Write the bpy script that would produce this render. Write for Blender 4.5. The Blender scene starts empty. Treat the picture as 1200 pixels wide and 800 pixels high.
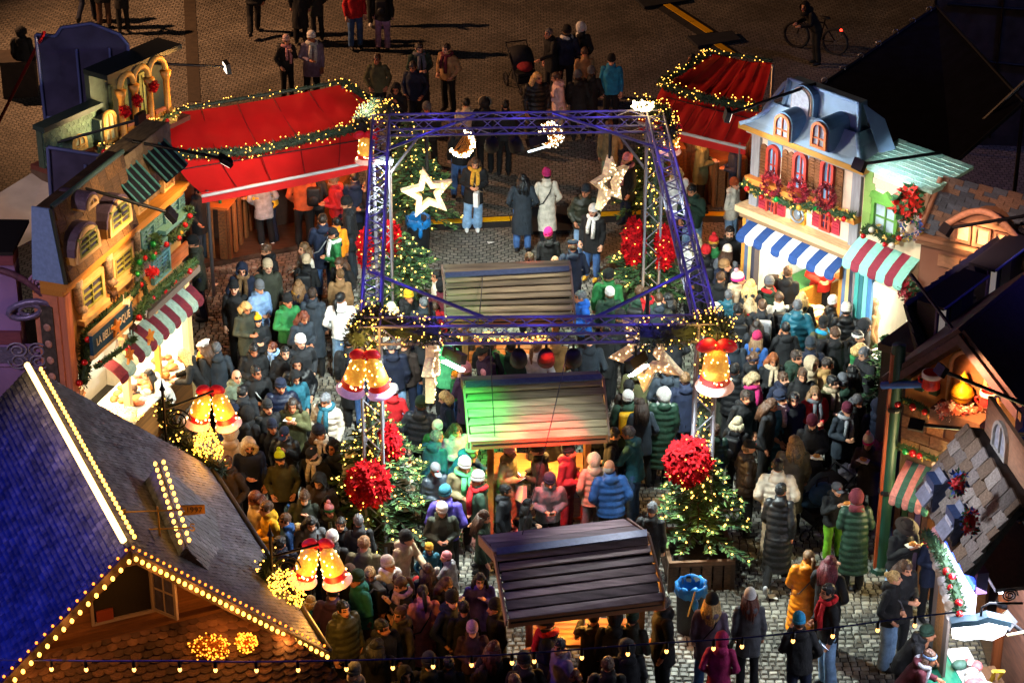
import bpy, bmesh, math, random
from mathutils import Vector, Matrix, Euler, noise
R = math.radians
random.seed(7)
scene = bpy.context.scene
COL = scene.collection

# ------------------------------------------------------------------ camera
CAM_H, PITCH, FPX = 21.0, R(27.6), 2770.0          # metres above the square, downward tilt, focal length in 1200-px units
cam = bpy.data.cameras.new('camera'); cam.sensor_width = 36.0; cam.lens = FPX / 1200 * 36
cam.clip_start, cam.clip_end = 1.0, 2000.0
camo = bpy.data.objects.new('camera', cam); COL.objects.link(camo)
camo.location = (0, 0, CAM_H); camo.rotation_euler = (math.pi/2 - PITCH, 0, 0)
scene.camera = camo

# ------------------------------------------------------------------ night sky, added overhead fill and exposure
world = bpy.data.worlds.new('World'); scene.world = world; world.use_nodes = True
wn = world.node_tree; wn.nodes.clear()
wo = wn.nodes.new('ShaderNodeOutputWorld'); bg = wn.nodes.new('ShaderNodeBackground'); sk = wn.nodes.new('ShaderNodeTexSky')
sk.sky_type = 'NISHITA'; sk.sun_disc = False; sk.sun_elevation = R(-4.0); sk.sun_rotation = R(140)
bg.inputs[1].default_value = 0.08
wn.links.new(sk.outputs[0], bg.inputs[0]); wn.links.new(bg.outputs[0], wo.inputs[0])
night_fill = bpy.data.lights.new('night_fill', 'SUN'); night_fill.energy = 0.05; night_fill.angle = R(25); night_fill.color = (.75, .82, 1)  # added faint overhead sun lamp, a slight fill over the whole square
mo = bpy.data.objects.new('night_fill', night_fill); COL.objects.link(mo); mo.rotation_euler = (R(40), R(15), R(20))
scene.view_settings.view_transform = 'Standard'; scene.view_settings.look = 'None'
scene.view_settings.exposure = 0.0; scene.view_settings.gamma = 1.0
scene.cycles.use_denoising = True
scene.cycles.max_bounces = 5; scene.cycles.diffuse_bounces = 2; scene.cycles.glossy_bounces = 2
scene.cycles.transmission_bounces = 3; scene.cycles.transparent_max_bounces = 6
scene.cycles.sample_clamp_indirect = 4.0; scene.cycles.sample_clamp_direct = 40.0

CT, ST = math.cos(PITCH), math.sin(PITCH)
def ray(px, py):
    a = (px-600)/FPX; b = (py-400)/FPX
    return Vector((a, CT - b*ST, -ST - b*CT))
EYE = Vector((0, 0, CAM_H))
def P(px, py, z=0.0):                               # the point at height z seen at this place of the photograph
    d = ray(px, py); return EYE + d*((z-CAM_H)/d.z)
def onplane(px, py, p0, n):
    d = ray(px, py); return EYE + d*((p0-EYE).dot(n)/d.dot(n))
def proj(p):
    z = p[2]-CAM_H; dep = p[1]*CT - z*ST; dn = -p[1]*ST - z*CT
    return 600+FPX*p[0]/dep, 400+FPX*dn/dep

# ------------------------------------------------------------------ materials
def lin(h):
    if isinstance(h, (tuple, list)): return tuple(h[:3])
    h = h.lstrip('#'); o = []
    for i in (0, 2, 4):
        c = int(h[i:i+2], 16)/255; o.append(c/12.92 if c <= .04045 else ((c+.055)/1.055)**2.4)
    return tuple(o)
_M = {}
def M(col, rough=.75, metal=0., var=.18, scale=18., bump=.0, bscale=40., spec=.4, kind='noise', col2=None, sheen=0.):
    key = (col, rough, metal, var, scale, bump, bscale, spec, kind, col2, sheen)
    if key in _M: return _M[key]
    m = bpy.data.materials.new('material'); m.use_nodes = True; nt = m.node_tree; N = nt.nodes; L = nt.links
    b = N['Principled BSDF']; c = lin(col)
    b.inputs['Roughness'].default_value = rough; b.inputs['Metallic'].default_value = metal
    b.inputs['Specular IOR Level'].default_value = spec
    if sheen: b.inputs['Sheen Weight'].default_value = sheen
    tc = N.new('ShaderNodeTexCoord')
    if kind == 'wood':
        mp = N.new('ShaderNodeMapping'); mp.inputs['Scale'].default_value = (1.5, 14, 14); L.new(tc.outputs['Object'], mp.inputs[0])
        tx = N.new('ShaderNodeTexNoise'); tx.inputs['Scale'].default_value = scale*.25; tx.inputs['Detail'].default_value = 6
        L.new(mp.outputs[0], tx.inputs[0])
    else:
        tx = N.new('ShaderNodeTexNoise'); tx.inputs['Scale'].default_value = scale; tx.inputs['Detail'].default_value = 5
        L.new(tc.outputs['Object'], tx.inputs[0])
    rp = N.new('ShaderNodeValToRGB')
    d = lin(col2) if col2 else tuple(x*(1-var*1.6) for x in c)
    rp.color_ramp.elements[0].position = .32; rp.color_ramp.elements[1].position = .68
    rp.color_ramp.elements[0].color = (*d, 1); rp.color_ramp.elements[1].color = (*(c if col2 else tuple(min(1, x*(1+var*.6)) for x in c)), 1)
    L.new(tx.outputs['Fac'], rp.inputs[0])
    oi = N.new('ShaderNodeObjectInfo'); hs = N.new('ShaderNodeHueSaturation'); mr = N.new('ShaderNodeMapRange')
    mr.inputs[3].default_value = 1-var*.8; mr.inputs[4].default_value = 1+var*.8
    L.new(oi.outputs['Random'], mr.inputs[0]); L.new(mr.outputs[0], hs.inputs['Value']); L.new(rp.outputs[0], hs.inputs['Color'])
    L.new(hs.outputs[0], b.inputs['Base Color'])
    if bump:
        t2 = N.new('ShaderNodeTexNoise'); t2.inputs['Scale'].default_value = bscale; t2.inputs['Detail'].default_value = 4
        L.new(tc.outputs['Object'], t2.inputs[0])
        bp = N.new('ShaderNodeBump'); bp.inputs['Strength'].default_value = bump; bp.inputs['Distance'].default_value = .02
        L.new(t2.outputs['Fac'], bp.inputs['Height']); L.new(bp.outputs[0], b.inputs['Normal'])
    _M[key] = m; return m
def EM(col, strength, mottled=0., scale=60., sample=False, base=None):      # things that give off light
    key = ('em', col, strength, mottled, scale, sample, base)
    if key in _M: return _M[key]
    m = bpy.data.materials.new('glow'); m.use_nodes = True; nt = m.node_tree; N = nt.nodes; L = nt.links
    b = N['Principled BSDF']; c = lin(col); b.inputs['Base Color'].default_value = (*(lin(base) if base else c), 1)
    b.inputs['Emission Color'].default_value = (*c, 1); b.inputs['Emission Strength'].default_value = strength
    if mottled:
        tc = N.new('ShaderNodeTexCoord'); v = N.new('ShaderNodeTexVoronoi'); v.inputs['Scale'].default_value = scale
        L.new(tc.outputs['Object'], v.inputs[0]); mr = N.new('ShaderNodeMapRange')
        mr.inputs[1].default_value = .05; mr.inputs[2].default_value = .55; mr.inputs[3].default_value = strength; mr.inputs[4].default_value = strength*(1-mottled)
        L.new(v.outputs['Distance'], mr.inputs[0]); L.new(mr.outputs[0], b.inputs['Emission Strength'])
    if not sample: m.cycles.emission_sampling = 'NONE'
    _M[key] = m; return m
GLASS = M('#5b7a94', .15, 0, .25, 3, 0, 1, .8)
BULB = EM('#ffb54a', 6); BULBW = EM('#ffd28a', 16)

# ------------------------------------------------------------------ mesh helper
class MB:
    def __init__(s): s.v = []; s.f = []; s.m = []
    def face(s, idx, m=0): s.f.append(tuple(idx)); s.m.append(m)
    def poly(s, pts, m=0):
        i = len(s.v); s.v += [tuple(p) for p in pts]; s.face(range(i, i+len(pts)), m); return s
    def box(s, c, sz, rot=None, m=0):
        c = Vector(c); h = Vector(sz)/2; i = len(s.v)
        for z in (-1, 1):
            for x, y in ((-1, -1), (1, -1), (1, 1), (-1, 1)):
                p = Vector((x*h.x, y*h.y, z*h.z)); s.v.append(tuple(c+(rot @ p if rot else p)))
        for q in ((3, 2, 1, 0), (4, 5, 6, 7), (0, 1, 5, 4), (1, 2, 6, 5), (2, 3, 7, 6), (3, 0, 4, 7)): s.face([i+k for k in q], m)
        return s
    def bx(s, x0, x1, y0, y1, z0, z1, m=0): return s.box(((x0+x1)/2, (y0+y1)/2, (z0+z1)/2), (abs(x1-x0), abs(y1-y0), abs(z1-z0)), None, m)
    def tube(s, pts, r, n=6, m=0, cap=True):
        pts = [Vector(p) for p in pts]; rs = r if isinstance(r, (list, tuple)) else [r]*len(pts); i0 = len(s.v); prev = None
        for k, p in enumerate(pts):
            t = (pts[min(k+1, len(pts)-1)]-pts[max(k-1, 0)]).normalized()
            if prev is None: u = t.orthogonal().normalized()
            else:
                u = prev - t*prev.dot(t)
                u = u.normalized() if u.length > 1e-6 else t.orthogonal().normalized()
            prev = u; w = t.cross(u)
            for j in range(n):
                a = 2*math.pi*j/n; s.v.append(tuple(p+(u*math.cos(a)+w*math.sin(a))*rs[k]))
        for k in range(len(pts)-1):
            for j in range(n):
                a = i0+k*n+j; b = i0+k*n+(j+1) % n; s.face((a, b, b+n, a+n), m)
        if cap:
            s.face([i0+j for j in range(n)][::-1], m); s.face([i0+(len(pts)-1)*n+j for j in range(n)], m)
        return s
    def cap(s, a, b, ra, rb, n=10, m=0):                     # tapered capsule
        a = Vector(a); b = Vector(b); d = (b-a); l = d.length
        d = d/l if l > 1e-6 else Vector((0, 0, 1))
        pts = [a-d*ra*.95, a-d*ra*.6, a, b, b+d*rb*.6, b+d*rb*.95]
        return s.tube(pts, [ra*.25, ra*.8, ra, rb, rb*.8, rb*.25], n, m)
    def lathe(s, prof, n=16, c=(0, 0, 0), m=0, sx=1, sy=1, rot=None, cap=True, cs=None):
        i0 = len(s.v); c = Vector(c)
        for k, (r, z) in enumerate(prof):
            o = Vector(cs[k]) if cs else Vector((0, 0, 0))
            for j in range(n):
                a = 2*math.pi*j/n; p = Vector((r*sx*math.cos(a), r*sy*math.sin(a), z))+o
                s.v.append(tuple(c+(rot @ p if rot else p)))
        for k in range(len(prof)-1):
            for j in range(n):
                a = i0+k*n+j; b = i0+k*n+(j+1) % n; s.face((a, b, b+n, a+n), m)
        if cap:
            s.face([i0+j for j in range(n)][::-1], m); s.face([i0+(len(prof)-1)*n+j for j in range(n)], m)
        return s
    def ell(s, c, r, nu=12, nv=8, m=0, rot=None):
        prof = [(max(.001, math.sin(math.pi*k/nv)), -math.cos(math.pi*k/nv)) for k in range(nv+1)]
        i = len(s.v); s.lathe(prof, nu, (0, 0, 0), m, cap=False); c = Vector(c)
        for k in range(i, len(s.v)):
            p = Vector((s.v[k][0]*r[0], s.v[k][1]*r[1], s.v[k][2]*r[2])); s.v[k] = tuple(c+(rot @ p if rot else p))
        return s
    def prism(s, poly, y0, y1, m=0):                         # polygon in x-z, extruded along y
        n = len(poly); i = len(s.v)
        s.v += [(x, y0, z) for x, z in poly]+[(x, y1, z) for x, z in poly]
        s.face(range(i, i+n), m); s.face([i+n+k for k in range(n)][::-1], m)
        for k in range(n): s.face((i+(k+1) % n, i+k, i+n+k, i+n+(k+1) % n), m)
        return s
    def slab(s, quad, t, m=0):                               # planar quad given in world/local points, thickened by t downwards along its normal
        q = [Vector(p) for p in quad]; n = (q[1]-q[0]).cross(q[2]-q[0]).normalized()*t; k = len(q); i = len(s.v)
        s.v += [tuple(p) for p in q]+[tuple(p-n) for p in q]
        s.face(range(i, i+k), m); s.face([i+k+j for j in range(k)][::-1], m)
        for j in range(k): s.face((i+j, i+k+j, i+k+(j+1) % k, i+(j+1) % k), m)
        return s
    def xf(s, mtx, i0=0):
        for k in range(i0, len(s.v)): s.v[k] = tuple(mtx @ Vector(s.v[k]))
        return s
    def mesh(s, mats=(), smooth=False):
        me = bpy.data.meshes.new('mesh'); me.from_pydata(s.v, [], s.f)
        for q in mats: me.materials.append(q)
        if len(set(s.m)) > 1 or (s.m and s.m[0]): me.polygons.foreach_set('material_index', s.m)
        if smooth: me.polygons.foreach_set('use_smooth', [True]*len(me.polygons))
        me.update(); return me
    def obj(s, name, mats, parent=None, smooth=False, mtx=None):
        if not isinstance(mats, (list, tuple)): mats = [mats]
        return put(s.mesh(mats, smooth), name, parent, mtx)
def put(me, name, parent=None, mtx=None):
    o = bpy.data.objects.new(name, me); COL.objects.link(o)
    if parent: o.parent = parent
    if mtx is not None: o.matrix_local = mtx
    return o
def tag(o, label=None, cat=None, group=None, kind=None):
    if label: o['label'] = label
    if cat: o['category'] = cat
    if group: o['group'] = group
    if kind: o['kind'] = kind
    return o
def thing(name, label, cat, loc=(0, 0, 0), rz=0, group=None):
    o = bpy.data.objects.new(name, None); COL.objects.link(o); o.location = loc; o.rotation_euler = (0, 0, rz); o.empty_display_size = .2
    return tag(o, label, cat, group)
LG = 2.6                                                     # one dial for all the lamps of the market
def lamp(name, kind, loc, col, watts, target=None, size=.1, angle=60, blend=.6, parent=None):
    l = bpy.data.lights.new(name, kind); l.energy = watts*LG; l.color = lin(col)
    if kind == 'SPOT': l.spot_size = R(angle); l.spot_blend = blend; l.shadow_soft_size = size
    elif kind == 'POINT': l.shadow_soft_size = size
    elif kind == 'AREA': l.size = size
    o = bpy.data.objects.new(name, l); COL.objects.link(o); o.location = loc
    if target is not None: o.rotation_euler = (Vector(target)-Vector(loc)).to_track_quat('-Z', 'Y').to_euler()
    return o
def align(a, b, r=None):                                     # matrix that lays a unit z-cylinder from a to b
    a = Vector(a); b = Vector(b); d = b-a; q = d.to_track_quat('Z', 'Y').to_matrix().to_4x4()
    s = Matrix.Diagonal((r or 1, r or 1, d.length, 1)); return Matrix.Translation(a) @ q @ s
def lerp(a, b, t): return a+(b-a)*t
UNIT_ROD = {}
def rod(mat, n=6):
    k = (mat.name, n)
    if k not in UNIT_ROD: UNIT_ROD[k] = MB().tube([(0, 0, 0), (0, 0, 1)], 1, n).mesh([mat], True)
    return UNIT_ROD[k]
UNIT_BOX = {}
def ubox(mat):
    if mat.name not in UNIT_BOX: UNIT_BOX[mat.name] = MB().box((0, 0, 0), (1, 1, 1)).mesh([mat])
    return UNIT_BOX[mat.name]
def pbox(name, parent, mat, x0, x1, y0, y1, z0, z1):         # a box piece of its own, sharing the unit box
    return put(ubox(mat), name, parent, Matrix.Translation(((x0+x1)/2, (y0+y1)/2, (z0+z1)/2)) @ Matrix.Diagonal((abs(x1-x0), abs(y1-y0), abs(z1-z0), 1)))

# ------------------------------------------------------------------ the setting: square, setts

def ground_mat():
    m = bpy.data.materials.new('setts'); m.use_nodes = True; nt = m.node_tree; N = nt.nodes; L = nt.links; b = N['Principled BSDF']
    tc = N.new('ShaderNodeTexCoord'); sp = N.new('ShaderNodeSeparateXYZ'); L.new(tc.outputs['Object'], sp.inputs[0])
    # rows laid in wavy arcs: bend y with a cosine of x
    def mth(op, a, b_=None, c_=None):
        n = N.new('ShaderNodeMath'); n.operation = op
        for i, v in enumerate((a, b_, c_)):
            if v is None: continue
            if isinstance(v, (int, float)): n.inputs[i].default_value = v
            else: L.new(v, n.inputs[i])
        return n.outputs[0]
    arc = mth('MULTIPLY', mth('ABSOLUTE', mth('SINE', mth('MULTIPLY', sp.outputs['X'], 1.6))), .5)
    y2 = mth('ADD', sp.outputs['Y'], arc)
    cb = N.new('ShaderNodeCombineXYZ'); L.new(sp.outputs['X'], cb.inputs[0]); L.new(y2, cb.inputs[1])
    br = N.new('ShaderNodeTexBrick'); br.inputs['Scale'].default_value = 1.0; br.inputs['Brick Width'].default_value = .15; br.inputs['Row Height'].default_value = .13
    br.inputs['Mortar Size'].default_value = .012; br.inputs['Mortar Smooth'].default_value = .35
    br.inputs['Color1'].default_value = (.21, .19, .165, 1); br.inputs['Color2'].default_value = (.13, .12, .105, 1); br.inputs['Mortar'].default_value = (.02, .018, .016, 1)
    L.new(cb.outputs[0], br.inputs[0])
    ns = N.new('ShaderNodeTexNoise'); ns.inputs['Scale'].default_value = .6; ns.inputs['Detail'].default_value = 7; L.new(tc.outputs['Object'], ns.inputs[0])
    rp = N.new('ShaderNodeValToRGB'); rp.color_ramp.elements[0].position = .3; rp.color_ramp.elements[0].color = (.6, .58, .55, 1); rp.color_ramp.elements[1].position = .7; rp.color_ramp.elements[1].color = (1.15, 1.12, 1.08, 1)
    L.new(ns.outputs['Fac'], rp.inputs[0])
    mx = N.new('ShaderNodeMix'); mx.data_type = 'RGBA'; mx.blend_type = 'MULTIPLY'; mx.inputs[0].default_value = 1
    L.new(br.outputs['Color'], mx.inputs[6]); L.new(rp.outputs[0], mx.inputs[7]); L.new(mx.outputs[2], b.inputs['Base Color'])
    n3 = N.new('ShaderNodeTexNoise'); n3.inputs['Scale'].default_value = 25; L.new(tc.outputs['Object'], n3.inputs[0])
    h = mth('ADD', mth('MULTIPLY', br.outputs['Fac'], -1.0), mth('MULTIPLY', n3.outputs['Fac'], .5))
    bp = N.new('ShaderNodeBump'); bp.inputs['Strength'].default_value = 1.0; bp.inputs['Distance'].default_value = .05; L.new(h, bp.inputs['Height']); L.new(bp.outputs[0], b.inputs['Normal'])
    rr = N.new('ShaderNodeMapRange'); rr.inputs[3].default_value = .42; rr.inputs[4].default_value = .75; L.new(ns.outputs['Fac'], rr.inputs[0]); L.new(rr.outputs[0], b.inputs['Roughness'])
    b.inputs['Specular IOR Level'].default_value = .5
    return m
gm = MB(); gm.poly([(-400, -60, 0), (400, -60, 0), (400, 600, 0), (-400, 600, 0)])
tag(gm.obj('ground', ground_mat()), kind='structure')

# real setts where the stones can be told apart: the lit part of the square, in rows across
STONE = [M('#86847a', .5, 0, .38, .9, .5, 26), M('#6e6b63', .45, 0, .38, .9, .5, 26), M('#969388', .55, 0, .34, .9, .5, 26), M('#5c5850', .5, 0, .4, .9, .5, 26)]
def setts():
    mb = MB(); rnd = random.Random(3); y = 25.4; row = 0
    while y < 43.4:
        half = .2165*(y*1.12+3)+.4
        d = .115+rnd.uniform(-.006, .006); x = -min(half, 7.2)-rnd.random()*.1
        xe = min(half, 9.0)
        while x < xe:
            w = rnd.uniform(.1, .155); j = .008
            bow = .05*math.sin(x*1.1)+.03*math.sin(x*.37+1.3)
            z = .026+rnd.uniform(-.005, .005); yy = y+bow; s = .016
            x0, x1, y0, y1 = x+j, x+w-j, yy+j, yy+d-j
            jx = [rnd.uniform(-.007, .007) for _ in range(8)]
            i = len(mb.v)
            mb.v += [(x0+jx[0], y0+jx[1], .001), (x1+jx[2], y0+jx[3], .001), (x1+jx[4], y1+jx[5], .001), (x0+jx[6], y1+jx[7], .001)]
            t1, t2 = rnd.uniform(-.004, .004), rnd.uniform(-.004, .004)
            mb.v += [(x0+s+jx[0], y0+s+jx[1], z-t1-t2), (x1-s+jx[2], y0+s+jx[3], z+t1-t2), (x1-s+jx[4], y1-s+jx[5], z+t1+t2), (x0+s+jx[6], y1-s+jx[7], z-t1+t2)]
            m = rnd.choice((0, 0, 1, 1, 2, 3))
            if -.3 < (x-2.55-.02*y) % 99 < .28 and x > 2: m = 3
            mb.face((i+4, i+5, i+6, i+7), m)
            for a in range(4): mb.face((i+a, i+(a+1) % 4, i+4+(a+1) % 4, i+4+a), m)
            x += w
        y += d
    return mb
o = setts().obj('setts', STONE); tag(o, kind='stuff')
base = MB(); base.poly([(-8, 25, .004), (9.6, 25, .004), (9.6, 43.3, .004), (-8, 43.3, .004)]); tag(base.obj('sett_joints', M('#2a2825', .9, 0, .2, 4)), kind='structure')
# paler band of drainage slabs across the far part
for (a, b_, w) in ((P(222, 0), P(228, 120), .3),):
    d = (b_-a).normalized(); n = Vector((-d.y, d.x, 0))*w/2; q = MB(); q.slab([a-n+Vector((0, 0, .012)), b_-n+Vector((0, 0, .012)), b_+n+Vector((0, 0, .012)), a+n+Vector((0, 0, .012))], .02)
    tag(q.obj('drain_strip', M('#3f352b', .7, 0, .2, 6, .3)), kind='structure')

# cable ramps across the square
def cable_ramp(pts, label, group='yellow cable ramps laid across the square'):
    for a, b_, lab in pts:
        d = (b_-a); L_ = d.length; t = thing('cable_ramp', lab, 'cable ramp', a, math.atan2(d.y, d.x), group)
        n = max(1, round(L_/.9))
        for k in range(n):
            x0, x1 = L_*k/n+.01, L_*(k+1)/n-.01
            MB().prism([(-.3, 0), (-.12, .055), (.12, .055), (.3, 0)], x0, x1).obj('ramp_body', M('#1d1d1f', .8), t, mtx=Matrix(((0, 1, 0, 0), (1, 0, 0, 0), (0, 0, 1, 0), (0, 0, 0, 1))))
            pbox('lid', t, M('#d9a404', .5, 0, .15), x0, x1, -.1, .1, .056, .07)
cable_ramp([(P(494, 264), P(752, 252), 'long yellow cable ramp across the cobbles behind the tables'), (P(752, 252), P(850, 254), 'yellow cable ramp half hidden behind the right truss leg'),
            (P(775, 4), P(832, 41), 'yellow cable ramp lying diagonally on dark far cobbles'), (P(838, 53), P(858, 66), 'short yellow cable ramp end beside the right red tent')], '')
for q, lab in (([P(738, -6), P(802, -6), P(806, 4), P(755, 12)], 'dark rubber ramp mat at the far end of diagonal cable ramp'), ([P(805, 46), P(858, 40), P(868, 50), P(818, 58)], 'dark rubber ramp mat crossing the diagonal cable ramp'), ([P(622, 276), P(620, 247), P(664, 246), P(668, 274)], 'blue grey mat crossing the cable ramp behind the white coat')):
    mb = MB(); mb.slab([p+Vector((0, 0, .09)) for p in reversed(q)], .08); tag(mb.obj('ramp_mat', M('#20242c', .85, 0, .2, 5, .4, 60)), lab, 'mat', 'ramp mats')

# ------------------------------------------------------------------ facades of the market houses
class Fac:                                        # local x along the wall as seen from the front, y into the house, z up
    def __init__(s, name, label, cat, A, B, group=None):
        s.A = Vector((A[0], A[1], 0)); s.B = Vector((B[0], B[1], 0)); d = s.B-s.A; s.L = d.length; d.normalize(); s.d = d
        s.rz = math.atan2(d.y, d.x); s.n = Vector((d.y, -d.x, 0)); s.t = thing(name, label, cat, s.A, s.rz, group)
    def uv(s, px, py, off=0.):
        p = onplane(px, py, s.A+s.n*off, s.n)-s.A; return p.dot(s.d), p.z
    def rect(s, bl, tr, off=0.):
        a = s.uv(*bl, off); b = s.uv(*tr, off); return a[0], b[0], a[1], b[1]
    def w(s, u, y, z): return s.A+s.d*u-s.n*y+Vector((0, 0, z))
    def box(s, name, mat, u0, u1, y0, y1, z0, z1, parent=None): return pbox(name, parent or s.t, mat, u0, u1, y0, y1, z0, z1)
    def window(s, u0, u1, z0, z1, fm, arch=False, nx=2, nz=2, y=0., fw=.05, glass=GLASS, depth=.07, mull=None, parent=None, curtain=None):
        pts = [(u0, z0), (u1, z0)]
        r = (u1-u0)/2; zt = z1-r if arch else z1
        if arch: pts += [(u0+r+r*math.cos(R(a)), zt+r*math.sin(R(a))) for a in range(0, 181, 20)]
        else: pts += [(u1, z1), (u0, z1)]
        cx, cz = (u0+u1)/2, (z0+z1)/2
        k = fw; ins = [(cx+(x-cx)*(1-2*k/(u1-u0)), cz+(z-cz)*(1-2*k/(z1-z0))) for x, z in pts]
        mb = MB(); n = len(pts)
        for i in range(n):
            j = (i+1) % n
            a, b, c, d = pts[i], pts[j], ins[j], ins[i]
            q = [(a[0], y-depth, a[1]), (b[0], y-depth, b[1]), (c[0], y-depth, c[1]), (d[0], y-depth, d[1])]
            mb.poly(q); mb.poly([(a[0], y, a[1]), (b[0], y, b[1]), (b[0], y-depth, b[1]), (a[0], y-depth, a[1])]); mb.poly([(c[0], y, c[1]), (c[0], y-depth, c[1]), (d[0], y-depth, d[1]), (d[0], y, d[1])][::-1])
        w = mb.obj('window', fm, parent or s.t)
        MB().prism(ins, y-.012, y-.006).obj('pane', glass, w)
        mm = mull or fm; iu0, iu1, iz0, iz1 = u0+k, u1-k, z0+k, z1-k
        for i in range(1, nx): x = lerp(iu0, iu1, i/nx); pbox('muntin', w, mm, x-.012, x+.012, y-.045, y-.012, iz0, iz1)
        for i in range(1, nz): z = lerp(iz0, zt if arch else iz1, i/nz); pbox('muntin', w, mm, iu0, iu1, y-.042, y-.013, z-.012, z+.012)
        if curtain:
            for sgn in (0, 1):
                c = MB(); a = lerp(iu0, iu1, .5); e = iu0 if sgn == 0 else iu1
                c.prism([(e, iz0), (lerp(e, a, .45), iz0), (lerp(e, a, .95), iz1-.02), (e, iz1-.02)] if sgn == 0 else [(e, iz0), (e, iz1-.02), (lerp(e, a, .95), iz1-.02), (lerp(e, a, .45), iz0)], y-.006+.01, y+.012); c.obj('curtain', curtain, w)
        return w
    def shutter(s, u0, u1, z0, z1, mat, arch=False, y=0., leaves=1):
        for k in range(leaves):
            a, b = lerp(u0, u1, k/leaves)+.006, lerp(u0, u1, (k+1)/leaves)-.006; r = (b-a)/2
            pts = [(a, z0), (b, z0), (b, z1), (a, z1)]
            if arch: pts = [(a, z0), (b, z0)]+[((a+b)/2+r*math.cos(R(t)), z1-r+r*math.sin(R(t))) for t in range(0, 181, 30)]
            f = MB().prism(pts, y-.03, y-.004).obj('shutter', mat, s.t)
            n = max(4, int((z1-z0)/.07)); mb = MB()
            for i in range(n):
                z = lerp(z0+.03, z1-r*.8 if arch else z1-.03, (i+.5)/n); mb.box(((a+b)/2, y-.037, z), ((b-a)*.74, .014, .03), Matrix.Rotation(R(28), 3, 'X'))
            tag(mb.obj('louvre', mat, f), kind='stuff')
    def awning(s, u0, u1, ztop, zbot, proj_, cols, n, y=0., val=.14):
        t = thing('awning', None, None); t.parent = s.t; del_ = None
        for k in range(n):
            a, b = lerp(u0, u1, k/n), lerp(u0, u1, (k+1)/n); mb = MB()
            prof = [(0, ztop), (proj_*.55, lerp(ztop, zbot, .45)), (proj_, zbot), (proj_+.02, zbot-val)]
            for i in range(3):
                (p0, z0), (p1, z1) = prof[i], prof[i+1]
                mb.slab([(a, y-p1, z1), (b, y-p1, z1), (b, y-p0, z0), (a, y-p0, z0)], .012)
            if n: mb.ell(((a+b)/2, y-proj_-.02, zbot-val), ((b-a)/2, .012, .05), 10, 6)
            mb.obj('stripe', cols[k % len(cols)], t)
        return t

NEEDLE = [M('#2b4a2a', .7, 0, .35, 8), M('#3d5c30', .7, 0, .35, 8)]
NEEDLE_D = [M('#26382a', .7, 0, .3, 8), M('#344a2c', .7, 0, .3, 8)]
def spray(mb, rnd, p, d, l, w, m=0):              # a flat twig of needles: two crossed blades
    d = d.normalized(); u = d.orthogonal().normalized(); u.rotate(Matrix.Rotation(rnd.random()*3.14, 3, d)); e = p+d*l; mid = p+d*l*.45
    mb.poly([p, mid+u*w, e, mid-u*w], m)
def curve(pts, n):
    out = []; k = len(pts)-1
    for i in range(n+1):
        t = i/n*k; a = min(int(t), k-1); f = t-a
        p0, p1, p2, p3 = pts[max(a-1, 0)], pts[a], pts[a+1], pts[min(a+2, k)]
        out.append(.5*((2*p1)+(p2-p0)*f+(2*p0-5*p1+4*p2-p3)*f*f+(3*p1-p0-3*p2+p3)*f**3))
    return out
BAUBLE = {c: M(h, .2, .3, .05, 5, 0, 1, .9) for c, h in dict(red='#c0141c', green='#0e8a3a', gold='#d9a53a', white='#e8e2d2').items()}
_SPH = {}
def ball(mat, parent, name, p, r):
    if mat.name not in _SPH: _SPH[mat.name] = MB().ell((0, 0, 0), (1, 1, 1), 12, 8).mesh([mat], True)
    return put(_SPH[mat.name], name, parent, Matrix.Translation(p) @ Matrix.Scale(r, 4))
def bulbs(pts, r, name, mat, parent):
    mb = MB()
    for p in pts: mb.ell(p, (r, r, r), 5, 3)
    return tag(mb.obj(name, mat, parent), kind='stuff')
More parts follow.
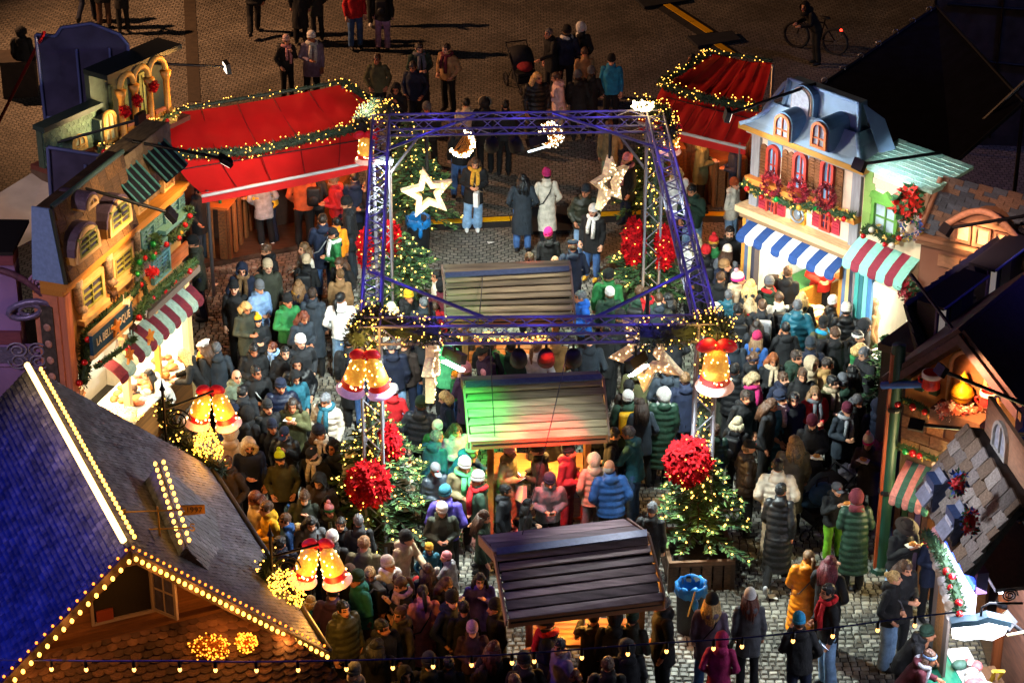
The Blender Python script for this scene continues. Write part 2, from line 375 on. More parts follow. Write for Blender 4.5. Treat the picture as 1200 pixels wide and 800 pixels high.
def garland(label, pts, rad, dens=260, lights=0, baubles='', nm=None, seed=0, bulb=BULB, group=None, br=.013, gold=0):
    rnd = random.Random(seed+len(label)); pts = [Vector(p) for p in pts]; L_ = sum((pts[i+1]-pts[i]).length for i in range(len(pts)-1))
    o = pts[0].copy(); t = thing('garland', label, 'garland', o, 0, group); c = curve(pts, max(4, int(L_/.12))); mb = MB()
    mb.tube([p-o for p in c], rad*.45, 7)
    def at():
        i = rnd.random()*(len(c)-1); k = int(i); return c[k].lerp(c[k+1], i-k)-o, (c[k+1]-c[k]).normalized()
    for _ in range(int(L_*dens*1.5*max(1, rad/.16))):
        p, d = at(); q = Vector((rnd.gauss(0, 1), rnd.gauss(0, 1), rnd.gauss(0, 1))).normalized()
        l_ = min(rad*.8, .1); spray(mb, rnd, p+q*max(rad*.2, rad-l_)*rnd.uniform(.3, 1), q+d*rnd.uniform(-.8, .8), l_*rnd.uniform(.7, 1.15), l_*.13, 0 if rnd.random() < .6 else 1)
    mb.obj('greenery', nm or NEEDLE, t)
    if lights:
        pp = []
        for _ in range(int(L_*lights)):
            p, d = at(); q = Vector((rnd.gauss(0, 1), rnd.gauss(0, 1)-.5, rnd.gauss(0, 1)+.4)).normalized(); pp.append(p+q*rad*rnd.uniform(.75, 1.1))
        bulbs(pp, br, 'fairy_lights', bulb, t)
    for k, ch in enumerate(baubles):
        p = c[int((k+.5)/len(baubles)*(len(c)-1))]-o
        ball(BAUBLE[{'r': 'red', 'g': 'green', 'o': 'gold', 'w': 'white'}[ch]], t, 'bauble', p+Vector((rnd.uniform(-.04, .04), -rad*.8, rnd.uniform(-.06, .02))), rnd.uniform(.045, .06))
    if gold:
        g = MB()
        for _ in range(int(L_*gold)):
            p, d = at(); q = Vector((rnd.gauss(0, 1), rnd.gauss(-.6, 1), rnd.gauss(0, 1))).normalized(); spray(g, rnd, p+q*rad*.5, q+d, rad*.9, rad*.3)
        tag(g.obj('gold_ribbon', M('#d8b25a', .35, .4, .2), t), kind='stuff')
    return t
RED_PETAL = [M('#86060e', .8, 0, .4, 12, 0, 40, .08), M('#b00a14', .8, 0, .35, 12, 0, 40, .08)]
def bouquet(name, label, cat, c, rad, n=260, mats=None, flat=None, lights=0, seed=1, pet=.09, ring=0, group=None):
    rnd = random.Random(seed); c = Vector(c); t = thing(name, label, cat, c, 0, group); mb = MB(); pts = []
    for _ in range(n):
        q = Vector((rnd.gauss(0, 1), rnd.gauss(0, 1), rnd.gauss(0, 1))).normalized(); q = Vector((q.x*rad[0], q.y*rad[1], q.z*rad[2]))*rnd.uniform(.7, 1)
        if ring:
            a = rnd.random()*6.283; q = Vector((math.cos(a)*rad[0], 0, math.sin(a)*rad[2]))+Vector((rnd.gauss(0, .3), rnd.gauss(-.3, .4), rnd.gauss(0, .3)))*ring
            if flat: q = flat @ q
        nrm = Vector((rnd.gauss(0, .5), rnd.gauss(-.5, .5), rnd.gauss(.5, .5)))+q.normalized(); nrm.normalize(); u = nrm.orthogonal().normalized(); w = nrm.cross(u); mi = rnd.randrange(len(mats or RED_PETAL))
        for k in range(4):
            a = k*1.57+rnd.random(); d = u*math.cos(a)+w*math.sin(a); s_ = -u*math.sin(a)+w*math.cos(a); l = pet*rnd.uniform(.7, 1.2)
            mb.poly([q, q+d*l*.5+s_*l*.28+nrm*.012, q+d*l+nrm*.03, q+d*l*.5-s_*l*.28+nrm*.012], mi)
        pts.append(q+nrm*.03)
    if not ring: mb.ell((0, 0, 0), (rad[0]*.72, rad[1]*.72, rad[2]*.72), 10, 8, 0)
    mb.obj('petals', mats or RED_PETAL, t)
    if lights: bulbs(rnd.sample(pts, min(lights, len(pts))), .014, 'fairy_lights', BULB, t)
    return t
def arm_lamp(label, a, b, target, col, watts, head=.2, angle=85, group='black arm floodlights over the facades', boom=.03):
    a = Vector(a); b = Vector(b); t = thing('arm_floodlight', label, 'floodlight', a, 0, group); bk = M('#0c0d12', .5, .3)
    put(rod(bk), 'arm', t, align((0, 0, 0), b-a, boom)); d = (Vector(target)-b).normalized(); q = d.to_track_quat('-Z', 'Y').to_matrix()
    MB().box((b-a)+d*.03, (head*1.3, head, .09), q).obj('lamp_head', bk, t)
    MB().box((b-a)+d*.08, (head*1.1, head*.8, .01), q).obj('lamp_glass', EM('#fff0d8', 3), t)
    lamp('floodlight_beam', 'SPOT', b+d*.12, col, watts, target, .08, angle, .8)
    return t
def text(s, body, size, mat, mtx, parent, name='lettering', depth=.006):
    cu = bpy.data.curves.new('lettering', 'FONT'); cu.body = body; cu.size = size; cu.extrude = depth; cu.align_x = 'CENTER'; cu.align_y = 'CENTER'
    o = bpy.data.objects.new(name, cu); COL.objects.link(o); me = bpy.data.meshes.new_from_object(o.evaluated_get(bpy.context.evaluated_depsgraph_get())); bpy.data.objects.remove(o)
    me.materials.clear(); me.materials.append(mat); return put(me, name, parent, mtx)
FACING = Matrix.Rotation(R(90), 4, 'X')           # lettering that faces local -y
def goods(label, F, u0, u1, y0, y1, z, cols, n, s=.1, group=None, name='bread_pile', cat='food', seed=2):
    rnd = random.Random(seed); t = thing(name, label, cat, F.w((u0+u1)/2, (y0+y1)/2, z), F.rz, group)
    for k in range(n):
        c = (rnd.uniform(u0, u1)-(u0+u1)/2, rnd.uniform(y0, y1)-(y0+y1)/2, rnd.uniform(.02, .1)); r = s*rnd.uniform(.6, 1.1)
        MB().ell(c, (r*1.3, r, r*.7), 10, 6, 0, Matrix.Rotation(rnd.random()*3, 3, 'Z')).obj('piece', M(rnd.choice(cols), .6, 0, .25, 20), t, True)
    return t
def shingles(t, mat, P00, P10, P01, P11, rows, cols, name='shingle', th=.02, limit=300, scallop=True, lift=.03, seed=0, y_cut=None):
    # rows of overlapping shingles over the quad P00 (low left) P10 (low right) P01 (high left) P11; one shared mesh, stretched per piece
    rnd = random.Random(seed); mats = mat if isinstance(mat, (list, tuple)) else [mat]
    protos = []
    for mt in mats:
        if scallop: poly = [(-.49, 1.25), (-.49, .3), (-.36, .1), (-.14, 0), (.14, 0), (.36, .1), (.49, .3), (.49, 1.25)]
        else: poly = [(-.49, 1.2), (-.49, .02), (.49, 0), (.49, 1.2)]
        mb = MB(); n = len(poly); mb.v += [(x, y, .5 if y < .6 else -.6) for x, y in poly]+[(x, y, -.5 if y < .6 else -1.2) for x, y in poly]
        mb.face(range(n)); mb.face([n+k for k in range(n)][::-1])
        for k in range(n): mb.face((k, n+k, n+(k+1) % n, (k+1) % n))
        protos.append(mb)
    meshes = [p.mesh([mt]) for p, mt in zip(protos, mats)]
    items = []
    for r in range(rows):
        for c in range(cols+1):
            f0, f1 = (c-.5*(r % 2))/cols, (c+1-.5*(r % 2))/cols; f0 = max(0, f0); f1 = min(1, f1)
            if f1-f0 < .2/cols: continue
            g0, g1 = r/rows, (r+1)/rows
            lo = lerp(lerp(P00, P10, f0), lerp(P01, P11, f0), g0); lo2 = lerp(lerp(P00, P10, f1), lerp(P01, P11, f1), g0); hi = lerp(lerp(P00, P10, (f0+f1)/2), lerp(P01, P11, (f0+f1)/2), g1)
            mid = (lo+lo2)/2; X = (lo2-lo); Y = hi-mid; Z = X.cross(Y).normalized()
            items.append((mid, X, Y, Z))
    big = MB()
    order = sorted(range(len(items)), key=lambda i: -items[i][1].length/max(1, (t.matrix_basis @ items[i][0]-EYE).length))
    keep = set(order[:limit])
    for i, (mid, X, Y, Z) in enumerate(items):
        Z2 = Z*th*rnd.uniform(.8, 1.6); m = Matrix((X, Y*rnd.uniform(.96, 1.04), Z2)).transposed().to_4x4(); m.translation = mid+Z*(th*.6+rnd.uniform(0, .006)); k = rnd.randrange(len(mats))
        if i in keep: put(meshes[k], name, t, m)
        else:
            j = len(big.v); big.v += [tuple(m @ Vector(v)) for v in protos[k].v]; big.f += [tuple(q+j for q in f) for f in protos[k].f]; big.m += [k]*len(protos[k].f)
    if big.v: tag(big.obj(name, mats, t), kind='stuff')

# ------------------------------------------------------------------ left: the yellow house with its sweet stall
OCHRE = M('#b9803c', .75, 0, .22, 6, .3, 25); CREAM = M('#d8b377', .65, 0, .15, 6, .2, 30); SALMON = M('#c07a62', .7, 0, .15, 5, .2, 30); SLATEW = M('#5b4630', .75, 0, .4, 5, .4, 20, kind='wood')
LIME = M('#8c9248', .6, 0, .1); TEAL = M('#4d7f86', .6, 0, .15); CURT = M('#c9ccd6', .85, 0, .1); NIGHTG = M('#3a3b58', .2, 0, .3, 4, 0, 1, .7); BLUEG = M('#6d93b8', .25, 0, .3, 4)
WHITEP = M('#d8d4c8', .6, 0, .08); DARKW = M('#3b2417', .6, 0, .3, 8, .2, 30, kind='wood'); WOOD = M('#7a4c26', .6, 0, .35, 8, .3, 30, kind='wood'); STEEL = M('#8a8a94', .35, .9, .1)
F1 = Fac('sweet_stall_house', 'ochre facade house with cream dormers over the bright sweet stall on the left', 'house', P(95, 598), P(225, 465))
f = F1; Lw = f.L; CZ = 4.17
f.box('wall', OCHRE, 0, Lw, .0, .5, 2.45, CZ-.1)
f.box('end_post', SALMON, -.03, .16, -.1, .02, .0, CZ-.12); 
# end wall facing the camera: salmon pilaster with two carved strips
MB().bx(-.06, -.002, .02, .46, 0, CZ-.12).obj('end_wall', SALMON, f.t)
for z0, z1 in ((.9, 1.95), (2.1, 3.85)):
    pl = MB().bx(-.085, -.062, .12, .36, z0, z1).obj('carved_panel', M('#4a4542', .6, 0, .3, 14, .5, 20), f.t)
    for k in range(int((z1-z0)/.3)): put(MB().ell((0, 0, 0), (.02, .07, .07), 10, 6).mesh([M('#b58a80', .5)], True), 'rosette', pl, Matrix.Translation((-.09, .24, z0+.17+k*.3)))
# cornice
for k, (y, z0, z1) in enumerate(((-.1, CZ-.1, CZ), (-.17, CZ, CZ+.08), (-.22, CZ+.081, CZ+.14))): f.box('cornice', M('#b07a34', .6, 0, .15), -.08, Lw+.05, y, .3, z0, z1)
# mansard: profile curves inward, with timber shingles in rows
prof = [(-.2, CZ+.141), (-.13, CZ+.5), (-.07, CZ+.95), (-.03, CZ+1.42)]
ux = f.uv(128, 200, -.2)[0]
mb = MB(); ring = [(y, z) for y, z in prof]+[(.26, CZ+1.42), (.26, CZ+.141)]
n = len(ring); mb.v = [(0, y, z) for y, z in ring]+[(Lw*.56, y, z) for y, z in ring]; mb.face(range(n)[::-1]); mb.face([n+k for k in range(n)])
for k in range(n): mb.face((k, (k+1) % n, n+(k+1) % n, n+k))
mb.obj('mansard_roof', M('#4a3626', .8, 0, .3, 6), f.t)
for k in range(3):
    (y0, z0), (y1, z1) = prof[k], prof[k+1]
    shingles(f.t, [SLATEW, M('#6b5030', .75, 0, .35, 5, .4, 20)], Vector((.03, y0, z0)), Vector((Lw*.56, y0, z0)), Vector((.03, y1, z1)), Vector((Lw*.56, y1, z1)), 2, 9, 'shingle', .02, 60, False, seed=k)
put(rod(M('#3f5a58', .5), 8), 'ridge_rail', f.t, align((0, -.02, CZ+1.45), (Lw*.56, -.02, CZ+1.45), .045))
MB().slab([(-.065, -.16, CZ+.145), (-.065, .42, CZ+.145), (-.065, .3, CZ+1.44), (-.065, -.02, CZ+1.44)], .03).obj('end_panel', M('#6f8fc4', .6, 0, .1), f.t)
put(rod(M('#28352f', .6), 8), 'edge_trim', f.t, align((-.08, -.18, CZ+.15), (-.08, -.04, CZ+1.44), .035))
def dormer(bl, tr, small=False):
    u0, u1, z0, z1 = f.rect(bl, tr, .3); w = u1-u0; r = w/2; zc = z1-r
    pts = [(u0, z0), (u1, z0)]+[((u0+u1)/2+r*math.cos(R(a)), zc+r*math.sin(R(a))) for a in range(0, 181, 18)]
    mb = MB(); mb.prism(pts, -.3, .2); d = mb.obj('dormer', M('#c59a56', .6, 0, .12), f.t)
    MB().prism([((u0+u1)/2+(r+.03)*math.cos(R(a)), zc+(r+.03)*math.sin(R(a))) for a in range(0, 181, 18)], -.32, .22).obj('dormer_roof', M('#54465a', .6, 0, .2), d)
    return u0, u1, z0, z1
for bl, tr in (((88, 312), (113, 252)), ((126, 281), (150, 220))):
    u0, u1, z0, z1 = dormer(bl, tr); k = .1*(u1-u0)+.03
    f.window(u0+.02, u1-.02, z0+.02, z1-.02, CREAM, True, y=-.305, fw=.08, glass=M('#c9a468', .6), depth=.05, nx=1, nz=1)
    f.window(u0+.1, u1-.1, z0+.08, z0+(z1-z0)*.76, LIME, False, 2, 3, -.32, .035, NIGHTG, .04, curtain=CURT)
u0, u1, z0, z1 = dormer((100, 249), (112, 222)); f.window(u0+.02, u1-.02, z0+.02, z1-.02, CREAM, True, y=-.305, fw=.06, glass=NIGHTG, depth=.05)
for bl, tr in (((92, 374), (117, 312)), ((130, 334), (152, 281))):
    u0, u1, z0, z1 = f.rect(bl, tr)
    f.window(u0, u1, z0, z1, CREAM, y=-.002, fw=.09, glass=OCHRE, depth=.07, nx=1, nz=1); f.window(u0+.08, u1-.08, z0+.09, z1-.07, LIME, False, 2, 3, -.03, .03, NIGHTG, .05, curtain=CURT)
    f.box('sill', CREAM, u0-.05, u1+.05, -.14, -.003, z0-.09, z0-.002)
# right half: plaster storey with lean-to canopies, teal windows and shutters
f.box('upper_wall', M('#8b7a5c', .8, 0, .25, 8, .5, 14), Lw*.565, Lw-.02, .05, .5, CZ+.142, CZ+1.25)
shingles(f.t, [M('#86785c', .8, 0, .2, 8, .3), M('#75684e', .8, 0, .2, 8, .3)], Vector((Lw*.57, .045, CZ+.15)), Vector((Lw-.03, .045, CZ+.15)), Vector((Lw*.57, .045, CZ+1.24)), Vector((Lw-.03, .045, CZ+1.24)), 9, 14, 'wall_tile', .012, 130, True, seed=5)
for (bl, tr), (wl, wr) in ((((158, 240), (176, 196)), ((160, 254), (168, 226))), (((190, 203), (211, 158)), ((190, 226), (199, 204)))):
    u0, u1, z0, z1 = f.rect(bl, tr, .3); u1 = u0+.75; z0 = CZ+.62
    mb = MB(); q = [(u0, -.4, z0), (u1, -.4, z0), (u1, .04, z0+.42), (u0, .04, z0+.42)]; mb.slab(q, .05); c = mb.obj('lean_to', M('#20262e', .5, .2), f.t)
    for k in range(5): put(rod(M('#3e7f86', .5), 6), 'batten', c, align(Vector(q[0]).lerp(Vector(q[1]), k/4)+Vector((0, 0, .02)), Vector(q[3]).lerp(Vector(q[2]), k/4)+Vector((0, 0, .02)), .022))
    a, b, z2, z3 = f.rect(wl, wr); f.window(a, b+.08, z2, z3, CREAM, y=.035, fw=.05, glass=BLUEG, depth=.08, nz=3)
for bl, tr in (((163, 294), (177, 258)), ((190, 262), (206, 224))):
    u0, u1, z0, z1 = f.rect(bl, tr); f.window(u0, u1, z0, z1, TEAL, y=-.003, fw=.05, glass=BLUEG, nx=2, nz=3, curtain=CURT)
    for a, b in ((u0-.26, u0-.02), (u1+.02, u1+.26)): f.shutter(a, b, z0, z1, TEAL, y=-.003)
    f.box('sill', TEAL, u0-.26, u1+.26, -.2, -.003, z0-.08, z0-.004)
    f.box('stone_band', M('#7a6a5e', .8, 0, .3, 10, .5, 20), u0-.25, u1+.25, -.03, -.001, z0-.5, z0-.085)
u0, u1, z0, z1 = f.rect((177, 334), (195, 288)); f.window(u0, u1, z0, z1, TEAL, y=-.003, fw=.05, glass=BLUEG, nx=3, nz=5)
u0, u1, z0, z1 = f.rect((197, 317), (217, 282)); f.box('board_door', M('#8a4a24', .6, 0, .3, 6, .3, 20, kind='wood'), u0, u1, -.05, -.003, z0, z1)
f.box('balcony_ledge', M('#6b5d52', .8, 0, .2), 2.2, Lw, -.35, -.003, 2.62, 2.74)
# stall: roof slab, posts, counter, bright inside
f.box('stall_back', WHITEP, .1, Lw-.02, 1.7, 1.8, 0, 2.4); f.box('stall_ceiling', WHITEP, -.0, Lw-.01, .501, 1.8, 2.401, 2.5)
f.box('stall_side', WHITEP, .05, .15, .03, 1.69, 0, 2.4); f.box('stall_side', WHITEP, Lw-.1, Lw-.02, .03, 1.69, 0, 2.4)
f.box('post', CREAM, Lw-.16, Lw+.02, -.1, .02, 0, 2.44); f.box('post', CREAM, 1.75, 1.87, -.1, .02, .98, 2.44); f.box('post', M('#b98a3c', .5), 2.95, 3.03, -.08, .02, .98, 2.44)
f.box('counter_front', M('#8b5a2b', .6, 0, .3, 6, kind='wood'), .17, Lw-.17, -.12, -.02, 0, .94); f.box('counter_top', WHITEP, .17, Lw-.17, -.3, .6, .941, .98)
for u in (.5, 2.2, 3.4): f.box('light_tube', EM('#fff0d2', 22, sample=True), u, u+.7, .5, .56, 2.3, 2.36)
for z in (1.35, 1.7): f.box('shelf', CREAM, 2.0, Lw-.12, 1.35, 1.69, z, z+.03)
rnd = random.Random(5)
for k in range(26):
    z = (1.38, 1.73)[k % 2]; f.box('box_of_sweets', M(rnd.choice(('#c8414b', '#e2b04a', '#d9cfc0', '#7fae6a', '#e88fa0')), .5), 2.05+k//2*.15, 2.17+k//2*.15, 1.4, 1.6, z+.001, z+rnd.uniform(.1, .22))
goods('white mounds of spun sugar on the counter of the left stall', f, .3, 1.6, -.2, .4, .99, ('#f2e2c4', '#ead2a0', '#f6efdd'), 34, .17, name='spun_sugar', cat='sweets')
goods('row of pastries behind the glass of the left sweet stall', f, 1.9, 3.9, -.15, .4, .99, ('#c98a4b', '#e7d3a8', '#b5633a', '#e9b7b0'), 40, .09, name='pastries')
f.awning(1.75, Lw+.05, 2.36, 2.1, .34, (M('#5a0f20', .8), M('#7d9488', .8)), 11, val=.09)
f.awning(1.15, 1.72, 2.2, 1.98, .3, (M('#5a0f20', .8), M('#7d9488', .8)), 2, val=.08)
lamp('stall_light', 'AREA', f.w(1.0, .45, 2.2), '#ffdca0', 100, f.w(1.0, -.4, .8), 1.0); lamp('stall_light', 'AREA', f.w(3.0, .45, 2.25), '#ffdca8', 110, f.w(3.0, -1.0, .8), 1.2)
# name board
u0, u1, z0, z1 = f.rect((108, 416), (153, 360), .42)
zb0 = f.uv(108, 417, .42)[1]; zt0 = f.uv(108, 391, .42)[1]
sg = thing('shop_sign', 'dark blue name board with white letters and orange star above the sweet stall', 'sign', f.w(u0, -.42, zb0), f.rz)
MB().bx(0, u1-u0, -.03, .03, 0, zt0-zb0).obj('board', M('#16415f', .5, 0, .1), sg)
for a in ((-.02, u1-u0+.02, -.045, .035, zt0-zb0, zt0-zb0+.05), (-.02, u1-u0+.02, -.045, .035, -.05, 0)): pbox('moulding', sg, CREAM, *a)
text(None, 'LA BELLE EPOQUE', (zt0-zb0)*.52, M('#d9d2bd', .5, 0, .05), Matrix.Translation(((u1-u0)/2, -.04, (zt0-zb0)*.5)) @ FACING @ Matrix.Diagonal((.72*(u1-u0)/1.35, 1, 1, 1)), sg)
def star_poly(r, k=.42, n=5, a0=90): return [((r if i % 2 == 0 else r*k)*math.cos(R(a0+i*180/n)), (r if i % 2 == 0 else r*k)*math.sin(R(a0+i*180/n))) for i in range(2*n)]
ORST = M('#c87a24', .5, 0, .15)
def flat_star(label, loc, r, rz, mat=ORST, group='orange wooden stars on the sweet stall'):
    t = MB().prism(star_poly(r), -.02, .02).obj('wooden_star', mat); t.location = loc; t.rotation_euler = (0, 0, rz); return tag(t, label, 'star', group)
flat_star('orange star fixed to the middle of the blue name board', f.w((u0+u1)/2+.02, -.5, (zb0+zt0)/2), .17, f.rz)
a, z = f.uv(173, 394, .5); flat_star('orange star hanging below the striped awning of the sweet stall', f.w(a, -.55, z), .15, f.rz)
a, z = f.uv(152, 417, .5); flat_star('orange star hanging at the left awning beside the sugar mounds', f.w(a, -.5, z), .15, f.rz)
# garlands on the house
G = lambda pts, off=.25: [f.w(f.uv(x, y, off)[0], -off, f.uv(x, y, off)[1]) for x, y in pts]
lamp('facade_wash', 'SPOT', f.w(1.2, -2.6, CZ+1.9), '#ffd4a0', 260, f.w(1.9, 0, CZ+.2), .1, 75, .9)
garland('thick fir garland framing the blue name board on its left', G([(97, 450), (100, 420), (102, 394), (122, 374), (150, 348)], .15), .17, 420, 0, 'rrrrr', seed=1)
garland('fir garland running below the blue name board', G([(112, 430), (140, 410), (158, 396)], .2), .09, 420, 0, 'rr', seed=2)
garland('fir garland hanging beside the teal balcony window with red baubles', G([(160, 318), (166, 300), (176, 300), (184, 288), (181, 276)], .2), .16, 420, 0, 'ggrgrg', seed=3)
garland('long fir garland over the striped awning of the sweet stall', G([(160, 372), (170, 356), (190, 338), (208, 322), (228, 306)], .5), .15, 420, 0, 'rrrrrr', seed=4)
garland('fir garland climbing the right edge of the ochre house', G([(197, 280), (210, 274), (220, 255), (222, 246)], .2), .15, 420, 0, 'rrorr', seed=6)
garland('fir garland between name board and striped awning holding toy reindeer', G([(150, 352), (158, 342), (166, 330), (172, 352), (166, 372)], .2), .1, 420, 0, 'rrr', seed=7)
p = G([(178, 319)], .3)[0]; bouquet('ribbon_bow', 'bright red bow on the garland beside the teal balcony window', 'bow', p, (.1, .05, .08), 30, [M('#e0242c', .4)], pet=.07)
# stockings on the wall, toy reindeer and sleds in the garland
for i, (x, y, lab) in enumerate(((89, 350, 'knitted stocking hanging left of the lower lime framed window'), (124, 318, 'knitted stocking hanging between the two lime framed windows'), (157, 285, 'knitted stocking hanging right of the lime framed windows'))):
    u, z = f.uv(x, y-18, .05); t = thing('stocking', lab, 'stocking', f.w(u, -.06, z), f.rz, 'stockings on the ochre house')
    MB().tube([(0, 0, 0), (0, -.01, -.4)], [.085, .075], 10).tube([(0, -.01, -.4), (.03, -.02, -.5), (.14, -.04, -.53)], [.075, .085, .06], 10).obj('sock', M('#a8937c', .9, 0, .35, 25, .4), t, True)
    MB().lathe([(.1, -.05), (.105, .06)], 12).obj('cuff', M('#c8b8a0', .95, 0, .2, 40, .6), t)
def reindeer(label, loc, rz, mat, s=1):
    t = thing('toy_reindeer', label, 'toy', loc, rz, 'toy reindeer in the garlands'); mb = MB()
    mb.ell((0, 0, .16), (.17, .08, .09), 10, 7); mb.cap((.13, 0, .2), (.2, 0, .32), .05, .04, 8); mb.ell((.25, 0, .34), (.08, .04, .045), 8, 6)
    for x in (-.11, .1):
        for y in (-.05, .05): mb.cap((x, y, .12), (x, y, -.06), .03, .02, 6)
    for y in (-1, 1): mb.tube([(.2, y*.03, .38), (.16, y*.1, .48), (.2, y*.14, .56)], .012, 4).tube([(.16, y*.1, .48), (.1, y*.13, .52)], .01, 4)
    mb.obj('body', mat, t, True); t.scale = (s, s, s)
BRN = M('#4a3020', .8, 0, .3, 10)
for x, y, lab in ((134, 350, 'brown toy reindeer above the blue name board'), (156, 388, 'brown toy reindeer at the right end of the name board')): reindeer(lab, G([(x, y)], .4)[0], f.rz+3.1, BRN, .55)
def sled(label, loc, rz):
    t = thing('toy_sled', label, 'toy', loc, rz, 'white toy sleds in the garlands')
    for y in (-.09, .09): put(rod(WHITEP, 6), 'runner', t, align((-.2, y, 0), (.2, y, 0), .014)); put(rod(WHITEP, 6), 'strut', t, align((.2, y, 0), (.26, y, .16), .014))
    for k in range(3): pbox('slat', t, WHITEP, -.17, .17, -.09+k*.065, -.04+k*.065, .05, .07)
    return t
for x, y, lab in ((148, 356, 'white toy sled above the right end of the name board'), (168, 368, 'white toy sled standing upright beside the striped awning'), (140, 404, 'white toy sled below the blue name board')): sled(lab, G([(x, y)], .45)[0], f.rz+.4).scale = (.6,)*3
arm_lamp('arm floodlight in front of the second cream dormer', f.w(.95, .1, CZ+1.4), f.w(1.75, -1.2, CZ+.75), f.w(1.3, 0, 3.9), '#ffb868', 150, .22)
arm_lamp('arm floodlight reaching out over the red tent from the ochre house', f.w(3.1, .2, CZ+1.3), f.w(4.1, -1.05, CZ+.75), f.w(3.4, 0, 3.2), '#ffbc70', 110, .22)

# ------------------------------------------------------------------ scenery panel behind the mansard, in violet light
def panel_wall(name, label, pts, depth, mat, frame, battens, cat='panel'):
    p0 = Vector(pts[0]); d = (Vector(pts[1])-p0); d.z = 0; rz = math.atan2(d.y, d.x); t = thing(name, label, cat, (p0.x, p0.y, 0), rz); inv = (Matrix.Translation((p0.x, p0.y, 0)) @ Matrix.Rotation(rz, 4, 'Z')).inverted()
    q = [inv @ Vector(p) for p in pts]; poly = [(v.x, v.z) for v in q]
    MB().prism(poly, 0, depth).obj('sheet', mat, t); n = len(poly)
    for i in range(n):
        a, b = poly[i], poly[(i+1) % n]; put(rod(frame, 6), 'frame_rail', t, align((a[0], -.03, a[1]), (b[0], -.03, b[1]), .035))
    for (a, b) in battens: put(rod(frame, 6), 'batten', t, align((poly[0][0]+a[0]*(poly[1][0]-poly[0][0]), -.035, a[1]), (poly[0][0]+b[0]*(poly[1][0]-poly[0][0]), -.035, b[1]), .03))
    return t, q
VIO = M('#4a4560', .75, 0, .25, 2.5, .2, 10); VIOF = M('#6670a0', .5, .2, .1)
c0 = Vector((-7, 38.9, 0)); zl = lambda x, y: onplane(x, y, c0, Vector((.12, -1, 0)).normalized())
a, b, c, d = zl(54, 250), zl(168, 262), zl(165, 189), zl(56, 172); a.z = b.z = .05
panel_wall('scenery_panel', 'violet grey plywood panel in a steel frame behind the ochre roof', [a, b, c, d], .06, VIO, VIOF, [((.45, .1), (.45, c.z)), ((.86, .1), (.86, c.z)), ((0, 3.3), (1, 3.2))])

# ------------------------------------------------------------------ left: purple carved front nearer the camera
E0 = f.w(-.1, .7, 0); dl = Vector((-1, .03, 0)).normalized()
F0 = Fac('purple_facade', 'purple painted facade with carved scrolls left of the ochre house', 'facade', E0+dl*3.2, E0)
PUR = M('#7b6296', .7, 0, .2, 3, .25, 20); PURD = M('#4d3a63', .7, 0, .25, 5, .3, 20); PURR = M('#6b3848', .7, 0, .2)
g = F0; zt = g.uv(50, 309)[1]; zb = g.uv(40, 395)[1]
g.box('wall', PUR, 0, g.L-.02, .0, .3, 0, zt); g.box('top_band', PURR, 0, g.L-.01, -.08, .3, zt+.001, zt+.16); g.box('cap', M('#151218', .7), 0, g.L-.01, -.05, 1.2, zt+.161, zt+.22)
g.box('middle_band', PURR, 0, g.L-.021, -.08, -.001, zb-.1, zb+.12)
uc = g.uv(-18, 380)[0]; zr = zb+.12
put(MB().tube([(1.25*math.cos(R(a_)), -.03, 1.15*math.sin(R(a_))) for a_ in range(0, 181, 9)], .06, 8).mesh([M('#5c3a50', .6, 0, .3, 12)], True), 'arch_moulding', g.t, Matrix.Translation((uc, 0, zr)))
put(MB().tube([(.42*(1-k/26)*math.cos(k*.5)+.2, -.05, .16*math.sin(k*.5)*(1-k/40)) for k in range(24)], [.03+.03*(1-k/24) for k in range(24)], 8).mesh([M('#6a648c', .4, .3)], True), 'scroll_ornament', g.t, Matrix.Translation((uc+.55, -.02, zr+.35)) @ Matrix.Rotation(R(-14), 4, 'Y'))
put(MB().tube([(.17*(1-k/44)*math.cos(k*.42), -.03, .17*(1-k/44)*math.sin(k*.42)) for k in range(40)], .028, 6).mesh([M('#8a6a94', .5)], True), 'spiral_boss', g.t, Matrix.Translation((g.uv(45, 331)[0], 0, g.uv(45, 331)[1])))
u0, u1, z0, z1 = g.rect((-20, 420), (38, 388)); u1 = g.uv(38, 400)[0]; z1 = zb-.16; z0 = g.uv(30, 423)[1]
g.box('door_frame', PUR, u0-.1, u1+.1, -.05, -.001, z0-.08, z1+.04); g.box('carved_panel', M('#55516e', .6, 0, .3, 10, .8, 14), u0, u1, -.075, -.051, z0, z1)
for k in range(2):
    for sg_ in (-1, 1):
        put(MB().tube([(sg_*(.18*(1-j/34)*math.cos(j*.45)+.16), 0, .15*(1-j/34)*math.sin(j*.45)*(1 if k else -1)+(.1 if k else -.1)) for j in range(26)], .016, 5).mesh([M('#7d7a96', .5, .2)], True), 'scroll_ornament', g.t, Matrix.Translation(((u0+u1)/2+.35, -.085, (z0+z1)/2)))
for k in range(9): g.box('rusticated_block', PUR, u1+.16, g.L-.06, -.045, -.002, zb-.16-(k+1)*.24, zb-.19-k*.24)
# pale canvas roof behind the purple front
q = [P(-40, 250, 2.9), P(58, 190, 2.9), P(62, 268, 2.6), P(20, 290, 2.5), P(-40, 300, 2.5)]
t = thing('canvas_roof', 'pale beige canvas tent roof behind the purple facade', 'tent', (q[0].x, q[0].y, 0)); MB().slab([p-Vector((q[0].x, q[0].y, 0)) for p in reversed(q)], .05).obj('canvas', M('#b7a494', .85, 0, .12, 2), t)
for p in (q[0], q[2], q[4]): put(rod(STEEL), 'pole', t, align(Vector((p.x-q[0].x, p.y-q[0].y, 0)), p-Vector((q[0].x, q[0].y, .05)), .04))

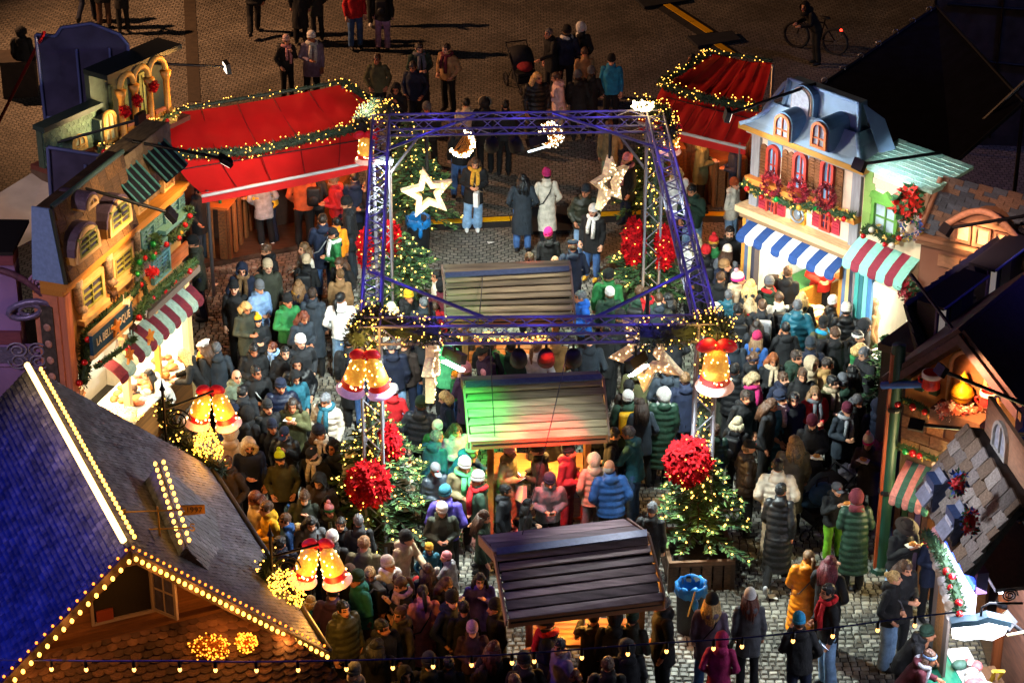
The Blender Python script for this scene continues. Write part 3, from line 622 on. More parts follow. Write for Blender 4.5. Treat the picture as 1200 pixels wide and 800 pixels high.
# ------------------------------------------------------------------ left: green facade with arches behind
A2, B2 = P(58, 204, 3.0), P(208, 135, 3.0)
F2 = Fac('green_arcade_house', 'green shingled facade with golden arches beside the left red tent', 'house', A2, B2); f = F2
GRN = M('#3a4a3c', .75, 0, .25, 6, .3, 20); GOLD = M('#a8742c', .5, .1, .2); BROWNR = M('#5c2f24', .65, 0, .2)
f.box('lower_wall', M('#5a4636', .8, 0, .2, 5), 0, f.L-.05, .05, .5, 0, 2.98); f.box('balcony', BROWNR, 0, f.L, -.35, .5, 2.981, 3.08)
zt = f.uv(62, 153, -.3)[1]; um = f.uv(122, 150)[0]; zm = f.uv(122, 118, -.2)[1]
f.box('wall', GRN, 0, um, .12, .26, 3.081, zm); f.box('wall', M('#2c3a34', .7, 0, .2), um+.002, f.L-.02, .3, .42, 3.081, f.uv(180, 50, -.5)[1])
shingles(f.t, [M('#3d5748', .7, 0, .3, 6, .3), M('#324a3e', .7, 0, .3, 6, .3)], Vector((.02, .1, 3.1)), Vector((um, .1, 3.1)), Vector((.02, .11, zm)), Vector((um, .11, zm)), 9, 12, 'shingle', .02, 130, True, seed=9)
f.box('roof_edge', M('#24332f', .6), -.05, um, -.03, .28, zm+.001, zm+.1); zr = f.uv(180, 50, -.5)[1]; f.box('roof_edge', M('#1c2724', .6), um, f.L+.05, -.2, .44, zr+.001, zr+.1)
for bl, tr in (((80, 178), (94, 152)), ((116, 168), (128, 124))):
    u0, u1, z0, z1 = f.rect(bl, tr); f.box('dormer_box', GRN, u0-.05, u1+.05, -.12, .11, z0, z1-.15); f.window(u0, u1, z0, z1, M('#a5803e', .6), True, 2, 2, -.125, .06, M('#b6b58a', .4), .05)
ucs = [f.uv(x, 150)[0] for x in (136, 152, 170, 190)]; zcap = f.uv(172, 84)[1]
for k, u in enumerate(ucs):
    c = MB(); c.lathe([(.1, 0), (.1, .08), (.07, .12), (.065, zcap-3.3), (.09, zcap-3.24), (.12, zcap-3.12)], 12, (u, -.2, 3.08)); c.obj('column', GOLD, f.t, True)
for a, b in zip(ucs, ucs[1:]):
    r = (b-a)/2; put(MB().tube([(r*math.cos(R(t_)), 0, r*math.sin(R(t_))*1.25) for t_ in range(0, 181, 15)], .06, 8).mesh([M('#c79a4a', .5)], True), 'arch', f.t, Matrix.Translation(((a+b)/2, -.2, zcap)))
    f.window(a+.16, b-.16, 3.15, zcap-.1, M('#6d7a4c', .6), False, 2, 4, .29, .05, NIGHTG, .06); f.box('balustrade', M('#7d4a38', .6), a+.09, b-.09, -.24, -.18, 3.35, 3.42)
    for j in range(4): put(rod(GOLD), 'baluster', f.t, align((lerp(a+.12, b-.12, j/3), -.21, 3.081), (lerp(a+.12, b-.12, j/3), -.21, 3.35), .025))
for i, (x, y) in enumerate(((146, 131), (161, 118), (179, 101))):
    u, z = f.uv(x, y, .3); bouquet('ribbon_bow', ('red bow on the nearest golden arch', 'red bow on the middle golden arch', 'red bow on the farthest golden arch')[i], 'bow', f.w(u, -.3, z), (.09, .05, .12), 40, seed=i, pet=.06, group='red bows on the golden arches')
garland('golden garland along the balcony of the green arcade house', [f.w(f.uv(x, y, .4)[0], -.4, f.uv(x, y, .4)[1]) for x, y in ((118, 176), (140, 174), (160, 160), (180, 147), (206, 133))], .15, 330, 30, 'rorrorr', gold=60, seed=8)
arm_lamp('arm floodlight in front of the green shingled dormers', f.w(.3, .2, zt-.2), f.w(um*.95, -1.1, 3.9), f.w(um*.8, 0, 3.9), '#ffcf90', 200, .22)
arm_lamp('arm floodlight over the golden arches', f.w(f.L*.75, .3, zr-.1), f.w(f.L+.5, -1.0, zr-.35), f.w(f.L*.75, 0, 3.9), '#ffb45a', 170, .22)
c0 = P(96, 40, 4.9); zl = lambda x, y: onplane(x, y, c0, Vector((.1, -1, 0)).normalized())
pp = [zl(56, 150), zl(150, 160), zl(150, 52), zl(140, 40), zl(107, 27), zl(72, 32), zl(65, 42), zl(42, 40)]; pp[0].z = pp[1].z = .05
panel_wall('scenery_panel', 'violet grey plywood panel with a low gable top at far left', pp, .08, VIO, VIOF, [((.45, .1), (.45, 4.6)), ((.86, .1), (.86, 4.6)), ((0, 3.2), (1, 3.1))])
t = MB().tube([P(-4, 148, 1.5), P(52, 38, 5.1)], .035, 6).obj('red_strap', M('#b0141c', .6)); tag(t, 'taut red strap at the far left edge', 'strap')

lamp('canvas_fill', 'SPOT', (-14, 36, 10), '#e8cdb8', 700, P(20, 240, 2.7), .3, 34, .9)  # added spot without a fixture, lifts the dark canvas roof
lamp('scenery_fill', 'SPOT', (-12, 33, 9), '#cfc0ea', 420, P(85, 130, 4), .3, 30, .9)  # added spot without a fixture, brightens the far gabled panel
lamp('scenery_fill', 'SPOT', (-11, 30, 7), '#e6cfe6', 200, P(25, 375, 2.5), .3, 30, .9)  # added spot without a fixture, brightens the purple front

# ------------------------------------------------------------------ right: house with pale blue mansard over the delicatessen stall
F3 = Fac('blue_roof_house', 'tall cream house with pale blue mansard roof over the delicatessen stall', 'house', P(872, 395), P(994, 451)); f = F3
PINKC = M('#c4aa98', .7, 0, .1, 4); GREYW = M('#7d7d84', .7, 0, .15, 4); BLUER = M('#98b6cc', .75, 0, .12, 2.5); BLUED = M('#6f93b2', .75, 0, .12, 3); ORANGE = M('#d9863a', .55, 0, .12); SHUT = M('#6e4424', .6, 0, .2, 10); REDF = M('#b0382e', .5, 0, .12); REDS = M('#a8283a', .6, 0, .12)
z2 = f.uv(930, 264)[1]; z1 = f.uv(935, 227)[1]; zc = f.uv(940, 176)[1]; Lw = f.L
f.box('wall', PINKC, .0, Lw, .0, .5, z2+.1, zc)
for a, b in ((0, .2), (Lw-.2, Lw)): f.box('corner_post', GREYW, a, b, -.07, -.001, z2+.1, zc)
f.box('cornice', GREYW, -.1, Lw+.1, -.12, .52, zc+.001, zc+.1); f.box('cornice', M('#a3792f', .55), -.18, Lw+.18, -.26, .55, zc+.101, zc+.2)
f.box('window_ledge', ORANGE, -.02, Lw+.02, -.2, -.002, z1-.06, z1+.05); f.box('shop_cornice', M('#cfae84', .65), -.15, Lw+.12, -.28, .52, z2-.02, z2+.099); f.box('shop_cornice', M('#8a6a4c', .65), -.1, Lw+.08, -.2, .5, z2-.14, z2-.021)
for x0, y0, x1, y1 in ((899, 212, 916, 172), (930, 221, 949, 180), (962, 231, 981, 188)):
    u0, u1, za, zb_ = f.rect((x0, y0), (x1, y1)); za = z1+.06; f.window(u0, u1, za, zb_, REDF, True, 2, 2, -.003, .06, BLUEG, .08)
    f.box('spandrel', M('#5f8cb4', .6), u0-.03, u1+.03, -.012, -.002, zb_-.2, zb_+.03)
for x0, x1, y1, n in ((890, 900, 168, 1), (916.5, 931, 176, 2), (948, 963.5, 184, 2), (980.5, 990, 191, 1)):
    u0, _ = f.uv(x0, 200); u1, _ = f.uv(x1, 200); zt = f.uv((x0+x1)/2, y1)[1]; f.shutter(u0, u1, z1+.07, zt, SHUT, True, -.003, n)
for x0, y0, x1, y1 in ((899, 249, 912, 235), (962, 267, 976, 250)):
    u0, u1, za, zb_ = f.rect((x0, y0), (x1, y1)); f.window(u0, u1, za, zb_, REDF, False, 2, 2, -.003, .05, NIGHTG, .07); w = u1-u0
    f.shutter(u0-w*.8, u0-.01, za, zb_, REDS, False, -.003); f.shutter(u1+.01, u1+w*.8, za, zb_, REDS, False, -.003)
u0, u1, za, zb_ = f.rect((928, 259), (946, 242)); f.box('plaque', M('#c8922c', .5, .2), u0, u1, -.05, -.002, za, zb_)
em = MB().tube([((u0+u1)/2+.15*math.cos(R(a)), -.07, (za+zb_)/2+.14*math.sin(R(a))) for a in range(0, 361, 24)], .025, 6).ell(((u0+u1)/2, -.07, (za+zb_)/2), (.09, .03, .1), 10, 8).obj('crest', M('#8f97a6', .35, .6), f.t, True)
# mansard in two stages: a flared skirt and an upright panel
zt = f.uv(948, 100, -.35)[1]; zm = f.uv(945, 136, -.28)[1]
prof = [(-.24, zc+.201), (-.1, zc+.26), (.05, zc+.42), (.16, zc+.62), (.24, zm), (.3, zm+.02), (.36, zt)]
ins = [-.12, .02, .2, .34, .42, .44, .5]
mb = MB(); n = len(prof)
for (y, z), k in zip(prof, ins): mb.v += [(k, y, z), (Lw-k, y, z), (Lw-k, y*.2+.5, z), (k, y*.2+.5, z)]
for i in range(n-1):
    for j in range(4): mb.face((i*4+j, i*4+(j+1) % 4, i*4+4+(j+1) % 4, i*4+4+j))
mb.face((n*4-4, n*4-3, n*4-2, n*4-1)); mb.obj('mansard_roof', BLUER, f.t)
for a, b in (((.42, .25, zm), (Lw-.42, .25, zm)), ((.5, .34, zt), (Lw-.5, .34, zt)), ((.43, .28, zm), (.5, .35, zt)), ((Lw-.43, .28, zm), (Lw-.5, .35, zt))): put(rod(M('#9cc4e4', .5), 6), 'roof_moulding', f.t, align(a, b, .035))
for sx_ in (0, 1):
    u = lambda k: k if sx_ == 0 else Lw-k
    put(MB().tube([(u(k-.02), y-.03, z) for (y, z), k in zip(prof, ins)], .045, 6).mesh([M('#9cc4e4', .5)], True), 'roof_moulding', f.t)
    MB().slab([(u(-.12), .3, zc+.25), (u(-.3), .55, zc+.25), (u(.1), .6, zt-.25), (u(.46), .4, zt)] if sx_ else [(u(-.12), .3, zc+.25), (u(.46), .4, zt), (u(.1), .6, zt-.25), (u(-.3), .55, zc+.25)], .03).obj('side_scroll', BLUED, f.t)
for x0, y0, x1, y1 in ((908, 159, 928, 137), (951, 170, 971, 146)):
    u0, u1, za, zb_ = f.rect((x0, y0), (x1, y1), .26); r = (u1-u0)/2
    pts = [(u0-.03, za-.03), (u1+.03, za-.03)]+[((u0+u1)/2+(r+.03)*math.cos(R(a)), zb_-r+(r+.03)*math.sin(R(a))) for a in range(0, 181, 18)]
    MB().prism(pts, -.26, .4).obj('dormer', BLUED, f.t); f.window(u0, u1, za, zb_, M('#cf7038', .55), True, 2, 2, -.262, .05, M('#bcd4e6', .3), .05)
u0, u1, za, zb_ = f.rect((931, 131), (960, 103), -.3); r = (u1-u0)/2
for k, (m_, dy) in enumerate(((BLUED, .2), (M('#dcb894', .6), .17), (M('#c9d3da', .5), .14))):
    q = 1-.12*k; MB().prism([((u0+u1)/2-r*q, za), ((u0+u1)/2+r*q, za)]+[((u0+u1)/2+r*q*math.cos(R(a)), za+(zb_-za-r)+r*q*math.sin(R(a))) for a in range(0, 181, 15)], dy-.02, dy+.15).obj(('arch_frame', 'arch_moulding', 'arch_panel')[k], m_, f.t)
# stall under it
NAVY = M('#1c3f7a', .75, 0, .1); f.awning(.12, Lw-.12, z2-.12, z2-.32, .5, (NAVY, M('#cfd0d2', .75, 0, .06)), 11, val=.1)
for a, b in ((-.08, .26), (Lw-.3, Lw+.02)):
    for k, mt in enumerate((M('#c98a35', .6), M('#5c6f92', .6), M('#d7bb7a', .6), M('#3b3c4c', .6))): f.box('post_stripe', mt, lerp(a, b, k/4), lerp(a, b, (k+1)/4)-.004, -.12, .03, .42, z2-.141)
    f.box('post_base', M('#242c5c', .6, 0, .3, 12), a-.06, b+.06, -.2, .06, 0, .42)
f.box('stall_back', WHITEP, .1, Lw-.05, 2.0, 2.1, 0, z2+.09); f.box('stall_ceiling', WHITEP, 0, Lw, .51, 2.1, z2+.101, z2+.16)
f.box('stall_side', M('#b9c9d6', .5), .0, .08, .05, 1.99, 0, z2+.09); f.box('stall_side', WHITEP, Lw-.08, Lw, .05, 1.99, 0, z2+.09)
f.box('counter_front', M('#3f7a68', .6), .28, Lw-.32, -.1, .0, 0, .9); f.box('counter_top', M('#d6c9a4', .6), .28, Lw-.32, -.2, .5, .901, .95)
f.box('side_counter', M('#2f6a3e', .7, 0, .15), .1, .75, .5, 1.9, .6, .98); f.box('side_ledge', M('#c88a34', .6), .75, .82, .5, 1.9, .6, 1.05)
for u in (.5, 1.6): f.box('light_tube', EM('#fff4dc', 14, sample=True), u, u+.8, .3, .36, z2-.02, z2+.05)
goods('heaps of cheese and bread on the counter under the blue white awning', f, .5, Lw-.4, -.15, .45, .95, ('#e0b95c', '#d8a03c', '#e9d8a4', '#c7762e', '#efe4c6'), 60, .11, name='cheese_heap')
for k in range(8): f.box('tray', M(('#c8443a', '#e0b95c', '#e9dfc4', '#8a5a2c')[k % 4], .5), .4+k*.22, .58+k*.22, 1.3, 1.7, 1.1+.12*(k % 2), 1.3+.2*(k % 3))
lamp('stall_light', 'AREA', f.w(Lw*.5, .6, z2-.05), '#ffe2ac', 170, f.w(Lw*.5, -.6, .8), 1.5)
for i, (x, y, w) in enumerate(((905, 215, 'left'), (937, 223, 'middle'), (969, 230, 'right'))):
    u, z = f.uv(x, y, .25); bouquet('wreath', f'red berry wreath on the {w} window ledge of the blue roofed house', 'wreath', f.w(u, -.26, z), (.17, .1, .19), 170, [M('#8f1730', .5, 0, .3), M('#c22436', .5, 0, .3), M('#5e1020', .6), M('#7a1828', .6)], pet=.05, seed=i, ring=.09, group='red wreaths on the window ledge', flat=Matrix.Rotation(f.rz, 3, 'Z'))
garland('fir swag with gold ribbon and baubles across the cream house', [f.w(f.uv(x, y, .25)[0], -.25, f.uv(x, y, .25)[1]) for x, y in ((871, 214), (888, 226), (905, 229), (925, 240), (945, 241), (962, 244), (980, 250), (1000, 253))], .12, 380, 6, 'rrgogrr', gold=36, seed=11)
arm_lamp('arm floodlight above the pale blue mansard', f.w(1.05, .4, zt+.05), f.w(.3, -1.15, zt-.35), f.w(Lw*.55, .2, zc+.3), '#eef4ff', 130, .2)
lamp('facade_wash', 'SPOT', f.w(.6, -2.4, zc+.9), '#ffe9cc', 190, f.w(1.2, 0, 3.2), .1, 90, .9)

# ------------------------------------------------------------------ right: cream house with green window
A4 = f.w(Lw+.06, -.05, 0); B4 = A4+f.d*1.3
F4 = Fac('green_window_house', 'narrow cream house with bright green window and pale green shingle roof', 'house', A4, B4); f = F4; Lw = f.L
GREENP = M('#568f38', .6, 0, .1); CRM = M('#d9c9a8', .7, 0, .08, 3)
zt = f.uv(1040, 205)[1]; za_ = f.uv(1036, 286)[1]
f.box('wall', CRM, 0, Lw+.1, 0, .4, 2.3, zt)
zr = f.uv(1064, 168, -.9)[1]; MINT = [M('#8fbfae', .7, 0, .2, 4, .3), M('#a5cdb9', .7, 0, .2, 4, .3)]
mb = MB(); mb.prism([(-.05, zt+.001), (Lw+.25, zt+.001), (Lw+.25, zt+.05), (-.05, zt+.05)], -.1, .4); mb.obj('eave', M('#8fb5a4', .6), f.t)
MB().slab([(-.05, -.1, zt+.051), (Lw+.25, -.1, zt+.051), (Lw+.35, .9, zr), (-.02, .9, zr)], .04).obj('roof', M('#6d9a8a', .7), f.t)
shingles(f.t, MINT, Vector((-.05, -.1, zt+.055)), Vector((Lw+.25, -.1, zt+.055)), Vector((-.02, .9, zr+.004)), Vector((Lw+.35, .9, zr+.004)), 9, 8, 'roof_shingle', .012, 100, False, seed=4)
u0, u1, za, zb_ = f.rect((1022, 269), (1056, 242)); f.window(u0, u1, za, zb_, GREENP, False, 2, 2, -.003, .07, M('#9fb6c2', .3, 0, .2, 4), .08, curtain=CURT)
MB().prism([(u0-.06, zb_+.002), (u1+.06, zb_+.002), (u1+.02, zb_+.12), ((u0+u1)/2+.1, zb_+.1), ((u0+u1)/2, zb_+.2), ((u0+u1)/2-.1, zb_+.1), (u0-.02, zb_+.12)], -.09, -.003).obj('window_crest', GREENP, f.t)
for k in range(6): z = lerp(zt-.05, za_+.1, k/6); f.box('quoin', M('#7a9a50', .6), .03, .2+.06*(k % 2), -.03, -.002, z-.2, z)
u, z = f.uv(1041, 220); f.box('carved_relief', M('#c9958a', .8, 0, .6, 30, .9, 40, col2='#d9c9a8'), u-.4, u+.4, -.02, -.002, z-.08, z+.09)
TEALC = M('#7fc4b4', .75, 0, .08); f.awning(.0, Lw+.05, za_-.02, za_-.32, .45, (TEALC, M('#7d2438', .75, 0, .1)), 7, val=.12)
garland('fir garland with red baubles below the bright green window', [f.w(f.uv(x, y, .2)[0], -.2, f.uv(x, y, .2)[1]) for x, y in ((1013, 272), (1022, 266), (1036, 280), (1050, 280), (1058, 273))], .13, 360, 0, 'rwrwr', gold=20, seed=12)
u, z = f.uv(1066, 238, .2); bouquet('ribbon_bow', 'large red fabric bow high on the cream house', 'bow', f.w(u, -.2, z), (.26, .12, .3), 90, [M('#d42a22', .5), M('#e0453a', .5), M('#2d5a34', .7)], pet=.16, seed=3)
u, z = f.uv(1068, 265, .2); bouquet('wreath', 'round wreath of coloured baubles beside the green window', 'wreath', f.w(u, -.2, z), (.19, .06, .19), 150, [M('#2d6a3a', .6), M('#3c5cae', .4), M('#b8a040', .4), M('#c9c0d0', .5)], pet=.07, ring=.07, seed=4, flat=Matrix.Rotation(f.rz, 3, 'Z'))
for k, mt in enumerate((M('#3f9a94', .7), M('#2f6f78', .7), M('#7ac7bd', .7), M('#4a7fb0', .7))): f.box('striped_curtain', mt, .03+.1*k, .12+.1*k, -.1, -.03, 0, za_-.4)
f.box('stall_back', WHITEP, 0, Lw+.2, 1.9, 2.0, 0, 2.4); f.box('stall_side', WHITEP, Lw+.1, Lw+.2, .05, 1.89, 0, 2.29); f.box('stall_ceiling', WHITEP, 0, Lw+.2, .41, 2.0, 2.401, 2.46)
f.box('counter_front', WHITEP, .45, Lw+.1, -.2, -.1, 0, .9); f.box('counter_top', M('#e8e2d4', .4), .45, Lw+.1, -.3, .5, .901, .95)
for k in range(8): f.box('board', WHITEP, .5+k*.14, .62+k*.14, .9, .94, .95, 1.9)
f.box('light_tube', EM('#fff6e4', 12, sample=True), .4, Lw-.1, .4, .46, 2.28, 2.34)
lamp('stall_light', 'AREA', f.w(Lw*.6, .7, 2.2), '#fff0d0', 95, f.w(Lw*.6, -.6, .8), 1.1)
bouquet('wreath', 'dark red poinsettia hanging at the stall corner beside the brown house', 'wreath', f.w(*[f.uv(1066, 341, .3)[0], -.3, f.uv(1066, 341, .3)[1]]), (.18, .1, .2), 70, [M('#8a1424', .5), M('#234a2a', .7)], pet=.1, seed=8)
arm_lamp('arm floodlight above the pale green roof', f.w(Lw*.72, .9, zr+.05), f.w(Lw*.45, -.95, zr+.25), f.w(Lw*.6, .2, zt), '#f2f6ff', 110, .2)
lamp('facade_wash', 'SPOT', f.w(.6, -2.4, zt+.6), '#fff0dc', 130, f.w(.9, 0, 3.2), .1, 80, .9)

# ------------------------------------------------------------------ right: brown house with arched attic window
A5 = F4.w(F4.L+.12, -.1, 0); d5 = Vector((math.sin(R(58)), -math.cos(R(58)), 0))
F5 = Fac('brown_arch_house', 'brown house with broad arched attic window and slate brick roof', 'house', A5, A5+d5*3.6); f = F5
BRW = M('#6a4634', .7, 0, .2, 4, .2); BRW2 = M('#8a6348', .7, 0, .15, 5); SLT = [M('#2c3642', .75, 0, .3, 6, .3), M('#3a4450', .75, 0, .3, 6, .3), M('#5a4434', .75, 0, .3, 6, .3)]
zc = f.uv(1110, 284)[1]; zt = f.uv(1120, 212, -.3)[1]
f.box('wall', BRW, 0, f.L, 0, .5, 0, zc-.12)
for k in range(3): f.box('cornice', BRW2, -.08, f.L, -.08-.06*k, .5, zc-.119+.07*k, zc-.051+.07*k)
MB().slab([(-.05, -.05, zc+.1), (f.L, -.05, zc+.1), (f.L, .35, zt), (.15, .35, zt)], .06).obj('roof', M('#20262e', .8), f.t)
shingles(f.t, SLT, Vector((-.02, -.05, zc+.1)), Vector((f.L, -.05, zc+.1)), Vector((.16, .35, zt)), Vector((f.L, .35, zt)), 12, 13, 'roof_slate', .02, 170, False, seed=6)
put(rod(BRW2, 8), 'ridge_moulding', f.t, align((-.02, -.09, zc+.12), (.14, .3, zt), .05))
u0, u1, za, zb_ = f.rect((1118, 282), (1200, 240)); za = zc+.14; u1 = min(u1, f.L-.2); zb_ = za+.62
MB().prism([(u0, za), (u1, za), (u1, za+.28)]+[(lerp(u1, u0, k/8), za+.28+.36*math.sin(math.pi*k/8)) for k in range(1, 8)]+[(u0, za+.28)], -.2, .2).obj('attic_front', BRW2, f.t)
put(MB().tube([(lerp(u1+.08, u0-.08, k/14), -.24, za+.3+.4*math.sin(math.pi*k/14)) for k in range(15)], .06, 8).mesh([M('#a87a5c', .6)], True), 'arch_moulding', f.t)
for k in range(3): a = lerp(u0+.06, u1-.06, k/3); f.window(a+.03, lerp(u0+.06, u1-.06, (k+1)/3)-.03, za+.04, za+.4, BRW, False, 1, 1, -.205, .04, M('#c7a988', .5, 0, .2, 10), .05)
for r_ in range(4):
    for c_ in range(6): f.box('stone_block', BRW2, .35+c_*.42+.2*(r_ % 2), .74+c_*.42+.2*(r_ % 2), -.05, -.003, zc-.45-r_*.24, zc-.24-r_*.24)
f.box('blue_panel', M('#2f6fa8', .6), 1.25, 1.75, -.075, -.051, zc-1.0, zc-.4); f.box('green_panel', M('#4f7a3c', .6), 1.77, 1.9, -.075, -.051, zc-1.0, zc-.45)
put(MB().prism(star_poly(.15, .35, 6), -.09, -.077).mesh([M('#3f8a3c', .5)]), 'panel_star', f.t, Matrix.Translation((1.45, 0, zc-.66)))
arm_lamp('arm floodlight reaching over the arched attic window', f.w(2.3, .3, zt-.1), f.w(.75, -.9, zt-.35), f.w(1.4, 0, zc-.1), '#ffc48c', 170, .18)

lamp('facade_wash', 'SPOT', F5.w(1.0, -2.2, zt+.9), '#ffc8b0', 150, F5.w(1.3, 0, zc), .1, 80, .9)  # added spot, no lamp stands here, lifts the dark brown front
# ------------------------------------------------------------------ right: dark row with violet lit dormers
A6, B6 = P(1075, 352, 4.2), P(1212, 252, 4.2)
F6 = Fac('dark_dormer_house', 'dark blue house front with two violet edged dormers on the right', 'house', A6, B6); f = F6
DKB = M('#191a2c', .7, 0, .25, 4, .2); DKV = M('#4a3f7a', .5, 0, .15); SLD = [M('#1e2440', .7, 0, .3, 6, .3), M('#262a48', .7, 0, .3, 6, .3)]
f.box('wall', DKB, -.1, f.L+1.5, 0, .5, 0, 3.2); f.box('cornice', M('#2a2138', .6), -.15, f.L+1.5, -.2, .55, 3.201, 3.33)
MB().slab([(-.1, -.15, 3.34), (f.L+1.5, -.15, 3.34), (f.L+1.5, .25, 4.02), (.1, .25, 4.02)], .05).obj('mansard_roof', M('#14182c', .7), f.t)
shingles(f.t, SLD, Vector((-.1, -.15, 3.35)), Vector((f.L+1.5, -.15, 3.35)), Vector((.1, .25, 4.025)), Vector((f.L+1.5, .25, 4.025)), 8, 22, 'roof_slate', .02, 120, False, seed=7)
WARM = EM('#d8c9b8', .3, .2, 8)
for k, u in enumerate((.2, 1.95, 3.6)):
    d = thing('dormer', None, None); d.parent = f.t
    MB().prism([(u, 3.4), (u+1.3, 3.4), (u+1.3, 4.1), (u, 4.1)], -.25, .1).obj('dormer_wall', DKB, d); MB().bx(u-.1, u+1.4, -.42, .02, 4.102, 4.15).obj('dormer_top', M('#0d0e1a', .7), d)
    put(rod(DKV), 'edge_trim', d, align((u-.02, -.28, 3.36), (u-.02, -.28, 4.1), .03)); put(rod(M('#2c3f9a', .5), 6), 'edge_trim', d, align((u-.1, -.44, 4.14), (u+1.4, -.44, 4.14), .022))
    f.box('dormer_glass', WARM, u+.12, u+.32, -.265, -.252, 3.55, 4.0, d); f.box('dormer_glass', M('#3f4a3a', .4), u+.5, u+.85, -.265, -.252, 3.55, 4.0, d)
for x0, y0, x1, y1 in ((1154, 372, 1171, 346), (1112, 400, 1128, 376), (1192, 346, 1208, 322), (1188, 384, 1204, 362), (1150, 410, 1166, 388)):
    u0, u1, za, zb_ = f.rect((x0, y0), (x1, y1)); f.window(u0, u0+.5, za, za+.85, M('#1c1a26', .6), True, 2, 2, -.003, .04, EM('#c4c0bc', .3, .2, 6), .05)
arm_lamp('arm floodlight reaching left from the dark dormers', f.w(.3, .3, 4.45), f.w(-.9, -1.2, 4.3), F5.w(1.2, 0, 2.5), '#e8ecff', 30, .18)
lamp('violet_wash', 'SPOT', (13, 37, 7), '#6a58ff', 90, f.w(1.5, -.3, 3.6), .3, 45, .9)

# ------------------------------------------------------------------ right front: gabled terracotta house
A7 = P(1043, 664); d7 = Vector((math.sin(R(54)), -math.cos(R(54)), 0))
F7 = Fac('terracotta_gable_house', 'terracotta gable house with stone band and golden bell niche', 'house', A7, A7+d7*3.2); f = F7
TERR = M('#b4703c', .8, 0, .2, 3, .3, 15); STONE1 = [M('#7a5a3c', .8, 0, .3, 6, .8, 14), M('#5a4434', .8, 0, .3, 6, .8, 14), M('#6b5240', .8, 0, .3, 6, .8, 14)]; BRNW = M('#4a2a1c', .6, 0, .25, 8, .2, 20, kind='wood'); PURW = M('#5a3550', .6, 0, .2, 6, kind='wood')
ua, zap = f.uv(1135, 388); ul, zl_ = f.uv(1050, 438); ur, zr_ = f.uv(1193, 466); zs = f.uv(1070, 472)[1]; zs2 = f.uv(1064, 527)[1]
MB().prism([(0, zs), (ur, zs), (ur, zr_), (ua, zap), (0, zl_)], 0, .3).obj('gable_wall', TERR, f.t)
f.box('wall', STONE1[1], 0, f.uv(1124, 500)[0], .02, .3, 0, zs-.002)
for r_ in range(4):
    c = 0; u = .02
    while u < f.uv(1118, 500)[0]-.15:
        w = (.34, .5, .42, .3)[(c+r_) % 4]; f.box('stone', STONE1[(c+r_) % 3], u, u+w-.02, -.05-.015*((c*7+r_) % 3), .019, lerp(zs2, zs, r_/4)+.012, lerp(zs2, zs, (r_+1)/4)-.012); u += w; c += 1
# rakes and roof slopes behind
for a, b in (((ua, zap), (-.25, zl_-.12)), ((ua, zap), (ur+.15, zr_-.1))):
    A_ = Vector((a[0], 0, a[1])); B_ = Vector((b[0], 0, b[1])); s_ = -1 if b[0] < a[0] else 1
    q = [A_+Vector((0, -.28, .1)), B_+Vector((0, -.28, .1)), B_+Vector((0, 2.6, .1)), A_+Vector((0, 2.6, .1))]
    MB().slab(q if s_ < 0 else q[::-1], .07).obj('roof_slope', M('#3c2434', .6, 0, .2, 5, .2, 20), f.t)
    MB().slab([A_+Vector((0, -.3, .09)), B_+Vector((0, -.3, .09)), B_+Vector((0, -.3, -.08)), A_+Vector((0, -.3, -.08))], .05).obj('rake_board', M('#4a3040', .6), f.t)
    MB().slab([A_+Vector((0, -.12, -.06)), B_+Vector((0, -.12, -.06)), B_+Vector((0, -.12, -.2)), A_+Vector((0, -.12, -.2))], .04).obj('rake_moulding', BRNW, f.t)
    for k in range(1, 14):
        t_ = k/14; p = A_.lerp(B_, t_); put(rod(M('#5a3550', .6)), 'roof_batten', f.t, align(p+Vector((0, -.25, .115)), p+Vector((0, 2.6, .115)), .012))
put(rod(M('#2456b8', .4), 10), 'blue_gutter', f.t, align((-.25, -.32, zl_-.08), (f.uv(1100, 452)[0], -.32, f.uv(1100, 452, .3)[1]), .06))
for x, y in ((1060, 447), (1077, 452), (1094, 457)): u, z = f.uv(x, y, .1); f.box('green_bracket', M('#3a5a3a', .7, 0, .3), u-.07, u+.07, -.12, -.002, z-.08, z+.08)
u, z = f.uv(1133, 472)
MB().prism([(u-.28, z), (u+.28, z)]+[(u+.28*math.cos(R(a)), z+.6+.28*math.sin(R(a))) for a in range(0, 181, 15)], -.025, -.002).obj('niche', M('#6a3a1c', .8), f.t)
put(MB().tube([(u+.3, -.05, z)]+[(u+.3*math.cos(R(a)), -.05, z+.6+.3*math.sin(R(a))) for a in range(0, 181, 15)]+[(u-.3, -.05, z)], .04, 8).mesh([M('#c8986a', .6)], True), 'niche_frame', f.t)
def bell_shape(mb, s, n=20, m0=0, m1=1, m2=2, c=(0, 0, 0), rot=None):
    mb.lathe([(.02*s, .96*s), (.13*s, .94*s), (.235*s, .85*s), (.3*s, .7*s), (.335*s, .48*s), (.36*s, .27*s)], n, c, m0, rot=rot)
    mb.lathe([(.368*s, .27*s), (.378*s, .2*s), (.395*s, .1*s)], n, c, m1, rot=rot, cap=False); mb.lathe([(.39*s, .1*s), (.43*s, .01*s), (.5*s, -.07*s), (.49*s, -.09*s), (.38*s, -.03*s), (.2*s, .0*s)], n, c, m2, rot=rot)
    return mb
t = thing('gold_bell', 'golden turned bell standing in the lit terracotta niche', 'bell', f.w(u, -.2, z+.06), f.rz); t.scale = (.72,)*3; MB().lathe([(.06, 0), (.1, .06), (.2, .14), (.24, .3), (.2, .42), (.09, .5), (.06, .56), (.11, .62), (.08, .7), (.03, .76), (.0, .82)], 18).obj('bell_body', M('#d8981c', .3, .5, .08), t, True)
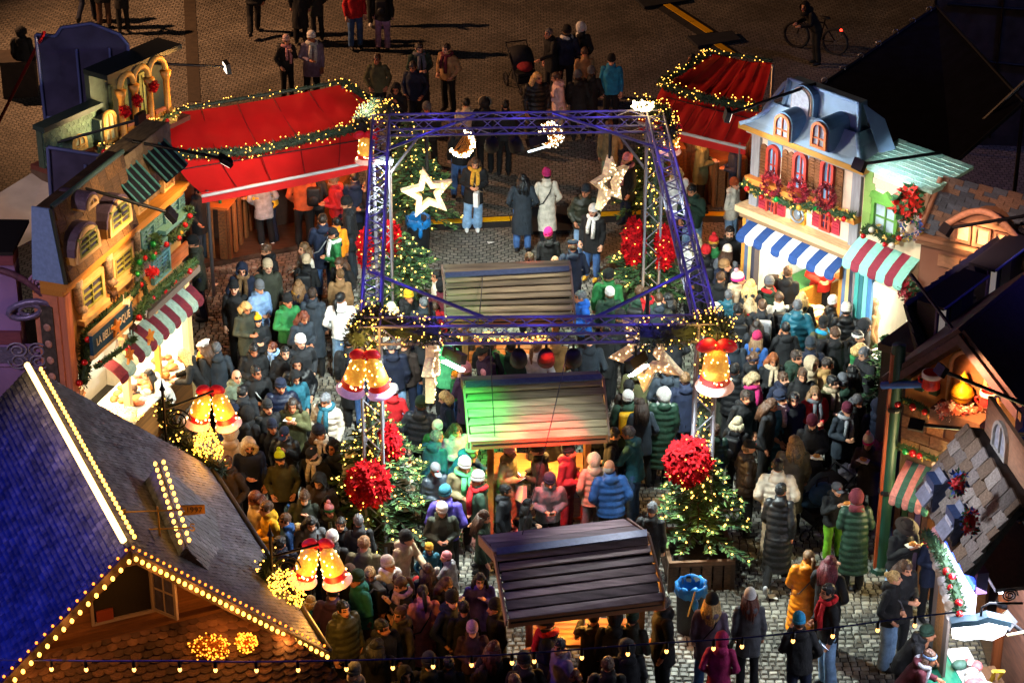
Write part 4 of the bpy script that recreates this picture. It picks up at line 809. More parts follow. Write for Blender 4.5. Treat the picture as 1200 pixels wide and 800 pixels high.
MB().lathe([(.25, .25), (.255, .28), (.25, .31)], 18).obj('ring', M('#b87414', .3, .6), t, True)
f.box('flower_box', M('#6a4432', .7), u-.42, u+.42, -.4, -.003, z-.32, z-.05)
bouquet('flower_box_blooms', 'pink and white blooms in the box under the golden bell', 'flowers', f.w(u, -.22, z-.02), (.42, .16, .16), 150, [M('#d86a4a', .6), M('#ecd0b8', .6), M('#d9a08a', .6), M('#c03a34', .6)], pet=.055, seed=6)
def mug(label, loc, rz, s=1.):
    t = thing('giant_mug', label, 'mug', loc, rz, 'red and white mugs on the terracotta gable'); MB().lathe([(.2, 0), (.24, .04), (.22, .2), (.2, .3), (.25, .34), (.25, .44), (.22, .44), (.2, .36)], 20, m=0).obj('cup', M('#c01c1c', .35), t, True)
    MB().lathe([(.256, .33), (.262, .38), (.256, .45), (.23, .455)], 20, cap=False).obj('fur_rim', M('#e8e4e0', .9, 0, .1, 40, .6), t, True); put(MB().tube([(-.22, 0, .06), (-.34, 0, .1), (-.36, 0, .2), (-.24, 0, .26)], .03, 8).mesh([M('#c01c1c', .35)], True), 'handle', t); t.scale = (s, s, s); return t
u1_, z_ = f.uv(1096, 450, .2); mug('red mug with white rim on the blue gutter of the gable', f.w(u1_, -.35, z_), f.rz, .6)
u1_, z_ = f.uv(1163, 470, .2); mug('red mug with white rim right of the golden bell', f.w(u1_, -.35, z_), f.rz+.4, .55)
garland('fir garland under the terracotta gable with red baubles', [f.w(f.uv(x, y, .2)[0], -.2, f.uv(x, y, .2)[1]) for x, y in ((1052, 468), (1068, 471), (1084, 480), (1100, 488), (1122, 496))], .1, 380, 0, 'rrrow', gold=18, seed=14)
garland('fir garland over the green pink striped awning', [f.w(f.uv(x, y, .2)[0], -.2, f.uv(x, y, .2)[1]) for x, y in ((1044, 520), (1062, 525), (1080, 532), (1106, 541))], .1, 380, 0, 'rgrrw', gold=26, seed=15)
za_ = f.uv(1058, 537)[1]; f.awning(.12, f.uv(1108, 548)[0], za_, za_-.4, .5, (M('#c07a70', .75), M('#2f5c4c', .75)), 6, val=.12)
for k, mt in enumerate((BRNW, M('#3a5a3c', .6), BRNW, M('#4a3550', .6), BRNW)): f.box('side_plank', mt, .02+.12*k, .12+.12*k, -.06, .015, 0, za_-.3)
f.box('opening_frame', M('#7a4a28', .6), .62, .7, -.1, .015, .9, za_-.3)
f.box('lit_back', M('#e0c888', .7, 0, .2, 4), .72, f.uv(1122, 600)[0]+.3, -.01, .015, .9, za_-.1); 
f.box('green_shelf', M('#8aa83c', .6), .75, 1.7, -.45, -.02, 1.55, 1.6); f.box('counter_front', M('#7a4a28', .6, 0, .2, kind='wood'), .72, 1.9, -.5, -.4, 0, .88); f.box('counter_top', M('#c9b070', .6), .7, 1.95, -.6, -.02, .881, .93)
f.box('light_tube', EM('#fff0c0', 14, sample=True), .8, 1.5, -.3, -.26, za_-.25, za_-.2)
lamp('stall_light', 'POINT', f.w(1.2, -.45, za_-.35), '#ffe09a', 90, None, .15)
arm_lamp('arm floodlight crossing in front of the golden bell', f.w(2.6, -.3, f.uv(1192, 462)[1]), f.w(f.uv(1129, 440)[0]+.1, -1.1, f.uv(1124, 440, 1.1)[1]), f.w(1.75, 0, zs+.55), '#ffc27a', 380, .16)
arm_lamp('arm floodlight reaching left over the stone band', f.w(2.2, -.25, f.uv(1165, 486)[1]), f.w(f.uv(1074, 497, 1.0)[0], -1.0, f.uv(1074, 497, 1.0)[1]), f.w(.5, 0, zs2), '#ffb878', 25, .18)
# poles
for x, y, xb, yb, h, col, lab in ((1047, 404, 1031, 670, None, '#173d30', 'dark green steel pole at the corner of the terracotta house'), (1184, 530, 1166, 806, None, '#7a3f1c', 'brown wooden post at the right edge by the lit stall')):
    p = P(xb, yb); top = onplane(x, y, p, Vector((0, -1, 0))); t = thing('corner_pole', lab, 'pole', p); put(rod(M(col, .5, 0, .2, 6), 12), 'shaft', t, align((0, 0, 0), (0, 0, top.z), .11)); MB().lathe([(.15, 0), (.15, .1), (.11, .14)], 12).obj('foot_ring', M(col, .5, 0, .2, 6), t)
    for z in (1.5, 3.0): MB().lathe([(.13, z), (.14, z+.04), (.13, z+.08)], 12).obj('collar', M('#1b1b20', .5, .4), t)
p = P(1036, 672)+Vector((-.12, .02, 0)); 
t = thing('orange_strip', 'rust orange timber edging beside the dark green pole', 'post', p); pbox('timber', t, M('#8a3a14', .6), -.06, .06, -.05, .05, 0, 4.0)

# ------------------------------------------------------------------ right front: stall with slate hood along the lane
Q = P(1098, 768, 1.0); dt = Vector((.155, -.988, 0)).normalized(); A8 = Vector((Q.x, Q.y, 0))-dt*2.3; B8 = Vector((Q.x, Q.y, 0))+dt*2.6
F8 = Fac('slate_hood_stall', 'stone trimmed stall with grey slate hood and glaring white counter', 'stall', A8, B8); f = F8
STN = [M('#8f8a84', .8, 0, .25, 5, .6, 16), M('#7a746c', .8, 0, .25, 5, .6, 16), M('#a09a90', .8, 0, .25, 5, .6, 16), M('#857460', .8, 0, .25, 5, .6, 16)]
U0 = 2.05; f.box('post', M('#6a4a34', .6, 0, .2, kind='wood'), U0, U0+.12, -.05, .1, 0, 3.2)
f.box('back_wall', M('#5a3a2a', .6, 0, .25, kind='wood'), U0, 3.9, 1.1, 1.18, 0, 3.0); f.box('ceiling', M('#4a3a34', .7), U0, 3.7, .2, 1.09, 3.0, 3.06); f.box('back_partition', M('#4a2a1e', .6, 0, .25, kind='wood'), 3.9, f.L, 1.0, 1.06, 0, 1.35); f.box('top_wall', M('#c99a78', .7, 0, .12), 1.8, 3.95, .56, .62, 4.3, 5.0)
f.window(2.2, 2.75, 4.42, 4.95, WHITEP, True, 2, 1, .555, .05, M('#cfd6e4', .3), .05)
f.box('counter_front', M('#5a3a2a', .6, 0, .25, kind='wood'), U0+.13, f.L, -.06, .04, 0, .95); f.box('counter_top', M('#1f7a5c', .5, 0, .15, 8), U0+.13, f.L, -.35, .15, .951, 1.0); f.box('white_worktop', M('#d9d6d0', .5), U0+.13, f.L, .151, .5, .96, 1.02); f.box('inner_shelf', M('#6a4a34', .6, 0, .25, kind='wood'), U0+.13, f.L, .501, .95, .6, .64)
for k, mt in enumerate((M('#5f5a58', .6), M('#8a6238', .6, 0, .25, kind='wood'), M('#8a6238', .6, 0, .25, kind='wood'), M('#5a5048', .6))): f.box('shutter_board', mt, U0+.13+.17*k, U0+.29+.17*k, -.1, -.062, 1.02, 2.55-.12*k)
for k in range(9):
    u, z = U0+.1+.12*k, 2.75-.06*k; put(MB().ell((0, 0, 0), (.12, .09, .1), 8, 6).mesh([STN[k % 4]]), 'rubble_stone', f.t, Matrix.Translation((u, -.14, z)) @ Matrix.Rotation(k, 4, 'X'))
f.box('light_bar', EM('#eef2ff', 16, sample=True), U0+.3, 3.6, .3, .36, 2.9, 2.98)
f.box('opening_glow', EM('#e9edff', 2.2), U0+.25, 3.6, -.06, -.02, 2.2, 2.95); f.box('beam', M('#5a3a6a', .6), U0, 3.65, -.06, .1, 2.96, 3.3); f.box('blue_glow_strip', EM('#3a5cff', 2.5), U0+.1, 3.62, -.09, -.065, 3.02, 3.16)  # glowing sheet under the beam stands in for the white lit opening
HQ = [Vector((1.5, -.22, 3.35)), Vector((3.75, -.22, 3.35)), Vector((3.95, .3, 4.5)), Vector((1.75, .3, 4.5))]
MB().slab(HQ, .08).obj('hood', M('#3f3a38', .8), f.t); MB().slab([Vector((1.75, .3, 4.5)), Vector((3.95, .3, 4.5)), Vector((3.95, .55, 4.45)), Vector((1.75, .55, 4.45))], .06).obj('hood_top', M('#2a2320', .8), f.t)
shingles(f.t, STN, HQ[0]+Vector((0, -.01, .01)), HQ[1]+Vector((0, -.01, .01)), HQ[3]+Vector((0, -.01, .01)), HQ[2]+Vector((0, -.01, .01)), 6, 8, 'slate', .05, 80, False, seed=12)
for k, u in enumerate((1.9, 2.8)):
    d = thing('hood_dormer', None, None); d.parent = f.t
    MB().slab([(u, -.42, 3.55), (u+.36, -.42, 3.55), (u+.36, -.1, 3.98), (u, -.1, 3.98)], .03).obj('lid', M('#8a94a8', .6), d); MB().prism([(u, 3.45), (u+.36, 3.45), (u+.36, 3.9), (u, 3.9)], -.28, .2).obj('dormer_front', M('#34456a', .5), d); MB().prism([(u+.05, 3.5), (u+.31, 3.5), (u+.31, 3.78), (u+.05, 3.78)], -.3, -.282).obj('dormer_glass', M('#c8d0e0', .3), d)
garland('fir garland with red berries along the top of the white lit counter', [f.w(u, -.25, z) for u, z in ((U0, 2.95), (2.5, 3.02), (2.9, 3.0), (3.3, 2.9), (3.65, 2.7))], .16, 420, 0, 'rrrrrrrrrr', seed=18)
for i, (x, y, l_) in enumerate(((1125, 566, 'cluster of red blooms on the upper slate dormer'), (1138, 612, 'string of red berries beside the lower slate dormer'))):
    u, z = f.uv(x, y, .3); bouquet('berry_cluster', l_, 'flowers', f.w(u, -.32, z), (.12, .1, .2), 50, [M('#c41c24', .5), M('#2a4a9a', .5), M('#2d5a34', .6)], pet=.07, seed=20+i, group='berry clusters on the slate hood')
# glowing hanging sign with scalloped snow top on an iron bracket
p = onplane(1148, 735, f.w(3.8, -.2, 0), Vector((0, -1, 0))); sgn = thing('hanging_light_sign', 'glowing white cloud shaped sign hanging from an iron scroll bracket', 'sign', p, 0)
cl = [(-.36, -.14), (-.2, -.18), (0, -.15), (.18, -.18), (.34, -.08), (.38, .05), (.24, .09), (.1, .13), (-.06, .08), (-.2, .07), (-.38, .04)]
MB().prism(cl, -.05, .05).obj('light_face', EM('#f4f6ff', 7, sample=True), sgn); MB().prism([(-.41, .045), (-.2, .075), (-.06, .085), (.1, .135), (.24, .095), (.41, .06), (.41, .14), (.26, .18), (.08, .23), (-.06, .17), (-.24, .16), (-.41, .12)], -.08, .08).obj('scalloped_top', M('#243a44', .6), sgn)
put(MB().tube([(.55, 0, .4), (.1, 0, .4), (.0, 0, .33), (.0, 0, .2)], .018, 6).mesh([M('#101014', .5, .5)], True), 'bracket', sgn)
put(MB().tube([(.36+.11*(1-k/40)*math.cos(k*.5), 0, .53+.11*(1-k/40)*math.sin(k*.5)) for k in range(34)], .012, 5).mesh([M('#101014', .5, .5)], True), 'scroll', sgn)
arm_lamp('square floodlight head beside the glowing hanging sign', onplane(1215, 752, f.w(3.4, 0, 0), Vector((0, -1, 0))), onplane(1181, 727, f.w(3.4, 0, 0), Vector((0, -1, 0))), f.w(3.0, 0, 1.5), '#dfe6ff', 10, .22)
lamp('stall_light', 'AREA', f.w(3.4, .4, 2.8), '#e6ecff', 110, f.w(3.4, -.8, .9), 1.6); lamp('stall_light', 'POINT', f.w(3.2, -.3, 2.0), '#e6ecff', 22, None, .3)
goods('papers and packets on the white worktop of the slate stall', f, 2.5, 4.6, .2, .45, 1.03, ('#c86a6a', '#e4e0da', '#3a5a4a', '#d8d0c0'), 30, .1, name='packets', cat='goods')
lamp('hood_fill', 'SPOT', f.w(2.4, -2.6, 6.2), '#f2f0ff', 190, f.w(2.8, 0, 3.9), .2, 50, .8)  # added neutral fill on the slate hood, no fixture
# scaffold panel at the right edge, blue light also put into its colours
c0 = P(1180, 640, 0); zl = lambda x, y: onplane(x, y, c0+Vector((0, .9, 0)), Vector((-.25, -1, 0)).normalized())
BLP = M('#1d2c7a', .7, 0, .2, 3, .2, 10); pp = [zl(1168, 600), zl(1230, 610), zl(1230, 430), zl(1163, 490)]
panel_wall('scenery_panel', 'blue lit sheet in a tubular frame at the right edge', pp, .06, BLP, M('#2f48c8', .4, .2), [((.55, pp[0].z), (.55, pp[2].z-.5)), ((0, (pp[0].z+pp[3].z)/2), (1, (pp[0].z+pp[3].z)/2-.2))])
lamp('blue_wash', 'SPOT', (14, 24, 6), '#2a46ff', 420, P(1190, 560, 2.2), .3, 20, .9)
# bench and timber floor under the stall roof at the right edge
t = thing('bench', 'orange slatted beer bench at the bottom right edge', 'bench', P(1190, 770, 0)); 
for k in range(2): pbox('seat_board', t, M('#b0541c', .5, 0, .2, kind='wood'), -.3, 1.0, -.14+k*.15, -.01+k*.15, .43, .46)
for x in (-.1, .8): pbox('leg', t, M('#5a2c14', .6), x, x+.05, -.12, .12, 0, .43)
tag(MB().bx(0, 2.6, 0, 3.2, 0, .05).obj('stall_floor', M('#3a281e', .7, 0, .3, 6, kind='wood'), None, False, Matrix.Translation(P(1172, 830, 0)+Vector((0, 0, .006)))), kind='structure')

# ------------------------------------------------------------------ dark tarpaulin roof and metal sheets at the upper right
a, b, c, d = P(950, 92, 3.2), P(1098, 8, 3.6), P(1215, 120, 4.6), P(1110, 205, 3.6)
t = thing('dark_tarpaulin_roof', 'black tarpaulin roof behind the blue roofed house', 'roof', (a.x, a.y, 0)); o_ = Vector((a.x, a.y, 0))
q0 = [P(955, 105, 3.2), P(1098, 8, 3.4), P(1200, 120, 4.4), P(1115, 195, 3.4), P(1015, 165, 3.2)]
MB().slab([p-o_ for p in reversed(q0)], .05).obj('tarpaulin', M('#0a0c18', .95, 0, .3, 3, .2, 8, .05), t); 
for i in range(5): put(rod(M('#15181f', .5, .3)), 'edge_pole', t, align(q0[i]-o_, q0[(i+1) % 5]-o_, .035))
for i in (0, 1, 2): put(rod(M('#15181f', .5, .3)), 'support', t, align(Vector((q0[i].x, q0[i].y, 0))-o_, q0[i]-o_-Vector((0, 0, .04)), .04))
for k in range(7): p = q0[0].lerp(q0[1], (k+.5)/7); put(MB().tube([(.06*math.cos(R(a_)), 0, .06*math.sin(R(a_))) for a_ in range(0, 361, 40)], .012, 5).mesh([STEEL], True), 'eyelet', t, Matrix.Translation(p-o_+Vector((0, 0, .06))))
c0 = P(1150, 170, 0); zl = lambda x, y: onplane(x, y, c0, Vector((-.1, -1, 0)).normalized()); TIN = M('#4a4e5a', .45, .4, .25, 3, .1, 6)
pp = [zl(1096, 160), zl(1225, 200), zl(1225, -40), zl(1096, -40)]
panel_wall('metal_sheet_wall', 'grey blue metal sheet wall in a dark frame at top right', pp, .08, TIN, M('#14161c', .5, .4), [((.48, .2), (.48, pp[2].z)), ((0, zl(1150, 68).z), (1, zl(1150, 68).z-.2)), ((0, zl(1150, 6).z), (1, zl(1150, 6).z-.1))])
p = P(1130, 170, 3.2); t = MB().tube([P(1206, 92, 4.8), P(1120, 172, 3.2)], .05, 8).obj('stay_pole', M('#14161c', .5, .4)); tag(t, 'slanting dark stay pole in front of the metal sheets', 'pole')

lamp('metal_wall_fill', 'SPOT', (16, 46, 13), '#8f96ff', 520, P(1160, 60, 2.5), .3, 50, .9)  # added bluish fill for the metal sheets, no lamp stands there

# ------------------------------------------------------------------ bottom left: the big shingled stall roof
Ec = P(380, 758, 2.6); a = R(23.8); dr = Vector((-math.sin(a), math.cos(a), 0)); nr = Vector((dr.y, -dr.x, 0))   # ridge runs away along dr; nr points right
Ap = onplane(150, 640, Ec, dr); Lv = onplane(0, 795, Ec, dr)
far = P(35, 430, Ap.z); LEN = (far-Ap).dot(dr)
def rl(u, v, z): return Vector((u, v, z))                    # roof-local: u right of ridge, v along ridge, z
rt = thing('shingled_stall_roof', 'big steep shingled stall roof with glowing ridge at the bottom left', 'roof', (Ap.x, Ap.y, 0), math.atan2(nr.y, nr.x))
ZA = Ap.z; UE = (Ec-Ap).dot(nr); ZE = 2.6; UL = (Lv-Ap).dot(nr); ZL = Lv.z; sl = (ZA-ZL)/(-UL); ULB = UL*1.9; ZLB = ZA-sl*(-ULB)
iv = (Matrix.Translation((Ap.x, Ap.y, 0)) @ Matrix.Rotation(math.atan2(nr.y, nr.x), 4, 'Z')).inverted()
BT = [M('#5d5f6e', .5, 0, .35, 3, .3, 12), M('#4e5060', .5, 0, .35, 3, .3, 12), M('#6b6c78', .55, 0, .35, 3, .3, 12)]; GT = [M('#62626a', .5, 0, .35, 3, .3, 12), M('#525258', .5, 0, .35, 3, .3, 12), M('#72727a', .55, 0, .35, 3, .3, 12)]
ST_ = [M('#5e4236', .55, 0, .35, 4, .4, 14), M('#4a342c', .55, 0, .35, 4, .4, 14), M('#70503e', .55, 0, .35, 4, .4, 14)]
# cross-section: steep left slope; right slope falls to a valley, rises to a small second ridge and falls to the eave
UV_, ZV = UE*.46, ZA-(ZA-ZE)*.50; U2, Z2 = UE*.56, ZA-(ZA-ZE)*.46
MB().slab([rl(ULB, -.08, ZLB), rl(0, -.08, ZA), rl(0, LEN, ZA), rl(ULB, LEN, ZLB)], .1).obj('left_deck', M('#23222a', .8), rt)
MB().slab([rl(0, -.08, ZA-.002), rl(UE, -.08, ZE-.002), rl(UE, LEN, ZE-.002), rl(0, LEN, ZA-.002)], .1).obj('right_deck', M('#2a2622', .8), rt)
def sl_rows(mats, lo0, lo1, hi0, hi1, rows, cols, lim, sc=True, th=.02, seed=0, nm='shingle'): shingles(rt, mats, lo0, lo1, hi0, hi1, rows, cols, nm, th, lim, sc, seed=seed)
sl_rows(BT, rl(ULB, LEN, ZLB), rl(ULB, -.1, ZLB), rl(0, LEN, ZA), rl(0, -.1, ZA), 56, 60, 60, False, .01, 1)
sl_rows(GT, rl(UE, -.1, ZE), rl(UE, LEN, ZE), rl(0, -.1, ZA), rl(0, LEN, ZA), 48, 60, 60, True, .01, 2)
# low second roof with its own lit ridge, butting into the right slope
v0, v1 = (iv @ onplane(218, 640, Ec+dr*.4, dr)).y, 2.35
p0 = iv @ P(218, 642, 4.25); p1 = iv @ P(186, 543, 4.25)
e0, e1 = rl(p0.x+.55, p0.y, 3.35), rl(p1.x+.75, p1.y, 3.3); w0, w1 = rl(p0.x-.42, p0.y, 3.75), rl(p1.x-.42, p1.y, 3.75)
for nm, q in (('second_roof_slope', (e0, e1, p1, p0)), ('second_roof_slope', (p0, p1, w1, w0))): MB().slab([Vector(x) for x in q], .05).obj(nm, M('#4a4440', .7), rt)
sl_rows(GT, e0, e1, Vector(p0), Vector(p1), 8, 18, 70, True, .014, 5); sl_rows(BT, Vector(w1), Vector(w0), Vector(p1), Vector(p0), 6, 16, 40, True, .014, 6)
MB().poly([w0, Vector(p0), e0]).obj('second_gable', M('#3a2c24', .8), rt)
BIG = MB().ell((0, 0, 0), (.027, .027, .034), 8, 6).mesh([EM('#ffb348', 6)], True)
def bulb_row(parent, a, b, n, off=(0, 0, .05), me=None):
    for k in range(n): put(me or BIG, 'bulb', parent, Matrix.Translation(Vector(a).lerp(Vector(b), (k+.5)/n)+Vector(off)))
bulb_row(rt, p0, p1, 13, (-.06, 0, .06)); bulb_row(rt, p0, p1, 13, (.06, 0, .06))
# ridge: glowing tube and a row of bulbs
put(rod(EM('#ffd080', 5), 8), 'glow_tube', rt, align((-.04, .05, ZA+.07), (-.04, LEN-.05, ZA+.07), .045)); put(rod(M('#3a342c', .6), 8), 'ridge_cap', rt, align((0, -.08, ZA), (0, LEN, ZA), .05))
bulb_row(rt, (.13, .1, ZA-.02), (.13, LEN-.1, ZA-.02), 40, (0, 0, .04))
for k in range(5): l = lamp('ridge_glow', 'POINT', (0, 0, 0), '#ffcf86', 4, None, .1); l.parent = rt; l.location = (-.05, LEN*(k+.5)/5, ZA+.28)
# verges with bulbs, gable wall and casement window
FRW = M('#8a7a72', .6, 0, .15); GW = M('#6b4526', .75, 0, .3, 6, .3, 20, kind='wood')
for (u1, z1), n in (((ULB, ZLB), 30), ((UE, ZE), 34)):
    A_, B_ = rl(0, -.1, ZA), rl(u1, -.1, z1); MB().slab([A_+Vector((0, -.05, .04)), B_+Vector((0, -.05, .04)), B_+Vector((0, -.05, -.13)), A_+Vector((0, -.05, -.13))], .05).obj('barge_board', M('#3a2a20', .6), rt)
    bulb_row(rt, A_+Vector((0, -.13, -.03)), B_+Vector((0, -.13, -.03)), n, (0, 0, 0)); bulb_row(rt, A_+Vector((0, -.02, .06)), B_+Vector((0, -.02, .06)), n, (0, 0, .02), MB().ell((0, 0, 0), (.02, .02, .02), 6, 4).mesh([EM('#ff8a2a', 3)], True))
for t_ in (.12, .3, .5, .75):
    l = lamp('verge_glow', 'POINT', (0, 0, 0), '#ffa24a', 3, None, .08); l.parent = rt; l.location = (UE*t_, -.35, lerp(ZA, ZE, t_)-.05)
    l = lamp('verge_glow', 'POINT', (0, 0, 0), '#ffa24a', 3, None, .08); l.parent = rt; l.location = (ULB*t_*.9, -.35, lerp(ZA, ZLB, t_*.9)-.05)
vg = .3; zs_ = ZA-1.4
k_ = (ZA-zs_)/(ZA-ZE)*UE; kl = -(ZA-zs_)/sl
MB().prism([(kl, zs_), (k_, zs_), (0, ZA-.06)], vg, vg+.06).obj('gable_wall', GW, rt)
g0 = iv @ onplane(118, 668, rt.matrix_basis @ Vector((0, vg, 0)), dr); g1 = iv @ onplane(172, 708, rt.matrix_basis @ Vector((0, vg, 0)), dr)
wx0, wx1, wz0, wz1 = -.46, .3, zs_+.2, zs_+.94
for q in ((wx0-.04, wx0, wz0-.04, wz1+.04), (wx1, wx1+.04, wz0-.04, wz1+.04), (wx0, wx1, wz0-.04, wz0), (wx0, wx1, wz1, wz1+.04)): pbox('window_frame', rt, FRW, q[0], q[1], vg-.05, vg-.002, q[2], q[3])
pbox('window_opening', rt, M('#17120f', .8), wx0, wx1, vg-.012, vg-.003, wz0, wz1); pbox('stored_box', rt, M('#7a3420', .6), wx0+.03, wx0+.25, vg-.045, vg-.013, wz0, wz0+.16)
cs = thing('casement', None, None); cs.parent = rt; cs.location = (wx1+.02, vg-.05, wz0); cs.rotation_euler = (0, 0, R(-58))
for q in ((0, .045, 0, .72), (.38, .42, 0, .72), (.045, .38, 0, .045), (.045, .38, .675, .72)): pbox('sash_rail', cs, FRW, q[0], q[1], -.02, .02, q[2], q[3])
for q in ((.2, .225, .045, .675), (.045, .38, .35, .375)): pbox('muntin', cs, FRW, q[0], q[1], -.012, .012, q[2], q[3])
pbox('pane', cs, NIGHTG, .045, .38, -.004, .004, .045, .675)
pbox('gable_sill', rt, GW, kl+.1, k_-.1, vg-.12, vg, zs_-.04, zs_+.02)
# skirt of scalloped shingles in front of the gable, falling towards the camera
run = 1.75; drop = .95
pk = [rl(kl, vg-.1, zs_-.03), rl(k_, vg-.1, zs_-.03)]; lowz = ZE-.04
def vrow(t_):                                                # left and right ends on the verge planes
    z = lerp(zs_-.03, lowz, t_); return rl(-(ZA-z)/sl, lerp(vg-.1, -1.0, t_), z), rl((ZA-z)/(ZA-ZE)*UE, lerp(vg-.1, -1.0, t_), z)
a0, b0 = vrow(0); a1, b1 = vrow(1)
MB().slab([a1, b1, b0, a0], .08).obj('skirt_deck', M('#2a1d18', .8), rt); sl_rows(ST_, a1, b1, a0, b0, 15, 26, 300, True, .022, 7, 'skirt_shingle')
a2, b2 = rl(a1.x-.2, -2.2, lowz-1.0), rl(b1.x-.35, -1.35, lowz-.32)
put(rod(M('#1c1614', .6), 6), 'gutter', rt, align(b1+Vector((0, -.03, 0)), a1+Vector((0, -.05, 0)), .05)); put(rod(M('#1c1614', .6), 6), 'gutter', rt, align(rl(UE+.03, -.1, ZE), rl(UE+.03, LEN, ZE), .05))
for u_, v_ in ((UE*.8, .1), (UE*.8, LEN-.3), (ULB*.8, .1), (ULB*.8, LEN-.3)): put(rod(DARKW), 'post', rt, align((u_, v_, 0), (u_, v_, (ZA-(ZA-ZE)*.8-.12) if u_ > 0 else ZA-sl*(-u_)-.12), .07))
pbox('stall_wall', rt, DARKW, ULB*.75, UE*.75, LEN*.3, LEN*.33, 0, 2.4); pbox('stall_counter', rt, DARKW, UE*.78, UE*.86, .2, LEN-.4, 0, 1.0)
lamp('blue_wash', 'SPOT', (-14, 25, 12), '#2c3cf0', 1700, (Ap+far)/2+nr*(-1.6)+Vector((0, -1, -1)), .3, 44, .8)
lamp('violet_wash', 'SPOT', (-15, 22, 12), '#ffe2f4', 1500, P(40, 350, 3), .3, 34, .9)
lamp('roof_fill', 'SPOT', (1.5, 31.4, 4.6), '#dce4ea', 900, P(240, 590, 3), .2, 60, .9)
# weather vane on the second ridge
wv = thing('weather_vane', 'gilded weather vane with arrow and compass letters on the shingled roof', 'weather vane', rt.matrix_basis @ (Vector(p0)+Vector((-.25, .35, .0))), 0); GLD = M('#b98a3a', .4, .7, .2)
put(rod(GLD), 'mast', wv, align((0, 0, -.2), (0, 0, .5), .015)); put(rod(GLD), 'arrow_shaft', wv, align((-.42, 0, .42), (.4, 0, .46), .012)); put(rod(GLD), 'compass_bar', wv, align((-.4, 0, .14), (.4, 0, .18), .012))
MB().prism([(-.42, .37), (-.52, .42), (-.42, .47)], -.01, .01).obj('arrow_head', GLD, wv); MB().prism([(.3, .37), (.62, .4), (.62, .53), (.3, .52), (.36, .445)], -.01, .01).obj('tail_plate', GLD, wv)
text(None, '1997', .11, M('#3a2a18', .6), Matrix.Translation((.48, -.014, .46)) @ FACING, wv); text(None, 'N', .17, GLD, Matrix.Translation((-.44, 0, .14)) @ FACING, wv); text(None, 'S', .17, GLD, Matrix.Translation((.44, 0, .18)) @ FACING, wv)
# tangle of wire ornaments on the skirt roof: two glowing wire shapes
def light_net(label, c, rad, n, mat, seed, group, wire=True, r=.012, shape=None, name='wire_ornament'):
    rnd = random.Random(seed); t = thing(name, label, 'ornament', c, 0, group); pp = []; mb = MB(); last = None
    for k in range(n):
        q = Vector((rnd.gauss(0, 1), rnd.gauss(0, 1), rnd.gauss(0, 1))).normalized()*rnd.uniform(.65, 1); p = Vector((q.x*rad[0], q.y*rad[1], q.z*rad[2]))
        if shape: p = shape(p, rnd)
        pp.append(p)
        if wire and last is not None and k % 2 == 0: mb.tube([last, (last+p)*.55, p], .007, 4)
        last = p
    if wire: mb.obj('wire_frame', M('#c98a3a', .4, .6, .2), t)
    bulbs(pp, r, 'fairy_lights', mat, t); return t
for x, y, l_, sd in ((246, 764, 'golden glowing wire ornament lying on the brown skirt shingles', 1), (290, 758, 'smaller golden wire ornament at the right end of the skirt shingles', 2)):
    n_ = (a1-a0).cross(b0-a0).normalized(); m3 = rt.matrix_basis.to_3x3(); c = onplane(x, y, rt.matrix_basis @ a0, m3 @ n_)+Vector((0, -.06, .12)); light_net(l_, c, (.3, .16, .2) if sd == 1 else (.16, .12, .16), 170, EM('#ff9a2a', 4), sd, 'golden wire ornaments on the skirt roof')
lamp('ornament_glow', 'POINT', c+Vector((-.1, -.3, .25)), '#ff9c3c', 3, None, .1)

# ------------------------------------------------------------------ bells, stars and fairy-light ornaments
BELLG = EM('#ffae3c', 1.1, .6, 26, base='#d8a040'); BELLR = EM('#d01818', .5, .4, 30, base='#a01010'); BELLS = EM('#ffb08a', .75, .5, 24, base='#c9a0a0'); BELLP = EM('#c79ae0', .5, .4, 24, base='#a890c0')
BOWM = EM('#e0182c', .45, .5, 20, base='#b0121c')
def bells(label, c, s, spread=.3, group='pairs of glowing bells with red bows', single=False, rz=0., rim=None):
    t = thing('christmas_bells', label, 'bells', c, rz, group)
    for k, (dx, tilt) in enumerate(((0, 0),) if single else ((-spread, 16), (spread, -13))):
        b = thing('bell', None, None); b.parent = t; b.location = (dx*s, 0 if k == 0 else -.1*s, -(.95 if single else 1.12)*s); b.rotation_euler = (R(6), R(tilt), 0); b.scale = (.92, .92, 1.2 if not single else 1.0)
        mb = MB(); bell_shape(mb, s); mb.obj('bell_body', [BELLG, BELLR, rim or BELLS], b, True)
        rnd = random.Random(k); pp = []
        for _ in range(30):
            z = rnd.uniform(-.05, .9); rr = lerp(.44, .25, min(1, max(0, z/.85))); a_ = rnd.random()*6.283; pp.append(Vector((rr*s*math.cos(a_), rr*s*math.sin(a_), z*s)))
        bulbs(pp, .016, 'fairy_lights', EM('#ffe08a', 9), b)
    bw = MB()
    for sx_ in (-1, 1):
        bw.ell((sx_*.24*s, -.1*s, .1*s), (.25*s, .13*s, .17*s), 10, 7, 0, Matrix.Rotation(R(sx_*18), 3, 'Y')); bw.slab([(sx_*.02*s, -.12*s, 0), (sx_*.12*s, -.12*s, 0), (sx_*.24*s, -.16*s, -.4*s), (sx_*.12*s, -.16*s, -.42*s)] if sx_ < 0 else [(.12*s, -.12*s, 0), (.02*s, -.12*s, 0), (.12*s, -.16*s, -.42*s), (.24*s, -.16*s, -.4*s)], .02)
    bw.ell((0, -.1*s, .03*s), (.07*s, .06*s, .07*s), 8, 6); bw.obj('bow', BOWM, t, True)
    put(rod(M('#141414', .6)), 'hanger', t, align((0, 0, 0), (0, 0, .35*s), .012)); return t
